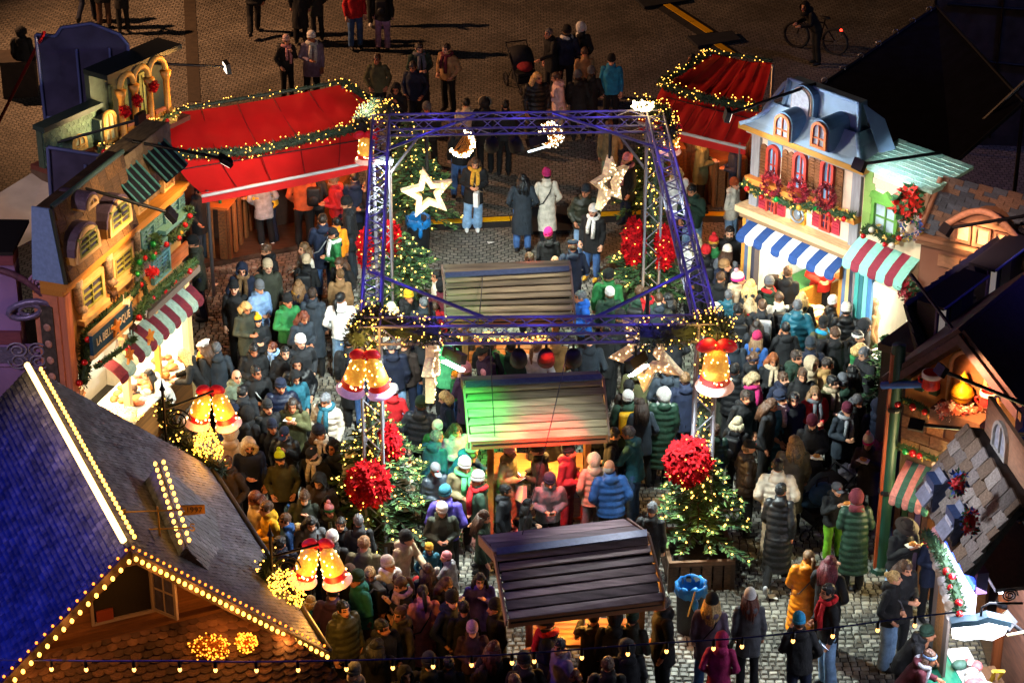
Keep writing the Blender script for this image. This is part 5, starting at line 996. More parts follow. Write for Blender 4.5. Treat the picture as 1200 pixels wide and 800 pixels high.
bells('pair of glowing bells with red bow over the upper stall roof corner', P(247, 458, 3.3), .48, .5); bells('pair of glowing bells with red bow over the lower left crowd', P(373, 638, 3.2), .48, .5)
lamp('bell_glow', 'POINT', P(250, 500, 2.9)+Vector((.1, -.2, -.2)), '#ffae4a', 45, None, .25); lamp('bell_glow', 'POINT', P(372, 690, 2.8)+Vector((.1, -.2, -.25)), '#ffae4a', 36, None, .25)
for (x0, y0), (x1, y1), h, l_ in (((192, 480), (250, 458), 3.35, 'curly black iron bracket carrying the upper bell pair'), ((318, 652), (375, 637), 3.25, 'curly black iron bracket carrying the lower bell pair')):
    a_, b_ = P(x0, y0, h), P(x1, y1, h); t = thing('iron_bracket', l_, 'bracket', a_, 0, 'iron brackets for bells'); IR = M('#121014', .5, .5)
    put(rod(IR), 'bar', t, align((0, 0, 0), b_-a_, .02)); put(rod(IR), 'upright', t, align((0, 0, -1.0), (0, 0, .35), .025))
    put(MB().tube([Vector((.2*(1-k/34)*math.cos(k*.5)+.2, 0, -.18+.2*(1-k/34)*math.sin(k*.5))) for k in range(28)], .014, 5).mesh([IR], True), 'scroll', t); put(MB().lathe([(.05, .35), (.02, .42), (.0, .55)], 8).mesh([IR]), 'finial', t)
def lights_spill(label, c, rad, n, seed, group='bundles of golden fairy lights'): return light_net(label, c, rad, int(n*1.4), EM('#ffb338', 6), seed, group, False, .012, lambda p, r: Vector((p.x*(1-.3*p.z/rad[2]), p.y, p.z)), 'fairy_light_bundle')
lights_spill('dense bundle of golden lights under the upper bell pair', P(243, 522, 2.9), (.24, .2, .34), 240, 5); lights_spill('dense bundle of golden lights under the lower bell pair', P(335, 690, 2.95), (.26, .2, .34), 240, 6)
lights_spill('spray of golden lights at the sweet stall corner beside the dark roof', P(140, 486, 1.2), (.45, .25, .12), 160, 7)
garland('dark fir garland along the eave by the upper bell pair', [P(x, y, z) for x, y, z in ((193, 470, 3.3), (196, 496, 3.0), (212, 515, 2.8), (236, 535, 2.7), (262, 552, 2.6))], .2, 420, 30, '', NEEDLE_D, 31)
garland('dark fir garland along the eave by the lower bell pair', [P(x, y, z) for x, y, z in ((318, 655, 3.1), (312, 680, 2.9), (326, 706, 2.7), (345, 716, 2.6))], .22, 420, 60, '', NEEDLE_D, 32)

# ------------------------------------------------------------------ lighting truss over the middle
HT = 4.3
cor = dict(FL=P(434, 388, HT), FR=P(829, 385, HT), BR=P(768, 142, HT), BL=P(446, 147, HT))
tr = thing('lighting_truss', 'square aluminium lighting truss on four legs in violet light', 'truss', (cor['FL'].x, cor['FL'].y, 0)); o_ = tr.location.copy()
ALU = M('#80808c', .45, .4, .1); rodm = rod(ALU, 6)
def truss(name, a, b, w=.3, seg=.3, up=Vector((0, 0, 1))):
    a = a-o_; b = b-o_; d = (b-a); L_ = d.length; d.normalize(); s_ = d.cross(up)
    s_ = s_.normalized() if s_.length > .01 else Vector((1, 0, 0)); u_ = s_.cross(d).normalized(); e = thing(name, None, None); e.parent = tr; c4 = [(s_*i+u_*j)*w/2 for i, j in ((-1, -1), (1, -1), (1, 1), (-1, 1))]
    for c in c4: put(rodm, 'chord', e, align(a+c, b+c, .026))
    n = max(2, int(L_/seg))
    for f_ in range(4):
        c, c2 = c4[f_], c4[(f_+1) % 4]
        for k in range(n):
            p, q = a+d*L_*k/n, a+d*L_*(k+1)/n; put(rodm, 'lattice_bar', e, align(p+(c if k % 2 else c2), q+(c2 if k % 2 else c), .011))
        for k in (0, n): put(rodm, 'end_bar', e, align(a+d*L_*k/n+c, a+d*L_*k/n+c2, .014))
    return e
for i, j in (('FL', 'FR'), ('BL', 'BR'), ('FL', 'BL'), ('FR', 'BR')):
    d = (cor[j]-cor[i]).normalized()*.16; truss('beam', cor[i]+d, cor[j]-d)
for k in cor: truss('leg', Vector((cor[k].x, cor[k].y, .02)), cor[k]+Vector((0, 0, .15)), .3, .3, Vector((0, 1, 0))); pbox('base_plate', tr, M('#5a5a62', .5, .6), cor[k].x-o_.x-.3, cor[k].x-o_.x+.3, cor[k].y-o_.y-.3, cor[k].y-o_.y+.3, .006, .02)
for k, (x0, y0, z0, x1, y1, z1) in enumerate(((432, 318, HT+.1, 577, 376, HT+.1), (687, 377, HT+.1, 820, 312, HT+.1), (563, 133, HT+.1, 454, 175, HT), (648, 133, HT+.2, 785, 178, HT+.1))):
    a_, b_ = P(x0, y0, z0), P(x1, y1, z1); put(rod(M('#74789c', .4, .5, .1), 8), 'diagonal_tube', tr, align(a_-o_, b_-o_, .03))
for k in ('BL', 'BR'):
    s_ = 1 if k == 'BL' else -1; put(rod(ALU, 6), 'knee_brace', tr, align(cor[k]-o_+Vector((s_*.1, 0, -1.05)), cor[k]-o_+Vector((s_*.75, 0, -.15)), .028))
def fixture(label, p, target, col, watts, kind='bar', angle=90, em=30):
    t = thing('stage_light', label, 'stage light', p, 0, 'stage lights hung from the truss'); d = (Vector(target)-p).normalized(); q = d.to_track_quat('-Z', 'Y').to_matrix(); bk = M('#101014', .5, .3)
    put(rod(bk), 'clamp', t, align((0, 0, 0), (0, 0, .28), .02))
    if kind == 'bar': MB().box(d*.02+Vector((0, .03, .03)), (.42, .13, .16), q).obj('housing', bk, t); MB().box(d*.12+Vector((0, -.03, -.01)), (.42, .1, .03), q).obj('lens', EM('#e8fbff', em), t)
    else: MB().lathe([(.1, .12), (.13, .0), (.14, -.14)], 14, rot=q).obj('housing', M('#0a0a0c', .85), t, True); MB().lathe([(.0, -.142), (.125, -.144)], 14, rot=q, cap=False).obj('lens', EM('#e8fbff', em) if watts else M('#0c0c10', .5), t)
    if watts: lamp('stage_or_fill_beam', 'SPOT', p+d*.16, col, watts, target, .12, angle, .7)
    return t
COOL = '#ecfcf6'
def tp(x, y): return P(x, y, 0)
fixture('bright LED bar hanging left of centre under the front beam', P(533, 418, HT-.42), tp(470, 700), COOL, 620, em=40, angle=84); fixture('bright LED bar hanging right of centre under the front beam', P(745, 424, HT-.42), tp(860, 720), COOL, 620, em=40, angle=84)
fixture('stage light glowing white on the left back leg', P(446, 184, HT-.5), tp(480, 330), COOL, 420, em=30)
fixture('round stage light right of the bright crescent under the back beam', P(576, 168, HT-.42), tp(570, 320), COOL, 460, 'can', em=30); fixture('red tinted stage light at the middle of the back beam', P(604, 168, HT-.42), tp(660, 380), '#fff0e0', 300, 'can', em=12)
fixture('green tinted stage light left of the glowing ball', P(629, 166, HT-.42), tp(690, 420), '#b8ffc8', 260, em=3)
for x, l_ in ((608, 'left dark moving light of the group under the front beam'), (640, 'middle dark moving light of the group under the front beam'), (672, 'right dark moving light of the group under the front beam')): fixture(l_, P(x, 418, HT-.42), tp(x, 560), COOL, 0, 'can')
lamp('stage_or_fill_beam', 'SPOT', Vector((.2, 31.6, HT-.25)), COOL, 200, tp(640, 640), .12, 80, .7)
lamp('stage_or_fill_beam', 'SPOT', Vector((2.6, 34, HT-.2)), COOL, 800, tp(900, 470), .12, 100, .8); lamp('stage_or_fill_beam', 'SPOT', Vector((-2.2, 34, HT-.2)), COOL, 760, tp(330, 470), .12, 100, .8)
lamp('stage_or_fill_beam', 'SPOT', Vector((2.6, 31.5, HT-.2)), COOL, 460, tp(950, 720), .12, 90, .8); lamp('stage_or_fill_beam', 'SPOT', Vector((-1.9, 31.5, HT-.2)), '#fff0dc', 260, tp(430, 720), .12, 80, .8)
lamp('stage_or_fill_beam', 'SPOT', Vector((2.7, 37, HT-.2)), COOL, 430, tp(900, 400), .3, 120, .9); lamp('stage_or_fill_beam', 'SPOT', Vector((-2.3, 37, HT-.2)), COOL, 430, tp(330, 400), .3, 120, .9); lamp('stage_or_fill_beam', 'SPOT', Vector((-.9, 31.8, HT-.4)), COOL, 260, tp(350, 620), .3, 100, .9); lamp('stage_or_fill_beam', 'SPOT', Vector((1.8, 31.2, HT+.5)), '#f4f0ee', 200, P(690, 670, 2.2), .1, 36, .8); lamp('stage_or_fill_beam', 'SPOT', Vector((.4, 35.5, HT+1.4)), '#fff4e2', 330, P(596, 345, 2.2), .1, 40, .8); lamp('green_beam', 'SPOT', Vector((-1.2, 32.0, HT-.3)), '#2dff6a', 1200, P(556, 492, 2.2), .3, 38, .9); lamp('red_beam', 'SPOT', Vector((.6, 32.0, HT-.3)), '#ff2a1c', 1900, P(640, 522, 2.0), .3, 36, .9); lamp('green_beam', 'SPOT', Vector((-.9, 32.8, HT-.3)), '#1dff6a', 160, P(530, 372, 2.2), .08, 20, .9); lamp('red_beam', 'SPOT', Vector((.2, 39.0, HT-.3)), '#ff4a2a', 160, P(620, 312, 2.3), .08, 30, .9)  # added fixture-less fill for crowd and plank roofs, apart from the coloured beams
for i, j in (('FL', 'FR'), ('BL', 'BR'), ('FL', 'BL'), ('FR', 'BR')):
    for f_ in (.2, .5, .8): lamp('violet_glow', 'POINT', cor[i].lerp(cor[j], f_)+Vector((0, -.35, .55)), '#6a54ff', 7, None, .1)

# dark needle garlands full of lights around the four corners
for nm, pts, sd in (('thick light filled garland on the near left truss corner', ((418, 398), (424, 380), (440, 372), (470, 386), (515, 390)), 41), ('thick light filled garland on the near right truss corner', ((846, 398), (842, 382), (824, 378), (795, 392), (750, 393)), 42), ('light filled garland on the far left truss corner', ((424, 150), (428, 134), (446, 126), (460, 138)), 43), ('light filled garland on the far right truss corner', ((750, 124), (766, 128), (780, 136), (786, 158)), 44)):
    garland(nm, [P(x, y, HT+.02) for x, y in pts], .3 if sd < 43 else .26, 380, 70, '', NEEDLE_D, sd, br=.012)
for k, nm in (('FL', 'near left'), ('FR', 'near right')): garland(f'light chain wound inside the {nm} truss leg', [cor[k]+Vector((.05*math.cos(i*1.7), .05*math.sin(i*1.7), -.2-i*.25)) for i in range(11)], .13, 160, 45, '', NEEDLE_D, 50+len(nm), br=.014)
for k, nm in (('BR', 'far right'),): garland(f'light chain wound inside the {nm} truss leg', [cor[k]+Vector((.05*math.cos(i*1.7), .05*math.sin(i*1.7), -.2-i*.25)) for i in range(9)], .13, 160, 30, '', NEEDLE_D, 60, br=.014)
lamp('corner_glow', 'POINT', cor['FL']+Vector((0, -.5, .1)), '#ffc060', 14, None, .2); lamp('corner_glow', 'POINT', cor['FR']+Vector((0, -.5, .1)), '#ffc060', 14, None, .2)
bells('pair of glowing bells with violet rim on the near left truss corner', P(429, 406, HT-.1)+Vector((0, -.3, 0)), .5, .46, rim=BELLP); bells('single large glowing bell with red bow on the near right truss corner', P(838, 398, HT-.1)+Vector((0, -.25, 0)), .66, .3, single=True)
bells('small glowing bell at the far left truss corner by the red tent', P(428, 160, HT-.1), .46, single=True); bells('small glowing bell at the far right truss corner by the red tent', P(786, 150, HT-.1), .46, single=True)
STARM = EM('#ffcf98', .75, .93, 15, base='#e8cfa8')
def star3(label, c, r, rx, rz, tilt):
    t = thing('light_star', label, 'star', c, rz, 'glowing stars hung from the truss'); o = star_poly(r, .45, 5, 90+tilt); i = star_poly(r*.52, .45, 5, 90+tilt); mb = MB(); n = len(o); D = .07
    V = [(x, -D, z) for x, z in o]+[(x, -D, z) for x, z in i]+[(x, D, z) for x, z in o]+[(x, D, z) for x, z in i]; mb.v = V
    for k in range(n):
        j = (k+1) % n; mb.face((k, j, n+j, n+k)); mb.face((2*n+k, 3*n+k, 3*n+j, 2*n+j)); mb.face((k, 2*n+k, 2*n+j, j)); mb.face((n+k, n+j, 3*n+j, 3*n+k))
    mb.obj('star_frame', STARM, t); put(rod(M('#16222a', .6)), 'strap', t, align((0, 0, r*.9), (0, 0, r*.9+rx), .035)); rnd = random.Random(9); pp = []
    for k in range(n):
        for q in range(5): f_ = (q+.5)/5; a_, b_ = Vector((o[k][0], 0, o[k][1])), Vector((o[(k+1) % n][0], 0, o[(k+1) % n][1])); p = a_.lerp(b_, f_)*rnd.uniform(.62, .98); pp.append(p+Vector((0, -D-.01, 0)))
    bulbs(pp, .014, 'fairy_lights', EM('#ffe6b8', 4), t); return t
star3('large glowing star in front of the far left fir tree', P(501, 226, 2.75), .52, .7, R(8), 8); star3('tall glowing star seen nearly edge on at the far right', P(714, 214, 2.8), .56, .5, R(50), 0)
star3('big glowing star turned away behind the near right truss leg', P(757, 414, 2.9), .7, .5, R(-30), -35); star3('glowing star seen edge on left of the green lit table roof', P(506, 425, 2.9), .66, .5, R(83), 10)
lamp('star_glow', 'POINT', P(501, 228, 2.7)+Vector((0, -.4, 0)), '#ffdca0', 16, None, .3)
light_net('glowing crescent of white lights under the back beam', P(537, 168, HT-.55), (.3, .1, .3), 170, EM('#ffedc0', 12), 3, 'white light shapes under the back beam', True, .014, lambda p, r: (lambda a_: Vector((.05+.24*math.cos(a_), r.gauss(0, .03), .26*math.sin(a_)))*r.uniform(.8, 1.1))(r.uniform(-2.6, 1.3)), 'light_crescent')
light_net('glowing ball of white lights under the back beam', P(645, 158, HT-.45), (.26, .2, .28), 170, EM('#ffedc0', 8), 4, 'white light shapes under the back beam', True, .013, None, 'light_ball'); light_net('cluster of white lights on top of the far right truss corner', P(753, 124, HT+.3), (.24, .2, .1), 110, EM('#ffe2a0', 12), 8, 'white light shapes under the back beam', False, .018, None, 'light_cluster')
light_net('flat glowing light snowflake under the front beam at left', P(585, 395, HT-.2), (.9, .15, .05), 60, EM('#ffb84a', 8), 9, 'light shapes at the front beam', False, .015, None, 'light_cluster')

# ------------------------------------------------------------------ red tents
REDT = M('#c01010', .6, 0, .12, 1.5, .15, 6); REDT2 = M('#c41616', .6, 0, .1, 1.5, .15, 6)
def sag(a, b, n, s): return [Vector(a).lerp(Vector(b), k/n)+Vector((0, 0, -s*math.sin(math.pi*k/n))) for k in range(n+1)]
def cloth(mb, A, B, n, m, sg, m_i=0):                        # a sagging sheet between two edges
    i0 = len(mb.v)
    for j in range(m+1):
        for k in range(n+1):
            p = A[k].lerp(B[k], j/m); p = p+Vector((0, 0, -sg*math.sin(math.pi*j/m)*(.7+.6*math.sin(k*1.9+j*.4))+sg*.35*noise.noise(p*2.5))); mb.v.append(tuple(p))
    for j in range(m):
        for k in range(n): a = i0+j*(n+1)+k; mb.face((a, a+1, a+n+2, a+n+1), m_i)
def tent(label, eave, mid, ridge, hip=None, posts=(), seed=0):
    o = Vector((eave[0].x, eave[0].y, 0)); t = thing('red_tent', label, 'tent', o, 0, 'red market tents'); n = 24
    E_, M_, R_ = [[x-o for x in sag(p[0], p[1], n, .05)] for p in (eave, mid, ridge)]
    mb = MB(); cloth(mb, M_, R_, n, 6, .05); mb.obj('upper_roof', REDT, t, True)
    mb = MB(); cloth(mb, E_, [p+Vector((0, 0, -.06)) for p in M_], n, 6, .07); mb.obj('lower_flap', REDT2, t, True)
    mb = MB(); V_ = [p+Vector((0, 0, -.22)) for p in E_]; cloth(mb, V_, E_, n, 2, 0); mb.obj('valance', REDT2, t, True)
    for k in range(1, 5):
        for X_, Y_ in ((M_, R_), (E_, M_)): a_, b_ = X_[0].lerp(X_[-1], k/5), Y_[0].lerp(Y_[-1], k/5); put(MB().tube([a_.lerp(b_, q/6)+Vector((0, 0, -.05*math.sin(math.pi*q/6)*1.2-.04*math.sin(math.pi*k/5)+.012)) for q in range(7)], .012, 5).mesh([M('#8a0c10', .7)], True), 'seam', t)
    put(rod(M('#c9c4c4', .5), 6), 'eave_tube', t, align(E_[0]+Vector((0, -.03, -.06)), E_[-1]+Vector((0, -.03, -.06)), .035))
    if hip:
        mb = MB(); h = [p-o for p in hip]; mb.poly(h); mb.obj('hip_end', REDT, t)
    for p in posts: put(rod(STEEL), 'post', t, align(Vector((p.x, p.y, 0))-o, p-o, .04))
    put(rod(M('#141014', .6), 6), 'cable', t, align(M_[0]+Vector((0, -.25, -.15)), M_[-1]+Vector((0, -.3, -.15)), .012))
    return t
ea = (P(236, 226, 2.3), P(436, 186, 2.3)); mi = (P(204, 186, 2.65), P(446, 146, 2.65)); ri = (P(193, 134, 3.0), P(402, 99, 3.0))
tent('long red canvas tent roof with fairy light garland at upper left', ea, mi, ri, [ri[1], P(458, 133, 2.65), mi[1]], [ea[0]+Vector((.1, .1, 0)), ea[1]+Vector((-.1, .1, 0)), ri[0]+Vector((.1, -.1, 0)), ri[1]+Vector((0, -.1, 0))])
garland('lit garland swagged across the long red tent', [P(x, y, 2.68) for x, y in ((206, 181), (250, 180), (300, 176), (345, 166), (390, 156), (428, 147))], .17, 420, 26, '', NEEDLE_D, 71, br=.012); garland('thin lit garland along the ridge of the long red tent', [p+Vector((0, 0, .06)) for p in ri], .08, 180, 10, '', NEEDLE_D, 72, br=.011); garland('lit garland down the hip of the long red tent', [P(402, 98, 3.02), P(430, 115, 2.85), P(458, 133, 2.7)], .17, 420, 28, '', NEEDLE_D, 73, br=.012)
ea2 = (P(748, 140, 2.4), P(874, 170, 2.4)); mi2 = (P(776, 100, 2.75), P(890, 128, 2.75)); ri2 = (P(832, 62, 3.0), P(905, 74, 3.0))
tent('smaller red canvas tent roof beside the pale blue mansard', ea2, mi2, ri2, None, [ea2[0]+Vector((.15, .1, 0)), ea2[1]+Vector((-.1, .1, 0)), ri2[0]+Vector((0, -.1, 0)), ri2[1]+Vector((0, -.1, 0))])
mb = MB()
garland('lit garland swagged across the smaller red tent', [P(x, y, 2.78) for x, y in ((774, 97), (800, 108), (830, 116), (860, 122), (888, 126))], .17, 420, 26, '', NEEDLE_D, 74, br=.012); garland('lit garland up the left hip of the smaller red tent', [P(774, 97, 2.78), P(800, 82, 2.9), P(832, 61, 3.02)], .13, 400, 26, '', NEEDLE_D, 75, br=.012); garland('thin lit garland along the ridge of the smaller red tent', [ri2[0]+Vector((0, 0, .05)), ri2[1]+Vector((0, 0, .05))], .08, 180, 10, '', NEEDLE_D, 76, br=.011)
for pts in (ea, ): lamp('tent_light', 'POINT', pts[0].lerp(pts[1], .25)+Vector((0, .9, -.3)), '#ffa860', 40, None, .2); lamp('tent_light', 'POINT', pts[0].lerp(pts[1], .8)+Vector((0, .9, -.3)), '#ffa050', 30, None, .2)
lamp('tent_fill', 'SPOT', Vector((-2.5, 40.5, HT+.6)), '#ffe6d0', 420, P(300, 165, 2.5), .1, 70, .9)  # added fill spot on the red canvas, no fixture
lamp('tent_light', 'POINT', ea2[0].lerp(ea2[1], .6)+Vector((0, .9, -.35)), '#ffa860', 40, None, .2)
# back walls inside the tents, timber floor
for a_, b_, l_ in ((ri[0], ri[1], 'dark timber rear wall under the long red tent'), (ri2[0]+Vector((-.8, 0, 0)), ri2[1], 'orange lit timber wall under the smaller red tent')):
    d = (b_-a_); d.z = 0; L_ = d.length; t = thing('tent_wall', l_, 'wall', (a_.x, a_.y, 0), math.atan2(d.y, d.x))
    for k in range(int(L_/.25)): pbox('plank', t, WOOD if 'orange' in l_ else DARKW, k*.25+.004, k*.25+.246, -.05, 0, .05, 2.5)
q = [P(225, 318), P(408, 282), P(400, 236), P(215, 262)]; tag(MB().slab([p+Vector((0, 0, .12)) for p in (q[0], q[1], q[2], q[3])], .11).obj('timber_deck', M('#4a3426', .5, 0, .35, 5, .3, 12, kind='wood')), kind='structure')
def pallet_table(label, p, w, d, h, rz, z0=0., mats=None):
    t = thing('pallet_table', label, 'table', (p.x, p.y, z0), rz, 'plank sided standing tables'); mats = mats or [WOOD, M('#8a5a30', .6, 0, .3, kind='wood')]
    n = max(3, round(d/.2))
    for k in range(n): pbox('top_plank', t, M('#a8602a', .5, 0, .25, kind='wood'), -w/2, w/2, -d/2+k*d/n+.006, -d/2+(k+1)*d/n-.006, h-.045, h)
    for s_ in (-1, 1):
        for k in range(5): x = lerp(-d/2+.06, d/2-.06, k/4); pbox('side_plank', t, mats[k % 2], s_*w/2-.025, s_*w/2+.025, x-.06, x+.06, .02, h-.046)
    n = max(3, round(w/.28))
    for k in range(n): x = lerp(-w/2+.12, w/2-.12, k/(n-1)); pbox('front_plank', t, mats[k % 2], x-.08, x+.08, -d/2-.03, -d/2+.005, .02, h-.046); pbox('front_plank', t, mats[(k+1) % 2], x-.08, x+.08, d/2-.005, d/2+.03, .02, h-.046)
    return t
pt = P(262, 291); pallet_table('plank sided standing table with bottles under the long red tent', pt, .8, 1.5, 1.15, R(-12), .12)
for i, (x, y) in enumerate(((258, 238), (251, 231))):
    t = thing('drink_can', ('green can on the near edge of the plank table', 'green can further back on the plank table')[i], 'can', P(x, y, 1.27), 0, 'cans on the plank table'); MB().lathe([(.028, 0), (.035, .01), (.035, .13), (.028, .145)], 12).obj('can_body', M('#2c8a5a', .3, .5), t, True); MB().lathe([(.0, .146), (.027, .147)], 12, cap=False).obj('lid', STEEL, t)
pallet_table('plank sided standing table at the far end under the long red tent', P(392, 262), .7, .9, 1.15, R(-12)); pallet_table('pale slatted standing table under the smaller red tent', P(845, 232), .7, .9, 1.1, R(20)); pallet_table('dark standing table near the brick lit wall of the smaller red tent', P(782, 222), .6, .6, 1.1, R(10))

# ------------------------------------------------------------------ plank roofed standing tables in the middle
PLK = [M('#8f8468', .6, 0, .3, 4, .3, 14, kind='wood'), M('#a09272', .6, 0, .3, 4, .3, 14, kind='wood'), M('#7d735c', .6, 0, .3, 4, .3, 14, kind='wood')]; PLKD = [M('#807276', .6, 0, .3, 4, .3, 14, kind='wood'), M('#6c6066', .6, 0, .35, 4, .3, 14, kind='wood'), M('#8a7b7e', .6, 0, .3, 4, .3, 14, kind='wood')]
def hut(label, rl_, rr_, fl, fr, bl, br, zr, ze, rows, mats, warm, glow, cv=.82):
    r0, r1 = P(*rl_, zr), P(*rr_, zr); f0, f1 = P(*fl, ze), P(*fr, ze); b0, b1 = P(*bl, zr-.08), P(*br, zr-.08)
    c = (f0+f1+b0+b1)/4; t = thing('roofed_table', label, 'standing table', (c.x, c.y, 0), 0, 'plank roofed standing tables'); o = Vector((c.x, c.y, 0)); r0, r1, f0, f1, b0, b1 = [p-o for p in (r0, r1, f0, f1, b0, b1)]
    rj = random.Random(len(label))
    def slope(e0, e1, t0, t1, n, flip=False):
        for k in range(n):
            a, b = e0.lerp(t0, k/n), e1.lerp(t1, k/n); c_, d_ = e1.lerp(t1, (k+cv)/n), e0.lerp(t0, (k+cv)/n); lift = Vector((0, 0, .05)); sn = Vector((0, 0, .035))
            jr = lambda: Vector((rj.uniform(-.03, .03), rj.uniform(-.008, .008), rj.uniform(-.012, .012)))
            q = [a+lift+jr(), b+lift+jr(), c_+sn+jr(), d_+sn+jr()]; MB().slab(q[::-1] if flip else q, .026).obj('plank', mats[k % 3], t)
    slope(f0, f1, r0, r1, rows); slope(b1, b0, r1, r0, 2)
    dn_ = Vector((0, 0, -.03)); e_ = Vector((.03, 0, 0)); LN = M('#100c0a', .9, 0, .2); MB().slab([f0+dn_+e_, f1+dn_-e_, r1+dn_-e_, r0+dn_+e_], .02).obj('gap_shade_sheet', LN, t); MB().slab([b1+dn_-e_, b0+dn_+e_, r0+dn_+e_, r1+dn_-e_], .02).obj('gap_shade_sheet', LN, t)  # added black sheets block lamp leak and give the plank gaps their shadow
    d = (r1-r0).normalized(); MB().slab([r0+Vector((0, -.1, .07)), r1+Vector((0, -.1, .07)), r1+Vector((0, .06, .085)), r0+Vector((0, .06, .085))], .02).obj('ridge_board', M('#4a5a74', .5, .2, .15), t)
    for a, b in ((f0, r0), (f1, r1), (b0, r0), (b1, r1)): put(ubox(M('#8a7466', .6, 0, .2)), 'verge_board', t, Matrix.Translation((a+b)/2+Vector((-.03 if a is f0 or a is b0 else .03, 0, -.03))) @ ((b-a).to_track_quat('Y', 'Z').to_matrix().to_4x4()) @ Matrix.Diagonal((.03, (b-a).length, .16, 1)))
    put(ubox(M('#8a5a3a', .6, 0, .2, kind='wood')), 'eave_board', t, Matrix.Translation((f0+f1)/2+Vector((0, .03, -.05))) @ ((f1-f0).to_track_quat('X', 'Z').to_matrix().to_4x4()) @ Matrix.Diagonal(((f1-f0).length, .03, .14, 1)))
    yf, yb = max(f0.y, f1.y)+.3, min(b0.y, b1.y)-.15; x0, x1 = f0.x+.3, f1.x-.3; WD = M('#9a6a3a', .55, 0, .25, 5, kind='wood')
    for x in (x0, x1):
        for y in (yf, yb): pbox('post', t, WD, x-.05, x+.05, y-.05, y+.05, 0, ze+(.1 if y == yf else zr-ze-.25))
    for k in range(5): y = lerp(yf+.06, yb-.06, k/4); pbox('table_plank', t, WD, x0+.06, x1-.06, y-.1, y+.09, 1.04, 1.09)
    for x in (x0+.06, x1-.1): pbox('side_panel', t, WD, x, x+.04, yf+.06, yb-.06, .02, 1.035)
    pbox('back_board', t, WD, x0+.06, x1-.06, yb-.03, yb+.0, 1.5, zr-.35); pbox('foot_shelf', t, WD, x0+.1, x1-.1, yf+.1, yb-.1, .25, .29)
    if glow:
        m_ = (x0+x1)/2; pbox('strip_lamp', t, EM('#ffdf9a', 18, sample=True), m_-.5, m_+.5, (yf+yb)/2-.03, (yf+yb)/2+.03, ze-.12, ze-.08); l = lamp('table_lamp', 'POINT', o+Vector((m_, (yf+yb)/2, ze-.2)), warm, glow, None, .15)
    rnd = random.Random(len(label))
    for k in range(5):
        ct = thing('mulled_wine_mug', f'{("red","blue","white","dark","green")[k]} mug standing on the table under the {label.split(" plank")[0].split("standing")[0].strip()} roof', 'mug', o+Vector((rnd.uniform(x0+.2, x1-.2), rnd.uniform(yf+.1, yf+.5), 1.092)), rnd.random()*6)
        MB().lathe([(.036, 0), (.04, .01), (.042, .1), (.038, .1), (.034, .02)], 12).obj('cup', M(('#8a1a1a', '#24508a', '#c9c4ba', '#20242a', '#2a6a4a')[k], .3), ct, True); put(MB().tube([(.04, 0, .08), (.07, 0, .07), (.07, 0, .035), (.04, 0, .025)], .008, 5).mesh([M('#c9c4ba', .3)], True), 'handle', ct)
    return t
hut('farthest pale plank roof over a standing table behind the front truss beam', (522, 326), (667, 318), (524, 376), (672, 374), (520, 313), (665, 308), 2.55, 2.15, 7, PLK, '#ffc070', 30)
hut('middle green and red lit plank roof over a standing table', (546, 454), (705, 445), (552, 520), (712, 512), (543, 444), (697, 437), 2.5, 2.05, 7, PLK, '#ffbe62', 130, .93)
hut('nearest dark violet plank roof over a standing table', (582, 650), (758, 628), (596, 728), (778, 706), (564, 630), (733, 610), 2.5, 2.0, 7, PLKD, '#ffb04a', 75, .87)

# ------------------------------------------------------------------ fir trees, planters, poinsettias
FIR = [M('#2c4a30', .7, 0, .35, 10), M('#3f6138', .7, 0, .35, 10), M('#56753f', .7, 0, .3, 10)]
BARK = M('#3d2a1e', .9, 0, .3, 10, .5, 20)
def fir_mesh(h, r, seed, lit=110):
    rnd = random.Random(seed); mb = MB(); pts = []; n = int(44*h)
    for k in range(n):
        f = (k+.5)/n; z = h*(.08+.92*f); R_ = r*(1-f)**.75*rnd.uniform(.78, 1.12)+.05; a = k*2.39996+rnd.random()*.5; d = Vector((math.cos(a), math.sin(a), 0)); tip = Vector((0, 0, z))+d*R_+Vector((0, 0, R_*rnd.uniform(-.25, .12))); root = Vector((0, 0, z+R_*.12)); side = Vector((-d.y, d.x, 0))
        mb.tube([root, tip], [.012, .004], 4, 3); m = max(4, int(R_/.055))
        for j in range(m):
            g = (j+.6)/m; p = root.lerp(tip, g); l = (.2-.1*g)*min(1, R_*1.6)+.05; mi = 2 if g > .75 and rnd.random() < .6 else (0 if rnd.random() < .5 else 1)
            for s_ in (-1, 1):
                dd = (d*rnd.uniform(.5, 1.1)+side*s_*rnd.uniform(.5, 1.1)+Vector((0, 0, rnd.uniform(-.25, .35)))).normalized(); e = p+dd*l; u_ = dd.cross(Vector((0, 0, 1))).normalized()*.028; w_ = Vector((0, 0, .02))
                mb.poly([p, p.lerp(e, .5)+u_, e, p.lerp(e, .5)-u_], mi); mb.poly([p, p.lerp(e, .45)+w_, e, p.lerp(e, .45)-w_*.6], mi)
            if rnd.random() < .05*lit/60: pts.append(p+Vector((0, 0, .05))+d*.05)
        dd = (tip-root).normalized(); spray(mb, rnd, tip-dd*.05, dd, .12, .02, 2); pts.append(tip+Vector((0, 0, .01))) if rnd.random() < lit/130 else None
    return mb, pts
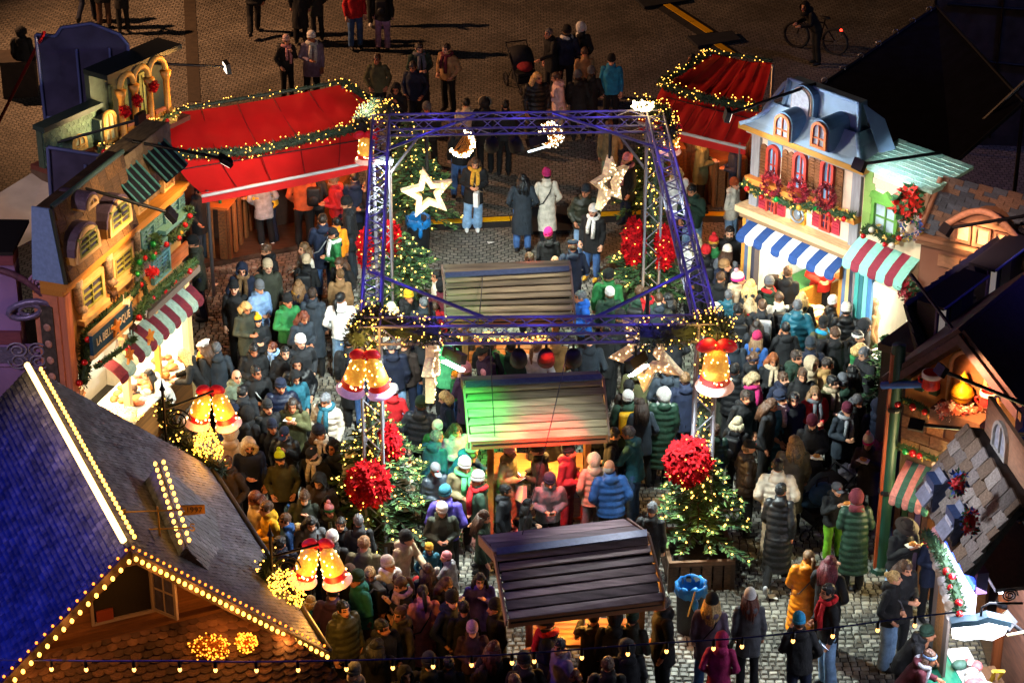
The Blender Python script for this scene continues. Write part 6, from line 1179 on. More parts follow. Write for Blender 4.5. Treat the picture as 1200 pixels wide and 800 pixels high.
def fir(label, p, h, r, seed, lit=110, z0=0., planter=None, br=.017):
    t = thing('fir_tree', label, 'tree', (p.x, p.y, z0), random.Random(seed).random()*6, 'fir trees with fairy lights' if lit else None); mb, pts = fir_mesh(h, r, seed, lit)
    mb.obj('crown', FIR+[BARK], t); MB().tube([(0, 0, 0), (0, 0, h*.5), (0, 0, h*.97)], [.06, .04, .008], 8).obj('trunk', BARK, t, True)
    if lit: bulbs(pts, br, 'fairy_lights', EM('#ffc45a', 6), t); lamp('tree_glow', 'POINT', (p.x, p.y-r*.9, z0+h*.45), '#ffbf5a', 5, None, .3)
    return t
def planter(label, p, w, h, rz):
    t = thing('tree_planter', label, 'planter', (p.x, p.y, 0), rz, 'square timber planters'); PL = [M('#4a3426', .7, 0, .3, 6, .3, kind='wood'), M('#5e4430', .7, 0, .3, 6, .3, kind='wood')]; k_ = 6
    for s_ in range(4):
        q = Matrix.Rotation(s_*math.pi/2, 4, 'Z')
        for k in range(k_): x = lerp(-w/2+.06, w/2-.06, k/(k_-1)); put(ubox(PL[k % 2]), 'plank', t, q @ Matrix.Translation((x, -w/2, h*.48)) @ Matrix.Diagonal((w/k_-.02, .03, h*.9, 1)))
        put(ubox(PL[1]), 'rim_board', t, q @ Matrix.Translation((0, -w/2-.005, h*.97)) @ Matrix.Diagonal((w+.06-(s_ % 2)*.1, .06, .08+.006*(s_ % 2), 1))); put(ubox(PL[0]), 'corner_post', t, q @ Matrix.Translation((-w/2, -w/2, h*.47)) @ Matrix.Diagonal((.07, .07, h*.93, 1)))
    pbox('soil', t, M('#1c140e', .95, 0, .3, 20, .5), -w/2+.02, w/2-.02, -w/2+.02, w/2-.02, h*.8, h*.86)
FRb, FLb, BRb, BLb = [Vector((cor[k].x, cor[k].y, 0)) for k in ('FR', 'FL', 'BR', 'BL')]
planter('square timber planter under the near right fir tree', P(816, 672), 1.0, .55, R(4)); fir('near right fir tree with red poinsettias in a timber planter', P(816, 664), 1.8, .88, 1, 170, .45)
planter('square timber planter under the near left fir tree', P(447, 650), 1.0, .55, R(2)); fir('near left fir tree below the violet rimmed bells', P(447, 646), 2.25, 1.12, 2, 200, .45)
fir('far left fir tree beside the truss leg and blue bin', P(474, 378), 1.55, .95, 3, 90, .4); planter('timber planter under the far left truss fir', P(474, 382), 1.0, .5, R(2)); fir('far right fir tree with red poinsettias by the truss leg', P(756, 370), 1.55, .95, 4, 110, .4); planter('timber planter under the far right truss fir', P(756, 374), 1.0, .5, R(3))
fir('tall fir tree behind the large glowing star', P(482, 268), 2.4, 1.0, 5, 80, .1); fir('tall fir tree behind the far right truss leg', P(762, 262), 2.2, .75, 6, 70, .1); fir('unlit fir tree leaning by the dark green corner pole', P(1030, 516), 2.0, .7, 7, 0, .1); fir('fir sapling at the far right by the slate stall wall', P(992, 470), 1.1, .5, 8, 0, .1)
bouquet('poinsettia_bunch', 'big ball of red poinsettias crowning the near right fir tree', 'flowers', P(806, 540, 2.15), (.36, .32, .4), 330, lights=26, seed=31, group='red poinsettia bunches on the fir trees')
bouquet('poinsettia_bunch', 'big ball of red poinsettias on the near left fir tree', 'flowers', P(432, 568, 1.8), (.34, .3, .4), 330, lights=26, seed=32, group='red poinsettia bunches on the fir trees')
bouquet('poinsettia_bunch', 'small bunch of red poinsettias right of the near left leg', 'flowers', P(456, 520, 2.2), (.2, .16, .34), 110, lights=8, seed=33, group='red poinsettia bunches on the fir trees')
for i, (x, y, rx, rz_, l_) in enumerate(((743, 284, .22, .5, 'tall red poinsettia bunch left of the far right truss leg'), (779, 290, .18, .46, 'red poinsettia bunch right of the far right truss leg'), (460, 282, .17, .4, 'red poinsettia bunch right of the far left truss leg'), (428, 292, .13, .4, 'red poinsettia bunch left of the far left truss leg'))): bouquet('poinsettia_bunch', l_, 'flowers', P(x, y, 1.75), (rx, rx, rz_), 260 if i < 2 else 150, lights=16, seed=40+i, group='red poinsettia bunches on the fir trees')

# ------------------------------------------------------------------ bins, strollers, cycle, bollard
BAGM = M('#1668a8', .35, 0, .25, 8, .6, 14)
def bin_(label, p, r=.29, h=.95):
    t = thing('litter_bin', label, 'bin', p, 0, 'black bins with blue bags'); MB().lathe([(r*.86, 0), (r*.9, .04), (r, h*.85), (r*1.02, h), (r*.95, h), (r*.9, h*.3)], 20).obj('barrel', M('#14161a', .6, 0, .15), t, True); rnd = random.Random(len(label)); mb = MB()
    prof = [(r*.8, h*.6), (r*.9, h*.95), (r*.98, h+.04), (r*1.08, h+.02), (r*1.09, h-.08), (r*1.06, h-.15)]; mb.lathe(prof, 28, cap=False); mb.v = [tuple(Vector(v)*1+Vector((rnd.gauss(0, .014), rnd.gauss(0, .014), rnd.gauss(0, .02)))) for v in mb.v]; b = mb.obj('bag', BAGM, t, True)
    put(MB().ell((0, 0, 0), (.05, .04, .12), 8, 6).mesh([BAGM], True), 'bag_knot', t, Matrix.Translation((.05, -r*1.1, h-.22))); return t
b_ = bin_('black bin with blue bag in front of the star lit fir', P(491, 300), .235, .85); b_ = bin_('black bin with blue bag beside the nearest plank roof', P(808, 738), .225, .85)
s_ = MB().tube([(0, 0, 0), (.1, .05, .42)], .012, 6).obj('wooden_stick', M('#c9923a', .6)); s_.location = P(806, 722, .55); tag(s_, 'wooden stick poking out of the near blue bin bag', 'stick')
def wheel(parent, p, r, axis='X', tyre='#15151a'):
    w = thing('wheel', None, None); w.parent = parent; w.location = p; w.rotation_euler = (0, R(90), 0) if axis == 'X' else (R(90), 0, 0)
    put(MB().tube([(r*math.cos(R(a_)), r*math.sin(R(a_)), 0) for a_ in range(0, 361, 20)], r*.1+.006, 6).mesh([M(tyre, .8)], True), 'tyre', w); mb = MB()
    for k in range(8): mb.tube([(0, 0, 0), (r*math.cos(k*.785), r*math.sin(k*.785), 0)], .005, 4)
    mb.lathe([(.03, -.02), (.03, .02)], 8); mb.obj('spokes', STEEL, w)
def stroller(label, p, rz, cov):
    t = thing('stroller', label, 'stroller', p, rz, 'strollers'); FB_ = M('#14151a', .7, 0, .2); TB = M('#2a2c32', .4, .6)
    for x in (-.26, .26):
        put(rod(TB), 'frame_tube', t, align((x, -.38, .2), (x, .5, 1.02), .014)); put(rod(TB), 'frame_tube', t, align((x, .36, .18), (x, -.02, .62), .014)); wheel(t, (x+(.05 if x > 0 else -.05), .36, .16), .15); wheel(t, (x*.8, -.4, .11), .1)
    put(rod(TB), 'handle', t, align((-.27, .5, 1.03), (.27, .5, 1.03), .018)); MB().slab([(-.24, -.3, .5), (.24, -.3, .5), (.24, .1, .46), (-.24, .1, .46)], .06).obj('seat', FB_, t); MB().slab([(-.24, .1, .48), (.24, .1, .48), (.24, .3, .95), (-.24, .3, .95)], .05).obj('seat_back', FB_, t)
    mb = MB()
    for k in range(7):
        a_ = R(-10+k*20); y, z = .22-.4*math.cos(a_)*.9, .66+.36*math.sin(a_)
        mb.v += [(x, y+.12*abs(x)*2, z-.1*(abs(x)*3.6)**2) for x in (-.27, -.18, 0, .18, .27)]
    for k in range(6):
        for j in range(4): mb.face((k*5+j, k*5+j+1, k*5+6+j, k*5+5+j))
    mb.obj('hood', M(cov, .75, 0, .2), t, True); MB().bx(-.2, .2, -.2, .25, .2, .36).obj('basket', FB_, t); MB().ell((0, -.1, .62), (.2, .3, .12), 12, 8).obj('blanket', M('#8a1a24' if 'far' in label else '#24405a', .9, 0, .2), t, True)
stroller('black stroller pushed by the man on the far dark square', P(613, 104), R(20), '#15161c'); stroller('black stroller with navy bag among the right hand crowd', P(957, 620), R(-60), '#15161c')
t = thing('shopping_bundle', 'navy quilted bag hanging on the near stroller', 'bag', P(963, 578, .9), .5); MB().ell((0, 0, 0), (.24, .16, .2), 14, 10).obj('bag_body', M('#1f4a78', .6, 0, .25, 12, .5, 10), t, True); put(MB().tube([(-.12, 0, .16), (-.1, 0, .3), (.1, 0, .3), (.12, 0, .16)], .014, 6).mesh([M('#101418', .6)], True), 'handle', t)
t = thing('clear_bag', 'clear crumpled plastic bag on the near stroller handle', 'bag', P(993, 557, .85), 0); mb = MB().ell((0, 0, 0), (.16, .14, .22), 12, 10); rnd = random.Random(4); mb.v = [tuple(Vector(v)*rnd.uniform(.8, 1.15)) for v in mb.v]; mb.obj('bag_body', M('#a8a4b0', .2, 0, .3, 12, .5, 10), t)
def bicycle(label, p, rz):
    t = thing('bicycle', label, 'bicycle', p, rz); FR_ = M('#14161c', .4, .5)
    wheel(t, (-.52, 0, .34), .33, 'Y'); wheel(t, (.52, 0, .34), .33, 'Y')
    for a_, b_ in (((-.52, 0, .34), (-.12, 0, .3)), ((-.12, 0, .3), (.36, 0, .72)), ((-.2, 0, .78), (.36, 0, .76)), ((-.12, 0, .3), (-.22, 0, .88)), ((-.52, 0, .34), (-.2, 0, .78)), ((.34, 0, .9), (.52, 0, .34))): put(rod(FR_), 'frame_tube', t, align(a_, b_, .018))
    put(rod(FR_), 'handlebar', t, align((.32, -.26, .98), (.32, .26, .98), .014)); MB().ell((-.23, 0, .92), (.14, .07, .04), 10, 6).obj('saddle', M('#101012', .6), t, True); MB().ell((-.66, 0, .66), (.04, .04, .04), 8, 6).obj('rear_light', EM('#ff2a1a', 9), t)
bicycle('dark bicycle with glowing red rear light crossing the far square', P(955, 60), R(150))
p = P(25, 108); t = thing('bollard_box', 'dark square concrete block at the far left of the square', 'block', p, R(8)); MB().bx(-.4, .4, -.4, .4, 0, .85).obj('block_body', M('#2c221c', .9, 0, .2, 5, .4), t); MB().bx(-.44, .44, -.44, .44, .851, .93).obj('cap_slab', M('#352a22', .9, 0, .2, 5, .4), t)

# ------------------------------------------------------------------ festoon of bulbs across the near edge
pts = [P(x, y, 3.6) for x, y in ((-10, 772), (100, 774), (210, 774), (300, 775), (460, 772), (600, 766), (760, 754), (870, 747), (960, 737), (1060, 724), (1120, 717))]; c = curve(pts, 60); t = thing('festoon', 'dark cable of small warm bulbs strung across the near edge', 'string lights', pts[0])
put(MB().tube([p-pts[0] for p in c], .012, 5).mesh([M('#1c2f8a', .6)], True), 'cable', t)
BM = MB().ell((0, 0, 0), (.026, .026, .036), 8, 6).mesh([EM('#ffb45a', 5)], True); SK = MB().lathe([(.02, 0), (.024, .02), (.024, .09), (.012, .11)], 8).mesh([M('#0e1016', .5)])
for x in (55, 107, 157, 208, 258, 305, 353, 400, 450, 499, 545, 588, 638, 687, 736, 784, 830, 877, 926, 974, 1023, 1072):
    p = min(c, key=lambda q: abs(proj(q)[0]-x))-pts[0]; s_ = thing('lamp_socket', None, None); s_.parent = t; s_.location = p+Vector((0, 0, -.1)); put(SK, 'socket', s_); put(BM, 'bulb', s_, Matrix.Translation((0, 0, -.03)))
tag(MB().tube([P(1180, 744, 2.4), P(1215, 737, 2.5)], .02, 6).obj('cream_cable', M('#c9b98a', .6)), 'pale cable leading right from the glowing hanging sign', 'cable'); t = MB().tube([P(1160, 800, .6), P(1166, 786, .9), P(1176, 786, .9), P(1166, 800, .5), P(1164, 786, .9)], .03, 6).obj('yellow_strap', M('#e0b81c', .5)); tag(t, 'yellow strap tied round the brown post', 'strap')
# sodium street lamp standing beyond the frame whose light rakes the far square
sp_ = Vector((-19, 57, 0)); t = thing('street_lamp', 'tall street lamp standing off to the far left', 'street lamp', sp_); put(rod(M('#22242a', .5, .4), 10), 'mast', t, align((0, 0, 0), (0, 0, 10.5), .09)); MB().box((.4, -.1, 10.55), (.9, .3, .12)).obj('lantern', M('#22242a', .5, .4), t); MB().box((.45, -.1, 10.48), (.7, .24, .02)).obj('lens', EM('#ffb060', 40), t)
lamp('street_light', 'SPOT', sp_+Vector((.4, -.1, 10.3)), '#ffb880', 6800, (-1, 54, 0), .2, 84, .9)

for a_, b_, l_ in (((574, 398, HT-.2), (580, 512, 2.1), 'thin grey cable hanging from the truss across the lit plank roof'), ((560, 380, HT), (566, 318, 2.5), 'thin cable running from the truss over the farthest plank roof'), ((668, 398, HT-.2), (612, 626, 2.5), 'long thin cable hanging down to the nearest plank roof')):
    p, q = P(*a_), P(*b_); tag(MB().tube(sag(p, q, 8, .12), .008, 5).obj('hanging_cable', M('#2a2c30', .6)), l_, 'cable', 'thin hanging cables')
rp_ = random.Random(6)
for x, y, l_ in ((252, 334, 'scrap of white paper on the setts near the ochre house'), (407, 470, 'crumpled tissue on the setts of the left lane'), (905, 700, 'scrap of paper on the near right setts'), (663, 640, 'paper scrap on the setts beside the nearest plank roof'), (575, 285, 'paper scrap on the open cobbles')):
    mb = MB(); c_ = P(x, y, .04); mb.v = [(rp_.uniform(-.07, .07)+dx*.07, rp_.uniform(-.03, .03)+dy*.05, rp_.uniform(0, .03)) for dx, dy in ((-1, -1), (1, -1), (1, 1), (-1, 1), (0, 0))]; mb.f = [(0, 1, 4), (1, 2, 4), (2, 3, 4), (3, 0, 4)]; mb.m = [0]*4
    o_ = mb.obj('paper_scrap', M('#d0ccc2', .8)); o_.location = c_; tag(o_, l_, 'litter', 'paper scraps on the ground')

# ------------------------------------------------------------------ people: bodies, clothes, hair and hats in a few poses, then one person per line
def bake(mb, voxel, ratio, disp=0., dscale=9., mats=1, cls=None, smooth=1):
    me = mb.mesh([None]*mats); o = bpy.data.objects.new('bake', me); COL.objects.link(o)
    r = o.modifiers.new('r', 'REMESH'); r.mode = 'VOXEL'; r.voxel_size = voxel
    s_ = o.modifiers.new('s', 'SMOOTH'); s_.factor = .5; s_.iterations = smooth
    if ratio < 1: d = o.modifiers.new('d', 'DECIMATE'); d.ratio = ratio
    dg = bpy.context.evaluated_depsgraph_get(); m2 = bpy.data.meshes.new_from_object(o.evaluated_get(dg)); bpy.data.objects.remove(o); bpy.data.meshes.remove(me)
    while len(m2.materials) < mats: m2.materials.append(None)
    if disp:
        for v in m2.vertices:
            n = noise.noise(v.co*dscale)+.5*noise.noise(v.co*dscale*2.3+Vector((3, 1, 7))); v.co += v.normal*disp*n
    if cls:
        for p in m2.polygons: p.material_index = cls(p.center)
    m2.polygons.foreach_set('use_smooth', [True]*len(m2.polygons)); m2.update(); return m2
def skel(pose):
    J = dict(hipL=(-.09, 0, .92), hipR=(.09, 0, .92), kneeL=(-.105, -.015, .5), kneeR=(.105, -.015, .5), ankL=(-.11, .02, .09), ankR=(.11, .02, .09))
    lean = 2
    sh = .17; U = dict(shL=(-sh, .01, 1.4), shR=(sh, .01, 1.4), head=(0, -.02, 1.6), neck=(0, 0, 1.46))
    def arms(l, r): U.update(elL=l[0], wrL=l[1], elR=r[0], wrR=r[1])
    m = lambda q: tuple((-p[0], p[1], p[2]) for p in q)
    dn = ((.232, .03, 1.13), (.225, -.08, .9)); fr = ((.25, .02, 1.13), (.07, -.22, 1.14)); eat = ((.24, -.06, 1.16), (.06, -.23, 1.4)); pk = ((.28, .06, 1.13), (.2, -.1, .98)); rch = ((.24, -.14, 1.22), (.14, -.44, 1.17)); up = ((.27, -.1, 1.28), (.16, -.26, 1.5))
    tbl = dict(A=(dn, dn), B=(fr, fr), E=(eat, eat), P=(pk, pk), R=(dn, rch), N=(rch, rch), C=(pk, eat), U=(dn, up), W=(((.24, .1, 1.14), (.22, .02, .9)), ((.24, -.04, 1.13), (.2, -.24, .98))), F=(fr, dn))
    l, r = tbl[pose]; arms(m(l), r)
    if pose == 'W': J.update(kneeL=(-.09, -.2, .52), ankL=(-.09, -.26, .09), kneeR=(.09, .06, .5), ankR=(.09, .34, .16)); lean = 5
    lean = dict(N=30, R=12, E=6, C=5, B=4).get(pose, lean)
    rot = Matrix.Rotation(R(lean), 3, 'X'); pv = Vector((0, 0, .95)); T = lambda p: pv+rot @ (Vector(p)-pv)
    K = {k: Vector(v) for k, v in J.items()}; K.update({k: T(v) for k, v in U.items()})
    if pose == 'N': K['wrL'].z = K['wrR'].z = 1.08
    K['rot'] = rot; K['T'] = T; return K
HV = ((0, -2), (28, 0), (-28, 0), (0, 16))                 # head turn and nod in degrees
def headmx(K, hv): return Matrix.Translation(K['head']) @ Matrix.Rotation(R(HV[hv][0]), 4, 'Z') @ Matrix.Rotation(R(HV[hv][1]), 4, 'X')
def body_mesh(pose, hv):
    K = skel(pose); T = K['T']; H = headmx(K, hv); mb = MB(); i = 0
    mb.ell((0, .012, .03), (.076, .096, .092), 16, 12).ell((0, -.02, -.045), (.061, .072, .072), 14, 10).ell((0, -.055, -.088), (.032, .03, .026), 10, 8).cap((0, -.088, .012), (0, -.11, -.026), .009, .016, 8).ell((0, -.076, .03), (.052, .018, .013), 10, 6).ell((0, -.086, -.06), (.026, .012, .012), 10, 6)
    for s_ in (-1, 1): mb.ell((s_*.079, .012, -.008), (.012, .022, .033), 8, 6)
    mb.cap((0, .02, -.07), (0, .04, -.2), .052, .056, 12); mb.xf(H)
    for a_, b_, ra, rb in ((T((0, 0, .98)), T((0, 0, 1.3)), .085, .09), (T((-.11, 0, 1.36)), T((.11, 0, 1.36)), .045, .045), (Vector((-.06, 0, .93)), Vector((.06, 0, .93)), .075, .075)): mb.cap(a_, b_, ra, rb, 12)
    for s_ in 'LR':
        mb.cap(K['sh'+s_], K['el'+s_], .036, .03, 10).cap(K['el'+s_], K['wr'+s_], .03, .026, 10).cap(K['hip'+s_], K['knee'+s_], .06, .042, 10).cap(K['knee'+s_], K['ank'+s_], .042, .03, 10)
        d = (K['wr'+s_]-K['el'+s_]).normalized(); mb.cap(K['wr'+s_]+d*.01, K['wr'+s_]+d*.075, .03, .036, 10)
    Hi = H.inverted()
    def cls(c):
        h = Hi @ c
        if abs(h.x) < .08 and -.13 < h.z < .1 and h.y < -.04:
            if abs(abs(h.x)-.031) < .016 and abs(h.z-.006) < .009: return 1
            if .012 < abs(h.x) < .05 and abs(h.z-.033) < .008: return 1
            if abs(h.x) < .026 and abs(h.z+.062) < .011: return 2
        return 0
    me = bake(mb, .0125, .55, 0, 9, 3, cls)
    f = MB()                                                 # five fingers on each palm, curled
    for s_ in 'LR':
        d = (K['wr'+s_]-K['el'+s_]).normalized(); w = K['wr'+s_]; up_ = Vector((0, 0, 1)); side = d.cross(up_); side = side.normalized() if side.length > .2 else Vector((0, -1, 0)); nrm = side.cross(d).normalized(); sg = 1 if s_ == 'L' else -1
        inw = Vector((-1 if K['wr'+s_].x > 0 else 1, -.2, 0)); cu = (inw-d*inw.dot(d)).normalized()
        for k, ln in enumerate((.07, .078, .072, .058)):
            b0 = w+d*.095+side*(k-1.5)*.019; m1 = b0+d*ln*.5+cu*.008; f.tube([b0, m1, m1+d*ln*.28+cu*ln*.38], [.0095, .009, .006], 6)
        b0 = w+d*.04+side*sg*-.03; f.tube([b0, b0+side*sg*-.022+d*.03, b0+side*sg*-.02+d*.062+cu*.014], [.011, .01, .007], 6)
    bm = bmesh.new(); bm.from_mesh(me); tmp = f.mesh(); bm.from_mesh(tmp); bpy.data.meshes.remove(tmp); bm.to_mesh(me); bm.free(); me.polygons.foreach_set('use_smooth', [True]*len(me.polygons)); return me
def coat_mesh(kind, pose):
    K = skel(pose); T = K['T']; mb = MB(); puff = kind in 'QK'; fat = 1.1 if puff else 1.0
    hem = dict(J=.84, Q=.82, P=.68, L=.42, K=.34)[kind]
    base = [(1.475, .07, .075), (1.45, .1, .085), (1.42, .155, .1), (1.36, .185, .118), (1.25, .188, .13), (1.1, .18, .128), (.98, .186, .135), (.88, .195, .145), (.7, .2, .15), (.5, .206, .16), (.3, .215, .17)]
    def at(z):
        for (z0, a0, b0), (z1, a1, b1) in zip(base, base[1:]):
            if z <= z0 and z >= z1: f = (z0-z)/(z0-z1); return lerp(a0, a1, f), lerp(b0, b1, f)
        return base[-1][1:]
    zs = []; z = 1.475
    while z > hem: zs.append(z); z -= .022
    zs.append(hem); n = 20; i0 = len(mb.v)
    for z in zs:
        a_, b_ = at(z); q = fat*(1+(.1*abs(math.sin((z-.2)*math.pi/.11))-.05 if puff else 0)); c = T((0, .0, z)) if z > .95 else Vector((0, .0, z)); rt_ = K['rot'] if z > .95 else Matrix.Identity(3)
        if pose == 'W' and z < .9: b_ *= 1.15
        for j in range(n): t_ = 6.2832*j/n; mb.v.append(tuple(c+rt_ @ Vector((a_*q*math.copysign(abs(math.cos(t_))**.85, math.cos(t_)), b_*q*math.copysign(abs(math.sin(t_))**.85, math.sin(t_)), 0))))
    for k in range(len(zs)-1):
        for j in range(n): a_ = i0+k*n+j; b_ = i0+k*n+(j+1) % n; mb.face((b_, a_, a_+n, b_+n))
    mb.face([i0+j for j in range(n)]); mb.face([i0+(len(zs)-1)*n+j for j in range(n)][::-1])
    for s_ in 'LR':
        sh, el, wr = K['sh'+s_]*1, K['el'+s_], K['wr'+s_]; pts, rs = [], []
        for (p, q, r0, r1) in ((sh, el, .07, .06), (el, wr+(wr-el).normalized()*.01, .06, .047)):
            m = 8
            for k in range(m+(p is el)): f = k/m; pts.append(p.lerp(q, f)); rs.append(lerp(r0, r1, f)*fat*(1+(.2*abs(math.sin(f*math.pi*3))-.06 if puff else 0)))
        mb.cap(sh, sh, .072*fat, .072*fat, 10); mb.tube(pts, rs, 12)
    mb.lathe([(.088, -.03), (.098, .02), (.09, .06)], 14, T((0, .01, 1.47)), rot=K['rot'])
    mb.ell(T((0, .1, 1.44)), (.12, .06, .075), 12, 8)
    return bake(mb, .0145, .42, .02 if not puff else .009, 6.5)
def legs_mesh(pose, wide):
    K = skel(pose); mb = MB(); mb.ell((0, 0, .93), (.165, .12, .12), 14, 8)
    for s_ in 'LR': r = (.1, .075, .07) if not wide else (.1, .09, .1); mb.cap(K['hip'+s_], K['knee'+s_], r[0], r[1], 12); mb.cap(K['knee'+s_], K['ank'+s_]+Vector((0, 0, .03)), r[1], r[2], 12)
    return bake(mb, .018, .45, .012, 9)
_PC = {}
def proto(key, fn):
    if key not in _PC: _PC[key] = fn()
    return _PC[key]
def shoe():
    mb = MB(); mb.ell((0, -.06, .045), (.046, .13, .05), 12, 8).cap((0, .02, .05), (0, .02, .12), .045, .042, 10); mb.v = [(x, y, max(0.0, z)) for x, y, z in mb.v]; return mb.mesh([None], True)
def hm(mb, mats=1, disp=.006, ds=30):
    me = mb.mesh([None]*mats, True)
    if disp:
        for v in me.vertices: v.co += v.co.normalized()*disp*noise.noise(v.co*ds)
    return me
def skull(mb, r=(.087, .106, .1), c=(0, .018, .034), zmin=-.06, yface=-.048, zface=.062, m=0):
    t = MB().ell(c, r, 18, 14); 
    for f in t.f:
        g = sum((Vector(t.v[i]) for i in f), Vector())/len(f)
        if (g.y < yface and g.z < zface) or g.z < zmin: continue
        i0 = len(mb.v); mb.v += [t.v[i] for i in f]; mb.face(range(i0, i0+len(f)), m)
    return mb
def strands(mb, rnd, p, l, r, n, back=.0):                   # overlapping tapered locks
    for k in range(n):
        a_ = R(lerp(-15, 195, (k+.5)/n)); x, y = .085*math.cos(a_), .02+.09*math.sin(a_); q = Vector((x, y, p)); e = Vector((x*1.25+rnd.gauss(0, .012), y+back+rnd.uniform(0, .03), p-l*rnd.uniform(.75, 1.05))); mb.tube([q, q.lerp(e, .5)+Vector((x*.25, .015, 0)), e], [r, r*1.15, r*.4], 7)
def head_mesh(k):
    mb = MB(); rnd = random.Random(ord(k))
    if k == 's': return hm(skull(mb, zmin=-.05), 1, .016, 55)
    if k == 'n': return hm(skull(mb, (.081, .1, .07), (0, .03, -.01), -.06, -.0, .03), 1, .003)
    if k == 'l': skull(mb, zmin=-.03); strands(mb, rnd, .02, .36, .032, 17, .03); return hm(mb, 1, .014, 50)
    if k == 'o': skull(mb, (.095, .112, .104), zmin=-.04); strands(mb, rnd, .01, .16, .036, 13); return hm(mb, 1, .008, 40)
    if k == 't': skull(mb, zmin=-.045); mb.tube([(0, .11, .05), (0, .16, .02), (0, .165, -.12), (0, .15, -.27)], [.03, .036, .034, .012], 9); return hm(mb, 1, .006, 40)
    if k == 'u': skull(mb, zmin=-.05); mb.ell((0, .115, .07), (.05, .045, .045), 12, 8); return hm(mb, 1, .008, 45)
    tilt = Matrix.Rotation(R(-10), 3, 'X')
    if k in 'bp':
        mb.lathe([(.088, .0), (.096, .008), (.098, .045), (.093, .05)], 20, (0, .014, .005), 1, 1, 1.16, tilt); mb.lathe([(.092, .05), (.094, .08), (.084, .115), (.06, .145), (.025, .162), (.002, .165)], 20, (0, .014, .005), 0, 1, 1.16, tilt)
        if k == 'p': c = tilt @ Vector((0, .014, .19)); mb.ell(c, (.042, .042, .042), 10, 8, 2)
        return hm(mb, 3, .004, 60)
    if k == 'c': mb.lathe([(.09, .03), (.093, .06), (.082, .1), (.05, .125), (.002, .132)], 18, (0, .012, .005), 0, 1, 1.16); mb.ell((0, -.135, .036), (.07, .075, .009), 14, 6, 0); mb.box((0, -.103, .075), (.03, .006, .03), None, 1); return hm(mb, 2, 0)
    if k == 'y': mb.ell((0, -.005, .075), (.105, .135, .045), 16, 8); mb.ell((0, -.12, .045), (.06, .045, .01), 12, 5); return hm(mb, 1, .003)
    if k == 'f': mb.lathe([(.165, .03), (.17, .034), (.1, .048), (.092, .06), (.082, .13), (.05, .14), (.002, .128)], 22, (0, .012, .0), 0, 1, 1.12); mb.lathe([(.096, .05), (.097, .075)], 22, (0, .012, 0), 1, 1, 1.12, cap=False); return hm(mb, 2, .003)
    if k == 'w': mb.ell((.01, .03, .095), (.125, .13, .04), 16, 8, 0, Matrix.Rotation(R(14), 3, 'X')); mb.lathe([(.088, .04), (.09, .07)], 16, (0, .014, 0), 0, 1, 1.15); return hm(mb, 1, .004)
    if k == 'k': skull(mb, (.118, .13, .14), (0, .025, .02), -.16, -.062, .085); mb.tube([(.105*math.cos(R(a_)), -.062, .0+.105*math.sin(R(a_))) for a_ in range(-50, 231, 14)], .016, 7); mb.lathe([(.13, -.2), (.12, -.13), (.1, -.1)], 16, (0, .03, 0)); return hm(mb, 1, .008, 14)
    if k == 'F': skull(mb, (.118, .13, .14), (0, .025, .02), -.16, -.062, .085); mb.tube([(.11*math.cos(R(a_)), -.066, .0+.11*math.sin(R(a_))) for a_ in range(-60, 241, 12)], .036, 8, 1); mb.lathe([(.13, -.2), (.12, -.13), (.1, -.1)], 16, (0, .03, 0)); return hm(mb, 2, .014, 45)
    if k == 'g': mb.lathe([(.086, -.0), (.092, .01), (.093, .045), (.086, .055)], 20, (0, .014, .012), 0, 1, 1.16, cap=False); return hm(mb, 1, .003)
def scarf_mesh(): return hm(MB().tube([(.1*math.cos(R(a_)), .01+.105*math.sin(R(a_)), .0+.015*math.sin(R(a_*2))) for a_ in range(0, 361, 24)], .042, 8).tube([(.05, -.1, -.02), (.07, -.16, -.2), (.06, -.165, -.42)], [.04, .045, .04], 8).tube([(-.03, -.11, -.02), (-.05, -.165, -.18), (-.05, -.165, -.32)], [.04, .04, .038], 8), 1, .008, 18)
def pack_parts():
    b = MB().box((0, 0, 0), (.3, .16, .42)); bm = bmesh.new(); me = b.mesh([None]); bm.from_mesh(me); bmesh.ops.bevel(bm, geom=bm.edges[:], offset=.055, segments=3, profile=.6, affect='EDGES'); bm.to_mesh(me); bm.free(); me.polygons.foreach_set('use_smooth', [True]*len(me.polygons))
    p = MB().ell((0, .09, -.07), (.11, .04, .11), 12, 8).mesh([None], True); s_ = MB()
    for x in (-.1, .1): s_.tube([(x, -.05, -.17), (x*1.35, -.2, -.1), (x*1.2, -.27, .14), (x, -.12, .24), (x, -.05, .17)], .018, 6)
    return me, p, s_.mesh([None], True)
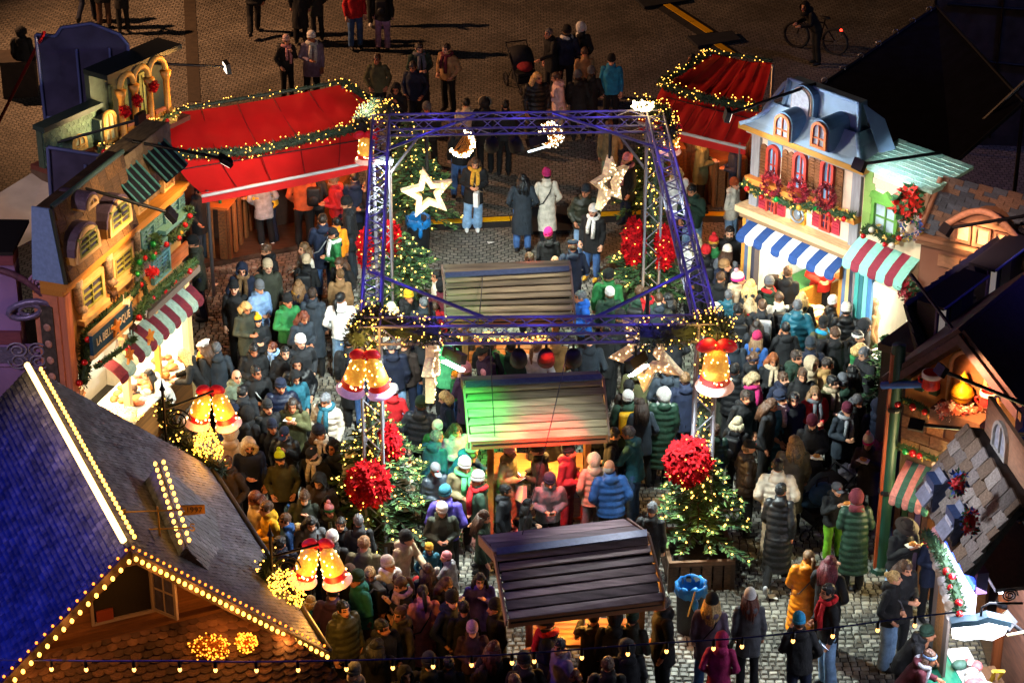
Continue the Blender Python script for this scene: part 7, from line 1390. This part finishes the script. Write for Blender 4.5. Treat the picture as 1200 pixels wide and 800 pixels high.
CO = dict(black='#0e0f12', charcoal='#191b20', slate='#232c36', grey='#585a60', lightgrey='#a3a4a8', navy='#121b32', blue='#24508f', brightblue='#1c62c8', royal='#1450c0', lightblue='#86a8d4', cyan='#1c86b4', teal='#1a5566', tealgreen='#1f6a5a', green='#1f6a36', darkgreen='#1b3527', mint='#4fae72', sage='#6f7a64', olive='#4a4a2c', darkolive='#2c2f24', khaki='#6a6044', beige='#b8a284', cream='#d8cdbc', white='#dedcd8', camel='#b08850', tan='#8f6c46', brown='#4f3626', darkbrown='#2c201a', yellow='#e0a81a', mustard='#c8922a', orange='#e0820c', rust='#a8481c', red='#b8151c', brightred='#d02a1c', maroon='#5a1a26', burgundy='#5c1c34', magenta='#9a1a56', berry='#a01a48', hotpink='#e0287c', pink='#d88a94', palepink='#d4b0ac', dustypink='#b88088', lilac='#a88ab0', plum='#3c2440', purple='#4a3c98', violetgrey='#7a6a80', silver='#a89a84', neon='#b8d82a', lime='#6aa81e', jeans='#3c5e92', lightjeans='#7a9cc0', blonde='#c8a468', ashblond='#b09a74', platinum='#d8cca8', ginger='#8a4a22', auburn='#5a2a1a', lightbrown='#7a5a3a')
WORD = dict(lightgrey='light grey', brightblue='bright blue', royal='royal blue', lightblue='light blue', tealgreen='teal green', darkgreen='dark green', darkolive='dark olive', darkbrown='dark brown', brightred='orange red', hotpink='hot pink', palepink='pale pink', dustypink='dusty pink', violetgrey='violet grey', lightjeans='pale blue', lightbrown='light brown', ashblond='ash blonde')
wd = lambda c: WORD.get(c, c)
KIND = dict(J='jacket', Q='puffer jacket', P='parka', L='long coat', K='long puffer coat')
HEADW = dict(b='beanie', p='pompom hat', c='cap', f='brimmed hat', y='flat cap', w='beret', g='headband')
SKIN = [M(c, .55, 0, .06, 20) for c in ('#c68a6a', '#b87a5a', '#d09a7c', '#a86a4a')]; EYE_M = M('#1c1210', .4); LIP = M('#8a3a34', .5); SHOE = M('#17161a', .6, 0, .3)
def cloth_m(c, k): return M(CO[c], .48 if k in 'QK' else .8, 0, .24, 9, .55, 16, .4)
def hair_m(c): return M(CO[c], .5, 0, .35, 40, .5, 60)
def face_dir(f): return ('facing the camera', 'looking right', 'seen from behind', 'looking left')[int(((f+45) % 360)//90)]
LAND = [((355, 60), 'on the dark far square'), ((500, 90), 'behind the truss back beam'), ((665, 60), 'on the far square by the stroller'), ((290, 225), 'under the long red tent'), ((390, 220), 'under the red tent end'), ((845, 170), 'under the smaller red tent'), ((590, 230), 'on the open cobbles'), ((690, 260), 'beside the poinsettia fir'), ((620, 300), 'behind the farthest plank roof'), ((690, 350), 'right of the farthest plank roof'), ((490, 345), 'left of the farthest plank roof'), ((235, 310), 'at the ochre house corner'), ((300, 330), 'below the timber deck'), ((370, 330), 'near the timber deck'), ((205, 430), 'at the sweet stall counter'), ((300, 430), 'in the left crowd'), ((345, 440), 'in the left lane'), ((285, 500), 'by the upper bell pair'), ((340, 530), 'between the bells and left tree'), ((400, 550), 'beside the near left fir'), ((310, 600), 'along the shingled roof eave'), ((390, 640), 'by the lower bell pair'), ((430, 720), 'at the near left edge'), ((500, 700), 'in the near middle crowd'), ((580, 740), 'left of the nearest plank roof'), ((690, 740), 'under the nearest plank roof'), ((840, 730), 'by the near blue bin'), ((480, 440), 'behind the near left leg'), ((540, 420), 'left of the lit plank roof'), ((640, 400), 'behind the middle plank roof'), ((540, 560), 'left of the glowing table'), ((640, 540), 'at the glowing middle table'), ((740, 500), 'right of the middle plank roof'), ((790, 460), 'by the near right truss leg'), ((770, 345), 'before the far right fir'), ((840, 290), 'by the striped post'), ((880, 340), 'at the delicatessen queue'), ((950, 350), 'before the blue awning counter'), ((1010, 360), 'at the teal awning counter'), ((900, 430), 'in the right crowd'), ((960, 450), 'in the middle of the right crowd'), ((1020, 460), 'by the unlit fir'), ((900, 560), 'right of the near right fir'), ((980, 590), 'beside the near stroller'), ((950, 700), 'on the near right cobbles'), ((1070, 650), 'by the slate hood stall'), ((1090, 750), 'at the green counter')]
PEOPLE = []
def person(x, y, f, kind, coat, head, pose, leg, h=None, ex=''):
    PEOPLE.append(dict(x=x, y=y, f=f, kind=kind, coat=coat, head=head, pose=pose, leg=leg, h=h, ex=[e for e in ex.split(',') if e]))
DATA = '''230 276 270 P darkolive b:black P navy h=1.8
281 309 10 P navy k:navy P black scarf:tan
314 285 300 J black s:brown B black
311 308 20 P darkolive b:beige A black
276 332 10 P black b:black A black h=1.8
303 332 40 Q lightblue b:grey B jeans
292 357 30 P darkolive o:blonde A black
304 371 10 J charcoal p:yellow B black h=1.4
337 348 40 J green b:black A black
351 368 30 J slate l:auburn B lime
352 285 300 P cream l:lightbrown A black
356 298 180 J black b:beige A black h=1.72 pack:black
350 328 160 J navy l:lightbrown A black scarf:mustard
367 339 180 L slate s:darkbrown A black h=1.8
397 318 180 P tan u:lightbrown A brown
401 344 180 J white t:black A lightjeans
403 303 330 J black l:brown B black
387 270 280 J green c:black B black scarf:white
377 252 190 P navy s:darkbrown A jeans strap:lightgrey
298 200 280 J yellow s:black N navy h=1.78
308 200 200 P lightgrey s:brown A black shoe:white
390 206 280 J red u:lightbrown B navy
407 232 270 P charcoal b:black B slate
353 197 180 J rust s:black A black
368 200 180 J charcoal s:black A black pack:black
413 203 180 P navy s:black A black
234 218 60 P black s:black P slate
393 258 180 J orange s:black A black h=1.55
430 213 300 P black l:brown B black
238 400 250 P black w:white+l:brown B black scarf:mustard
251 404 190 L slate s:grey A black
213 413 270 P black l:blonde N black
179 435 300 J white l:black N black h=1.5
157 454 250 J charcoal s:brown A black h=1.25
295 403 20 P black s:black A black
330 408 20 P black s:black B black
349 396 15 P charcoal b:white A beige
322 404 330 J black s:auburn A black h=1.4 scarf:lightblue
352 420 10 Q black k:black A black
344 434 20 P teal k:black P black
274 435 60 P sage n:grey P black
304 431 20 P black s:black A black strap:lightgrey
328 446 20 Q navy b:navy P black
343 467 350 P olive l:darkbrown E darkolive food
380 465 330 Q cream s:grey A grey h=1.72 scarf:teal,strap:brown
313 472 20 J black b:charcoal P black
320 496 350 J black b:navy P black
332 503 350 Q black c:navy A black
291 479 150 P charcoal k:black A black
270 474 60 P navy k:navy P black
377 497 20 J black b:navy+l:brown P black scarf:cream
289 515 20 P navy F:cream A black beard
270 502 180 P beige k:beige A black
267 540 330 P darkbrown s:brown P black
332 533 10 J olive p:neon P black beard
368 529 340 P black y:black P black beard,scarf:cream
387 520 350 P navy k:navy P black
375 554 350 P darkbrown k:black B black phone
383 582 340 J black k:black P black h=1.45
410 532 60 J lightgrey b:cream P black
296 580 300 P beige o:auburn P black
316 591 300 J yellow s:brown B black
342 594 180 J navy p:blue A black h=1.35 scarf:cream
336 602 270 J blue s:brown A black
349 618 300 J black s:blonde A black h=1.5
363 607 10 P grey l:black B black
384 593 20 J black p:pink A black h=1.5 scarf:olive
389 623 180 P black b:white A black
422 607 180 P charcoal s:grey A black
425 633 170 P khaki s:lightbrown A black h=1.8
455 654 30 J white b:cream A black
421 672 300 J tealgreen b:darkgreen B brown h=1.8 pack:black
434 669 0 P grey s:blonde A black
386 690 180 J plum s:black B black
362 700 180 J cyan o:blonde A navy h=1.35
407 708 40 Q olive s:black A black h=1.8
452 726 40 J black s:black P black h=1.8
468 714 300 P khaki u:brown A black
470 680 290 P black t:brown A black scarf:lilac
489 680 180 J red b:red A black h=1.35
498 688 200 L pink t:black C black strap:black
522 677 40 J black l:brown C black cup
527 692 50 P navy b:black P black h=1.8
411 777 290 J lightgrey b:grey A black
477 781 0 J black k:black A black
557 728 10 J plum b:lilac B black phone
579 702 300 P black b:charcoal A black
561 673 10 P purple l:black C black
579 755 180 P black l:auburn A black
563 777 150 J black l:brown C black h=1.4 phone
638 725 270 P black b:black B black scarf:red,phone
655 752 300 J violetgrey s:black A black
671 785 340 J black o:auburn A black h=1.4
690 721 180 P black s:black U black
717 717 180 P black k:black A black h=1.8
745 717 160 P darkolive b:darkgreen B black
777 703 290 P black s:grey A black h=1.82
831 698 180 P violetgrey b:black+l:blonde A jeans strap:black
842 743 180 P magenta k:magenta A black h=1.6
881 693 180 P grey b:white+l:auburn A charcoal bag:black
943 649 180 K orange t:lightbrown W black shoe:lightgrey,strap:brown
978 656 150 P black l:maroon C black h=1.75
974 686 280 J black s:black F lightjeans h=1.85 scarf:red,phone
943 720 180 J black b:cyan A navy h=1.8
916 571 170 K black s:black W black h=1.85 shoe:lightgrey
914 541 170 Q cream s:black P beige h=1.82
882 516 100 Q darkbrown c:black P black h=1.8
928 515 180 L khaki l:blonde A black
957 488 0 L charcoal b:burgundy B black h=1.8 beard,food
992 474 20 P slate b:burgundy B black scarf:lightgrey
1007 463 40 P black o:grey B black
960 456 20 P red l:lightbrown B black scarf:grey
973 442 20 P olive s:black A black h=1.8 scarf:beige
942 433 0 L black s:brown A black h=1.8
918 439 30 J navy s:brown P black beard
916 458 40 K teal b:navy P jeans scarf:palepink,bag:tan
879 440 60 P black o:ashblond B black scarf:magenta
866 489 150 J black o:platinum A black pack:black
1021 512 330 P darkbrown p:cream E black food
1033 468 180 J navy k:navy A black
1041 462 200 P maroon b:white A black
1036 497 200 J maroon s:grey A black
985 567 20 J black c:grey E lime h=1.5 food
1006 578 180 K darkgreen k:maroon B black h=1.75
1060 608 20 J black f:darkbrown E lightjeans h=1.8 food
1098 622 20 P navy b:dustypink B black scarf:grey,food,paper:white
1063 659 30 P black l:brown B black
1052 672 60 J black u:blonde P lightjeans h=1.74 strap:grey
1088 732 80 J black b:darkgreen N black
1087 764 80 J maroon g:lightblue+l:brown N black scarf:lightgrey
862 319 90 P beige p:cream A black
854 341 160 Q teal s:grey A black
866 357 180 P black s:black A black pack:black
882 350 180 J red l:ashblond A black
897 352 170 J charcoal s:brown A black pack:lightgrey
917 344 170 J cream u:brown A black pack:black
899 325 180 P darkgreen b:grey A black scarf:red
928 314 150 P black s:brown A black h=1.8
936 344 170 J black l:blonde A black
937 352 180 Q teal s:grey A navy h=1.82
977 350 100 Q black b:white B black
995 358 170 Q black b:cream A black
1014 374 60 J charcoal k:charcoal A black
962 372 180 J olive b:black A black pack:charcoal,scarf:cyan
1003 390 60 J black g:white+s:black R black food
1007 405 90 P green o:blonde B black
1011 411 300 J charcoal s:grey E black h=1.8
1025 350 90 P tan l:lightbrown A black
1018 340 190 P beige l:blonde A black
889 388 150 J blue b:berry+l:lightbrown A black
884 414 90 J black u:brown+g:navy A black
902 417 10 P black l:ginger B black scarf:beige
931 415 60 P darkgreen s:darkbrown A black h=1.78
950 420 30 P beige k:beige A black
972 420 90 P camel s:darkbrown A black h=1.8
842 404 180 J royal s:brown P darkolive h=1.85
862 430 170 Q black s:black A black
836 498 180 Q darkgreen s:brown A black h=1.6
814 274 180 P white l:platinum A black
836 279 180 J green p:red A black
827 289 180 J black b:red A black pack:black
852 289 150 P grey b:cream+l:brown A black
851 308 60 J navy b:tan R black
858 266 350 L black s:black P black h=1.8 beard
833 354 180 J cream w:cream A black
747 338 170 J darkgreen s:brown A black h=1.75 pack:black
760 340 330 J darkgreen s:brown A black scarf:red
771 345 180 J slate s:brown A black
781 346 270 J darkolive l:black A black
645 267 180 P black b:hotpink A black
667 282 190 P navy y:navy P black h=1.8
621 298 20 J black s:brown A black
647 300 0 J black n:grey A black
710 316 180 P green b:black A black h=1.8
715 337 180 J darkgreen b:white A black h=1.6
682 343 280 J brightblue s:grey B black
727 363 180 J black b:black A black
693 241 340 P black b:white A jeans scarf:white,shoe:mustard
684 219 10 Q darkolive b:slate P lightjeans
643 199 180 L cream b:magenta P black h=1.75 strap:black
612 207 180 L slate l:black P jeans
553 185 10 P black l:brown A lightjeans scarf:mustard,strap:beige,paper:white,shoe:white
733 180 290 P black b:pink A navy scarf:dustypink
716 142 180 J khaki s:brown A sage
827 158 90 P olive c:white B black h=1.8
862 168 270 P navy s:black B black
862 210 60 J cream b:rust B lightjeans bag:black
812 220 330 J darkgreen s:black C lightjeans
797 200 20 P white o:blonde B black
414 394 180 L black s:black A black h=1.8
428 402 180 J navy s:brown A jeans shoe:white
456 452 180 P red b:white A black h=1.5
462 400 180 J navy s:grey A lightjeans h=1.8 shoe:white
478 398 170 J darkbrown s:brown A navy bag:brown
496 372 180 J charcoal s:black A jeans h=1.8
520 392 180 P mint s:brown A black
530 437 250 J green b:orange A jeans h=1.05
546 428 200 P plum b:pink A black
564 407 300 P plum y:darkolive R black
568 434 200 J red b:pink A black h=1.3
491 467 170 Q slate b:darkgreen P navy h=1.8
523 461 280 P navy o:blonde B black cup
512 495 170 J green b:white A black h=1.6
510 509 150 J teal s:grey R black
537 500 20 P lilac l:darkbrown B black
478 531 60 P white g:black+s:brown A black
513 545 20 Q slate c:grey B black food
540 536 20 P khaki b:white B black scarf:mint
555 523 60 J blue b:white N jeans
561 557 270 P darkgreen b:white P black h=1.8 scarf:red
524 573 180 J purple b:teal A black
517 592 10 P darkolive b:white B black phone
476 622 60 J beige b:black R black cup
501 638 20 J teal b:mustard A black h=1.25
519 649 250 J lightgrey b:pink R black h=1.25
465 675 20 J darkgreen o:brown A black h=1.5
596 522 60 K khaki b:dustypink B jeans phone,paper:white
630 521 270 P black b:black B black phone
669 519 60 J maroon b:black B maroon h=1.85 phone
693 533 190 Q silver k:silver P grey
719 544 180 Q blue n:grey A black h=1.8
732 503 250 J teal s:grey R jeans h=1.82 food,shoe:tan
720 502 90 J charcoal s:black B black
643 557 10 J grey b:navy B black phone
618 585 90 J black l:black B black h=1.5
760 592 170 P black s:grey A black h=1.8
735 458 180 P darkgreen b:white A black h=1.65 pack:yellow
740 447 150 P darkbrown b:black A black bag:brown
745 420 180 J olive k:olive A black h=1.85
783 425 180 P slate b:grey A black h=1.8 strap:black
775 457 180 K darkgreen k:white A black h=1.8
803 438 180 P navy s:lightbrown P navy h=1.78
627 400 180 J white t:lightbrown P black
655 390 180 L camel s:brown P black h=1.8
689 393 180 L slate s:black P black h=1.85
706 380 180 P black s:black A black
600 402 180 P darkgreen s:black A black
580 400 170 P green s:brown A black
572 396 180 P black s:black A black h=1.8
485 341 60 J black b:yellow R black cup
512 320 300 J cream l:black A black
516 332 180 J maroon b:black A black
492 351 180 J slate s:grey A black
457 356 200 J cream o:platinum A black
509 357 200 J red s:brown A black h=1.5
335 43 20 J black b:palepink A black scarf:dustypink,pack:black
362 38 10 P violetgrey b:white A black scarf:white
443 66 10 J olive s:brown A black
462 100 350 J black k:black A black
494 52 10 J darkgreen s:darkbrown A black h=1.78 scarf:grey
488 73 350 J navy s:darkbrown A black h=1.8
524 53 330 J tan s:darkbrown A black scarf:maroon
350 -28 170 L black s:black A black h=1.8
370 -26 190 P darkolive s:brown A black
415 -20 10 J red s:black A jeans h=1.78
447 -16 180 J black l:brown A lilac h=1.7 pack:black
437 -40 0 J black s:black A black shoe:white
97 -52 170 J black s:black W navy h=1.8
117 -44 180 P black s:brown A brown h=1.75
139 -36 200 P black l:black A black
294 -36 180 J black s:black W black
547 118 180 J beige s:black A khaki
569 115 180 P black F:black A black
590 118 180 J black s:black A black
503 122 10 J charcoal b:grey A black
537 150 180 J black s:brown A jeans
638 35 300 P black s:grey R black h=1.82
661 30 180 J navy b:black A black h=1.8 scarf:white
684 27 170 J black k:white A black h=1.78
688 58 180 P tan s:brown A black
679 83 180 P black b:grey A black
691 80 190 P black b:grey A black
717 66 350 J cyan b:black A black h=1.8
629 87 20 K black l:blonde A black
653 86 280 P palepink u:brown B beige
812 66 300 J brown s:black A black
945 2 280 J black k:black N black h=1.75
26 33 170 J black k:black A black
963 292 10 J brightred s:brown B black h=1.75
1027 302 290 J brightred o:lightbrown B black h=1.72
905 288 80 J darkbrown s:black N black
95 454 90 J white s:brown A black
602 790 180 P black s:brown A black
530 770 170 P black s:black A black
500 765 190 J charcoal b:navy A black
440 752 180 P black l:black A black
620 765 180 P black b:black A black
715 770 180 J black s:brown A black
735 750 190 P charcoal k:charcoal A black
545 708 180 J black s:black A black
500 660 200 P charcoal l:brown A black
395 610 0 J charcoal s:black A black h=1.6
330 630 180 J navy s:black A black
405 665 190 P black b:brown A black
280 455 180 J charcoal s:black A black
352 575 10 J darkolive s:brown A black
870 460 20 P black s:darkbrown A black
900 470 60 J charcoal l:brown A black
930 465 30 P black s:black A black
985 440 200 J darkgreen b:grey A black
1000 430 250 P black l:black A black
890 375 180 J charcoal l:darkbrown A black
920 380 180 P black s:black A black
950 395 170 J navy b:slate A black
875 330 170 P charcoal l:blonde A black
845 365 180 P black b:navy A black
860 395 180 J slate s:black A black
980 385 180 P black s:brown A black
840 320 170 J black s:brown A black
700 470 160 J black s:black A black
755 470 190 P slate l:darkbrown A black
570 600 90 J darkgreen l:brown A black
590 570 80 J charcoal s:black A black h=1.6
640 500 180 J black s:brown A black
540 375 180 J darkbrown s:black A black
745 375 180 P black l:brown A black
790 375 170 J charcoal s:black A black'''
for ln in DATA.strip().splitlines():
    t = ln.split()
    if not t or t[0].startswith('#'): continue
    h = None; ex = ''
    for q in t[8:]:
        if q.startswith('h='): h = float(q[2:])
        else: ex = q
    person(float(t[0]), float(t[1]), float(t[2]), t[3], t[4], t[5], t[6], t[7], h, ex)
def label_bits(p):
    hp = [q.split(':') for q in p['head'].split('+')]; k, c = hp[0][0], (hp[0][1] if len(hp[0]) > 1 else '')
    kid = (p['h'] or 1.72) < 1.4; who = 'child' if kid else 'person'
    hd = {'k': f'{wd(c)} hood up', 'F': f'fur trimmed {wd(c)} hood', 'n': 'bald head', 's': f'short {wd(c)} hair', 'l': f'long {wd(c)} hair', 'o': f'{wd(c)} bob', 't': f'{wd(c)} ponytail', 'u': f'{wd(c)} bun'}.get(k) or f'{wd(c)} {HEADW[k]}'
    p['short'] = f'{wd(p["coat"])} {KIND[p["kind"]]}'; p['hd'] = hd
    base = f'{who} in {p["short"]} with {hd}'; exs = []
    for e in p['ex']:
        a_, _, c_ = e.partition(':')
        exs.append({'scarf': f'{wd(c_)} scarf', 'pack': f'{wd(c_)} backpack', 'bag': f'{wd(c_)} bag', 'paper': f'{wd(c_)} carrier bag', 'food': 'eating a snack', 'cup': 'holding a cup', 'phone': 'holding a phone', 'beard': 'beard'}.get(a_, ''))
    exs = [e for e in exs if e]; exs.sort(key=lambda e: 'scarf' not in e)
    land = min(LAND, key=lambda l: (l[0][0]-p['x'])**2+(l[0][1]-p['y'])**2*1.3)[1]
    return base, exs, land
def make_labels():
    n = len(PEOPLE); info = [label_bits(p) for p in PEOPLE]; lab = [b for b, e, l in info]
    def dups(): 
        c = {}
        for i, l in enumerate(lab): c.setdefault(l, []).append(i)
        return [v for v in c.values() if len(v) > 1]
    for i, (b, e, l) in enumerate(info):
        if e: lab[i] = b+(' and ' if 'eating' not in e[0] and 'holding' not in e[0] else ', ')+e[0]
    wc = lambda s_: len(s_.replace(',', '').split())
    for i in range(n): lab[i] = lab[i]+' '+info[i][2] if wc(lab[i]+' '+info[i][2]) <= 16 else info[i][0]+' '+info[i][2]
    for v in dups():
        for i in v:
            t = lab[i]+' '+face_dir(PEOPLE[i]['f']); lab[i] = t if wc(t) <= 16 else lab[i]
    for v in dups():
        for i in v:
            p = PEOPLE[i]; q = min((q for q in PEOPLE if q is not p and q['short'] != p['short']), key=lambda q: (q['x']-p['x'])**2+(q['y']-p['y'])**2*1.4); dx, dy = p['x']-q['x'], p['y']-q['y']
            rel = ('right of' if dx > 0 else 'left of') if abs(dx) > abs(dy) else ('in front of' if dy > 0 else 'behind'); who = info[i][0].split(' in ')[0]
            lab[i] = f'{who} in {p["short"]} with {p["hd"]} {rel} the {q["short"]}'
            if wc(lab[i]) > 15: lab[i] = f'{who} in {p["short"]} {rel} the {q["short"]}'
    for v in dups():
        v.sort(key=lambda i: PEOPLE[i]['x']); rk = ['leftmost', 'rightmost'] if len(v) == 2 else ['leftmost']+['middle']*(len(v)-2)+['rightmost']
        for i, r_ in zip(v, rk):
            lab[i] = r_+' '+lab[i]
            if wc(lab[i]) > 15: lab[i] = f'{r_} {info[i][0].split(" with ")[0]} {info[i][2]}'
    for i in range(n):
        if wc(lab[i]) > 16: lab[i] = f'{info[i][0].split(" with ")[0]} {info[i][2]} {face_dir(PEOPLE[i]["f"])}'
    return lab
USED = set(); rnd = random.Random(11); PAPER = M('#e4ddd0', .7, 0, .08); BUN = M('#c07a30', .6, 0, .3, 20)
def attach(root, Rz, s, p_local): return root+Rz @ (Vector(p_local)*s)
for p, lab in zip(PEOPLE, make_labels()):
    if p['pose'] == 'A' and rnd.random() < .5: p['pose'] = rnd.choice('PPBFC')
    h = p['h'] or (1.72+rnd.uniform(-.07, .08)); s_ = h/1.72; K = skel(p['pose']); hv = 0 if p['pose'] in 'A' and rnd.random() < .3 else rnd.choice((0, 1, 2, 3)); 
    if p['pose'] in 'EBC': hv = rnd.choice((0, 3, 3))
    Rz = Matrix.Rotation(R(p['f']), 3, 'Z'); hd = K['head']; hats = p['head'].split('+'); top = hd.z+(.145 if hats[0][0] in 'bpckfwF' else .12)
    T_ = P(p['x'], p['y'], top*s_); off = Rz @ Vector((hd.x, hd.y, 0))*s_; root = Vector((T_.x-off.x, T_.y-off.y, .03)); 
    o = thing('person', lab, 'person', root, R(p['f']), 'people at the market'); o.rotation_euler = (R(rnd.uniform(-2, 3)), R(rnd.uniform(-2.5, 2.5)), R(p['f']+rnd.uniform(-8, 8))); g = rnd.uniform(.9, 1.1); o.scale = (s_*g, s_*g, s_)
    def add(name, me, mats, mx=None):
        c = put(me, name, o, mx)
        for k, m_ in enumerate(mats):
            if k < len(c.material_slots): c.material_slots[k].link = 'OBJECT'; c.material_slots[k].material = m_
        return c
    sk_ = rnd.choice(SKIN); add('body', proto(('body', p['pose'], hv), lambda: body_mesh(p['pose'], hv)), [sk_, EYE_M, LIP])
    ct_ = add('coat', proto(('coat', p['kind'], p['pose']), lambda: coat_mesh(p['kind'], p['pose'])), [cloth_m(p['coat'], p['kind'])])
    wide = p['leg'] in ('lightjeans', 'khaki', 'beige', 'darkolive'); lp = 'W' if p['pose'] == 'W' else 'A'
    add('trousers', proto(('legs', lp, wide), lambda: legs_mesh(lp, wide)), [M(CO[p['leg']], .85, 0, .25, 9, .3, 40)])
    KS = skel(lp); shc = SHOE
    for e in p['ex']:
        if e.startswith('shoe:'): shc = M(CO[e[5:]], .6, 0, .1)
    for q in 'LR': a_ = KS['ank'+q]; add('shoe', proto('shoe', shoe), [shc], Matrix.Translation((a_.x, a_.y-.0, a_.z-.09)) @ Matrix.Rotation(R(-18 if a_.z > .12 else 0), 4, 'X'))
    H = headmx(K, hv)
    for ht in hats:
        k, c = (ht.split(':')+['black'])[:2]; nm = dict(b='beanie', p='pompom_hat', c='cap', f='brimmed_hat', y='flat_cap', w='beret', g='headband', k='hood', F='fur_hood').get(k, 'hair')
        c2 = dict(neon='navy', blue='blue', pink='green', cream='hotpink', red='mustard', yellow='navy').get(c, c) if k == 'p' else c
        mt = [hair_m(c)] if nm == 'hair' else [M(CO[c], .9, 0, .15, 60, .5, 90), M(CO[c2], .9, 0, .15, 60, .5, 90), M(CO['yellow' if c == 'yellow' else ('pink' if c == 'cream' else c)], .95, 0, .2, 60, .7, 90)]
        if k == 'F': mt = [cloth_m(c, 'J'), M('#b8a684', .95, 0, .3, 60, .8, 90)]
        if k == 'c': mt[1] = M('#b8303a', .7)
        if k == 'n': mt = [M('#8a8078', .8)]
        add(nm, proto(('head', k), lambda: head_mesh(k)), mt, H)
    if hats[0][0] in 'bcyp' and len(hats) == 1: add('hair', proto(('head', 'n'), lambda: head_mesh('n')), [hair_m(rnd.choice(('brown', 'darkbrown', 'black', 'lightbrown')))], H)
    w_ = lambda q: attach(root, Rz, s_, q); ld = label_bits(p)[2]; sh = next((c_ for c_ in (p['short']+' and '+p['hd']+' '+ld, p['short']+' and '+p['hd'], p['short']+' '+ld, p['hd']+' '+ld, p['short']) if len(c_.split()) <= 9 and c_ not in USED), p['short']+' '+ld); USED.add(sh)
    for e in p['ex']:
        a_, _, c = e.partition(':')
        if a_ == 'scarf': add('scarf', proto('scarf', scarf_mesh), [M(CO[c], .9, 0, .25, 30, .4, 60)], Matrix.Translation(K['T']((0, 0, 1.475))) @ K['rot'].to_4x4())
        if a_ == 'beard': add('beard', proto('beard', lambda: MB().ell((0, -.062, -.075), (.055, .05, .05), 12, 8).mesh([None], True)), [hair_m('darkbrown')], H)
        if a_ == 'strap': put(MB().tube([K['T'](q) for q in ((-.14, -.02, 1.44), (-.04, -.165, 1.25), (.12, -.17, 1.02), (.23, -.04, .92), (.1, .16, 1.05), (-.06, .16, 1.28), (-.14, .02, 1.45))], .012, 5).mesh([M(CO[c], .6)], True), 'bag_strap', o)
        if a_ == 'pack':
            t = thing('backpack', f'{wd(c)} backpack worn on the {sh}', 'backpack', w_(K['T']((0, .24, 1.2))), R(p['f']), 'backpacks'); t.scale = (s_,)*3; pm = M(CO[c], .6, 0, .2, 14, .3)
            for nm, me, m_ in zip(('pack_body', 'front_pocket', 'straps'), proto('pack', pack_parts), (pm, pm, M('#17171a', .7))):
                q = put(me, nm, t); q.material_slots[0].link = 'OBJECT'; q.material_slots[0].material = m_
        if a_ in ('bag', 'paper'):
            wr = K['wrR']+Vector((.0, .0, -.08)) if a_ == 'paper' else Vector((.3, .0, .98)); t = thing('carrier_bag' if a_ == 'paper' else 'shoulder_bag', f'{wd(c)} {"paper carrier bag" if a_ == "paper" else "shoulder bag"} carried by the {sh}', 'bag', w_(wr), R(p['f']+70), 'bags carried in the crowd')
            m_ = M(CO[c], .6, 0, .1, 8); hh = .36 if a_ == 'paper' else .24; MB().prism([(-.13, -hh), (.13, -hh), (.15, -.04), (-.15, -.04)], -.05, .05).obj('bag_body', m_, t); put(MB().tube([(-.09, 0, -.05), (-.06, 0, .06), (.06, 0, .06), (.09, 0, -.05)], .01, 5).mesh([M('#17171a', .7) if a_ == 'bag' else m_], True), 'handle', t)
        if a_ in ('food', 'cup', 'phone'):
            c_ = (K['wrL']+K['wrR'])/2 if p['pose'] in 'BEN' else K['wrR']; d = (K['wrR']-K['elR']).normalized()*.1; pos = w_(c_+Vector((0, d.y-.03, d.z*.6+.01)))
            if a_ == 'food':
                t = thing('wrapped_snack', f'bun in white paper held by the {sh}', 'snack', pos, R(p['f']), 'snacks held in the crowd'); MB().slab([(-.1, -.07, .02), (.1, -.07, .0), (.09, .07, .015), (-.09, .08, -.01)], .012).ell((0, 0, -.01), (.07, .05, .035), 10, 6).obj('paper_wrap', PAPER, t); MB().ell((0, -.005, .035), (.065, .045, .03), 12, 8).obj('bun', BUN, t, True)
            elif a_ == 'cup': t = thing('mug', f'mug held by the {sh}', 'mug', pos, R(p['f']), 'mugs held in the crowd'); MB().lathe([(.032, -.05), (.04, .05), (.035, .05), (.03, -.03)], 12).obj('cup', M('#b8b0a0', .35), t, True); put(MB().tube([(.038, 0, .03), (.065, 0, .02), (.06, 0, -.02), (.035, 0, -.03)], .008, 5).mesh([M('#b8b0a0', .35)], True), 'handle', t)
            else: t = thing('phone', f'lit phone held by the {sh}', 'phone', pos, R(p['f']), 'phones held in the crowd'); mx = Matrix.Rotation(R(-45), 3, 'X'); MB().box((0, 0, 0), (.075, .15, .01), mx).obj('case', M('#101014', .3), t); MB().box(mx @ Vector((0, 0, .006)), (.066, .135, .003), mx).obj('screen', EM('#cfe0ff', .9), t)
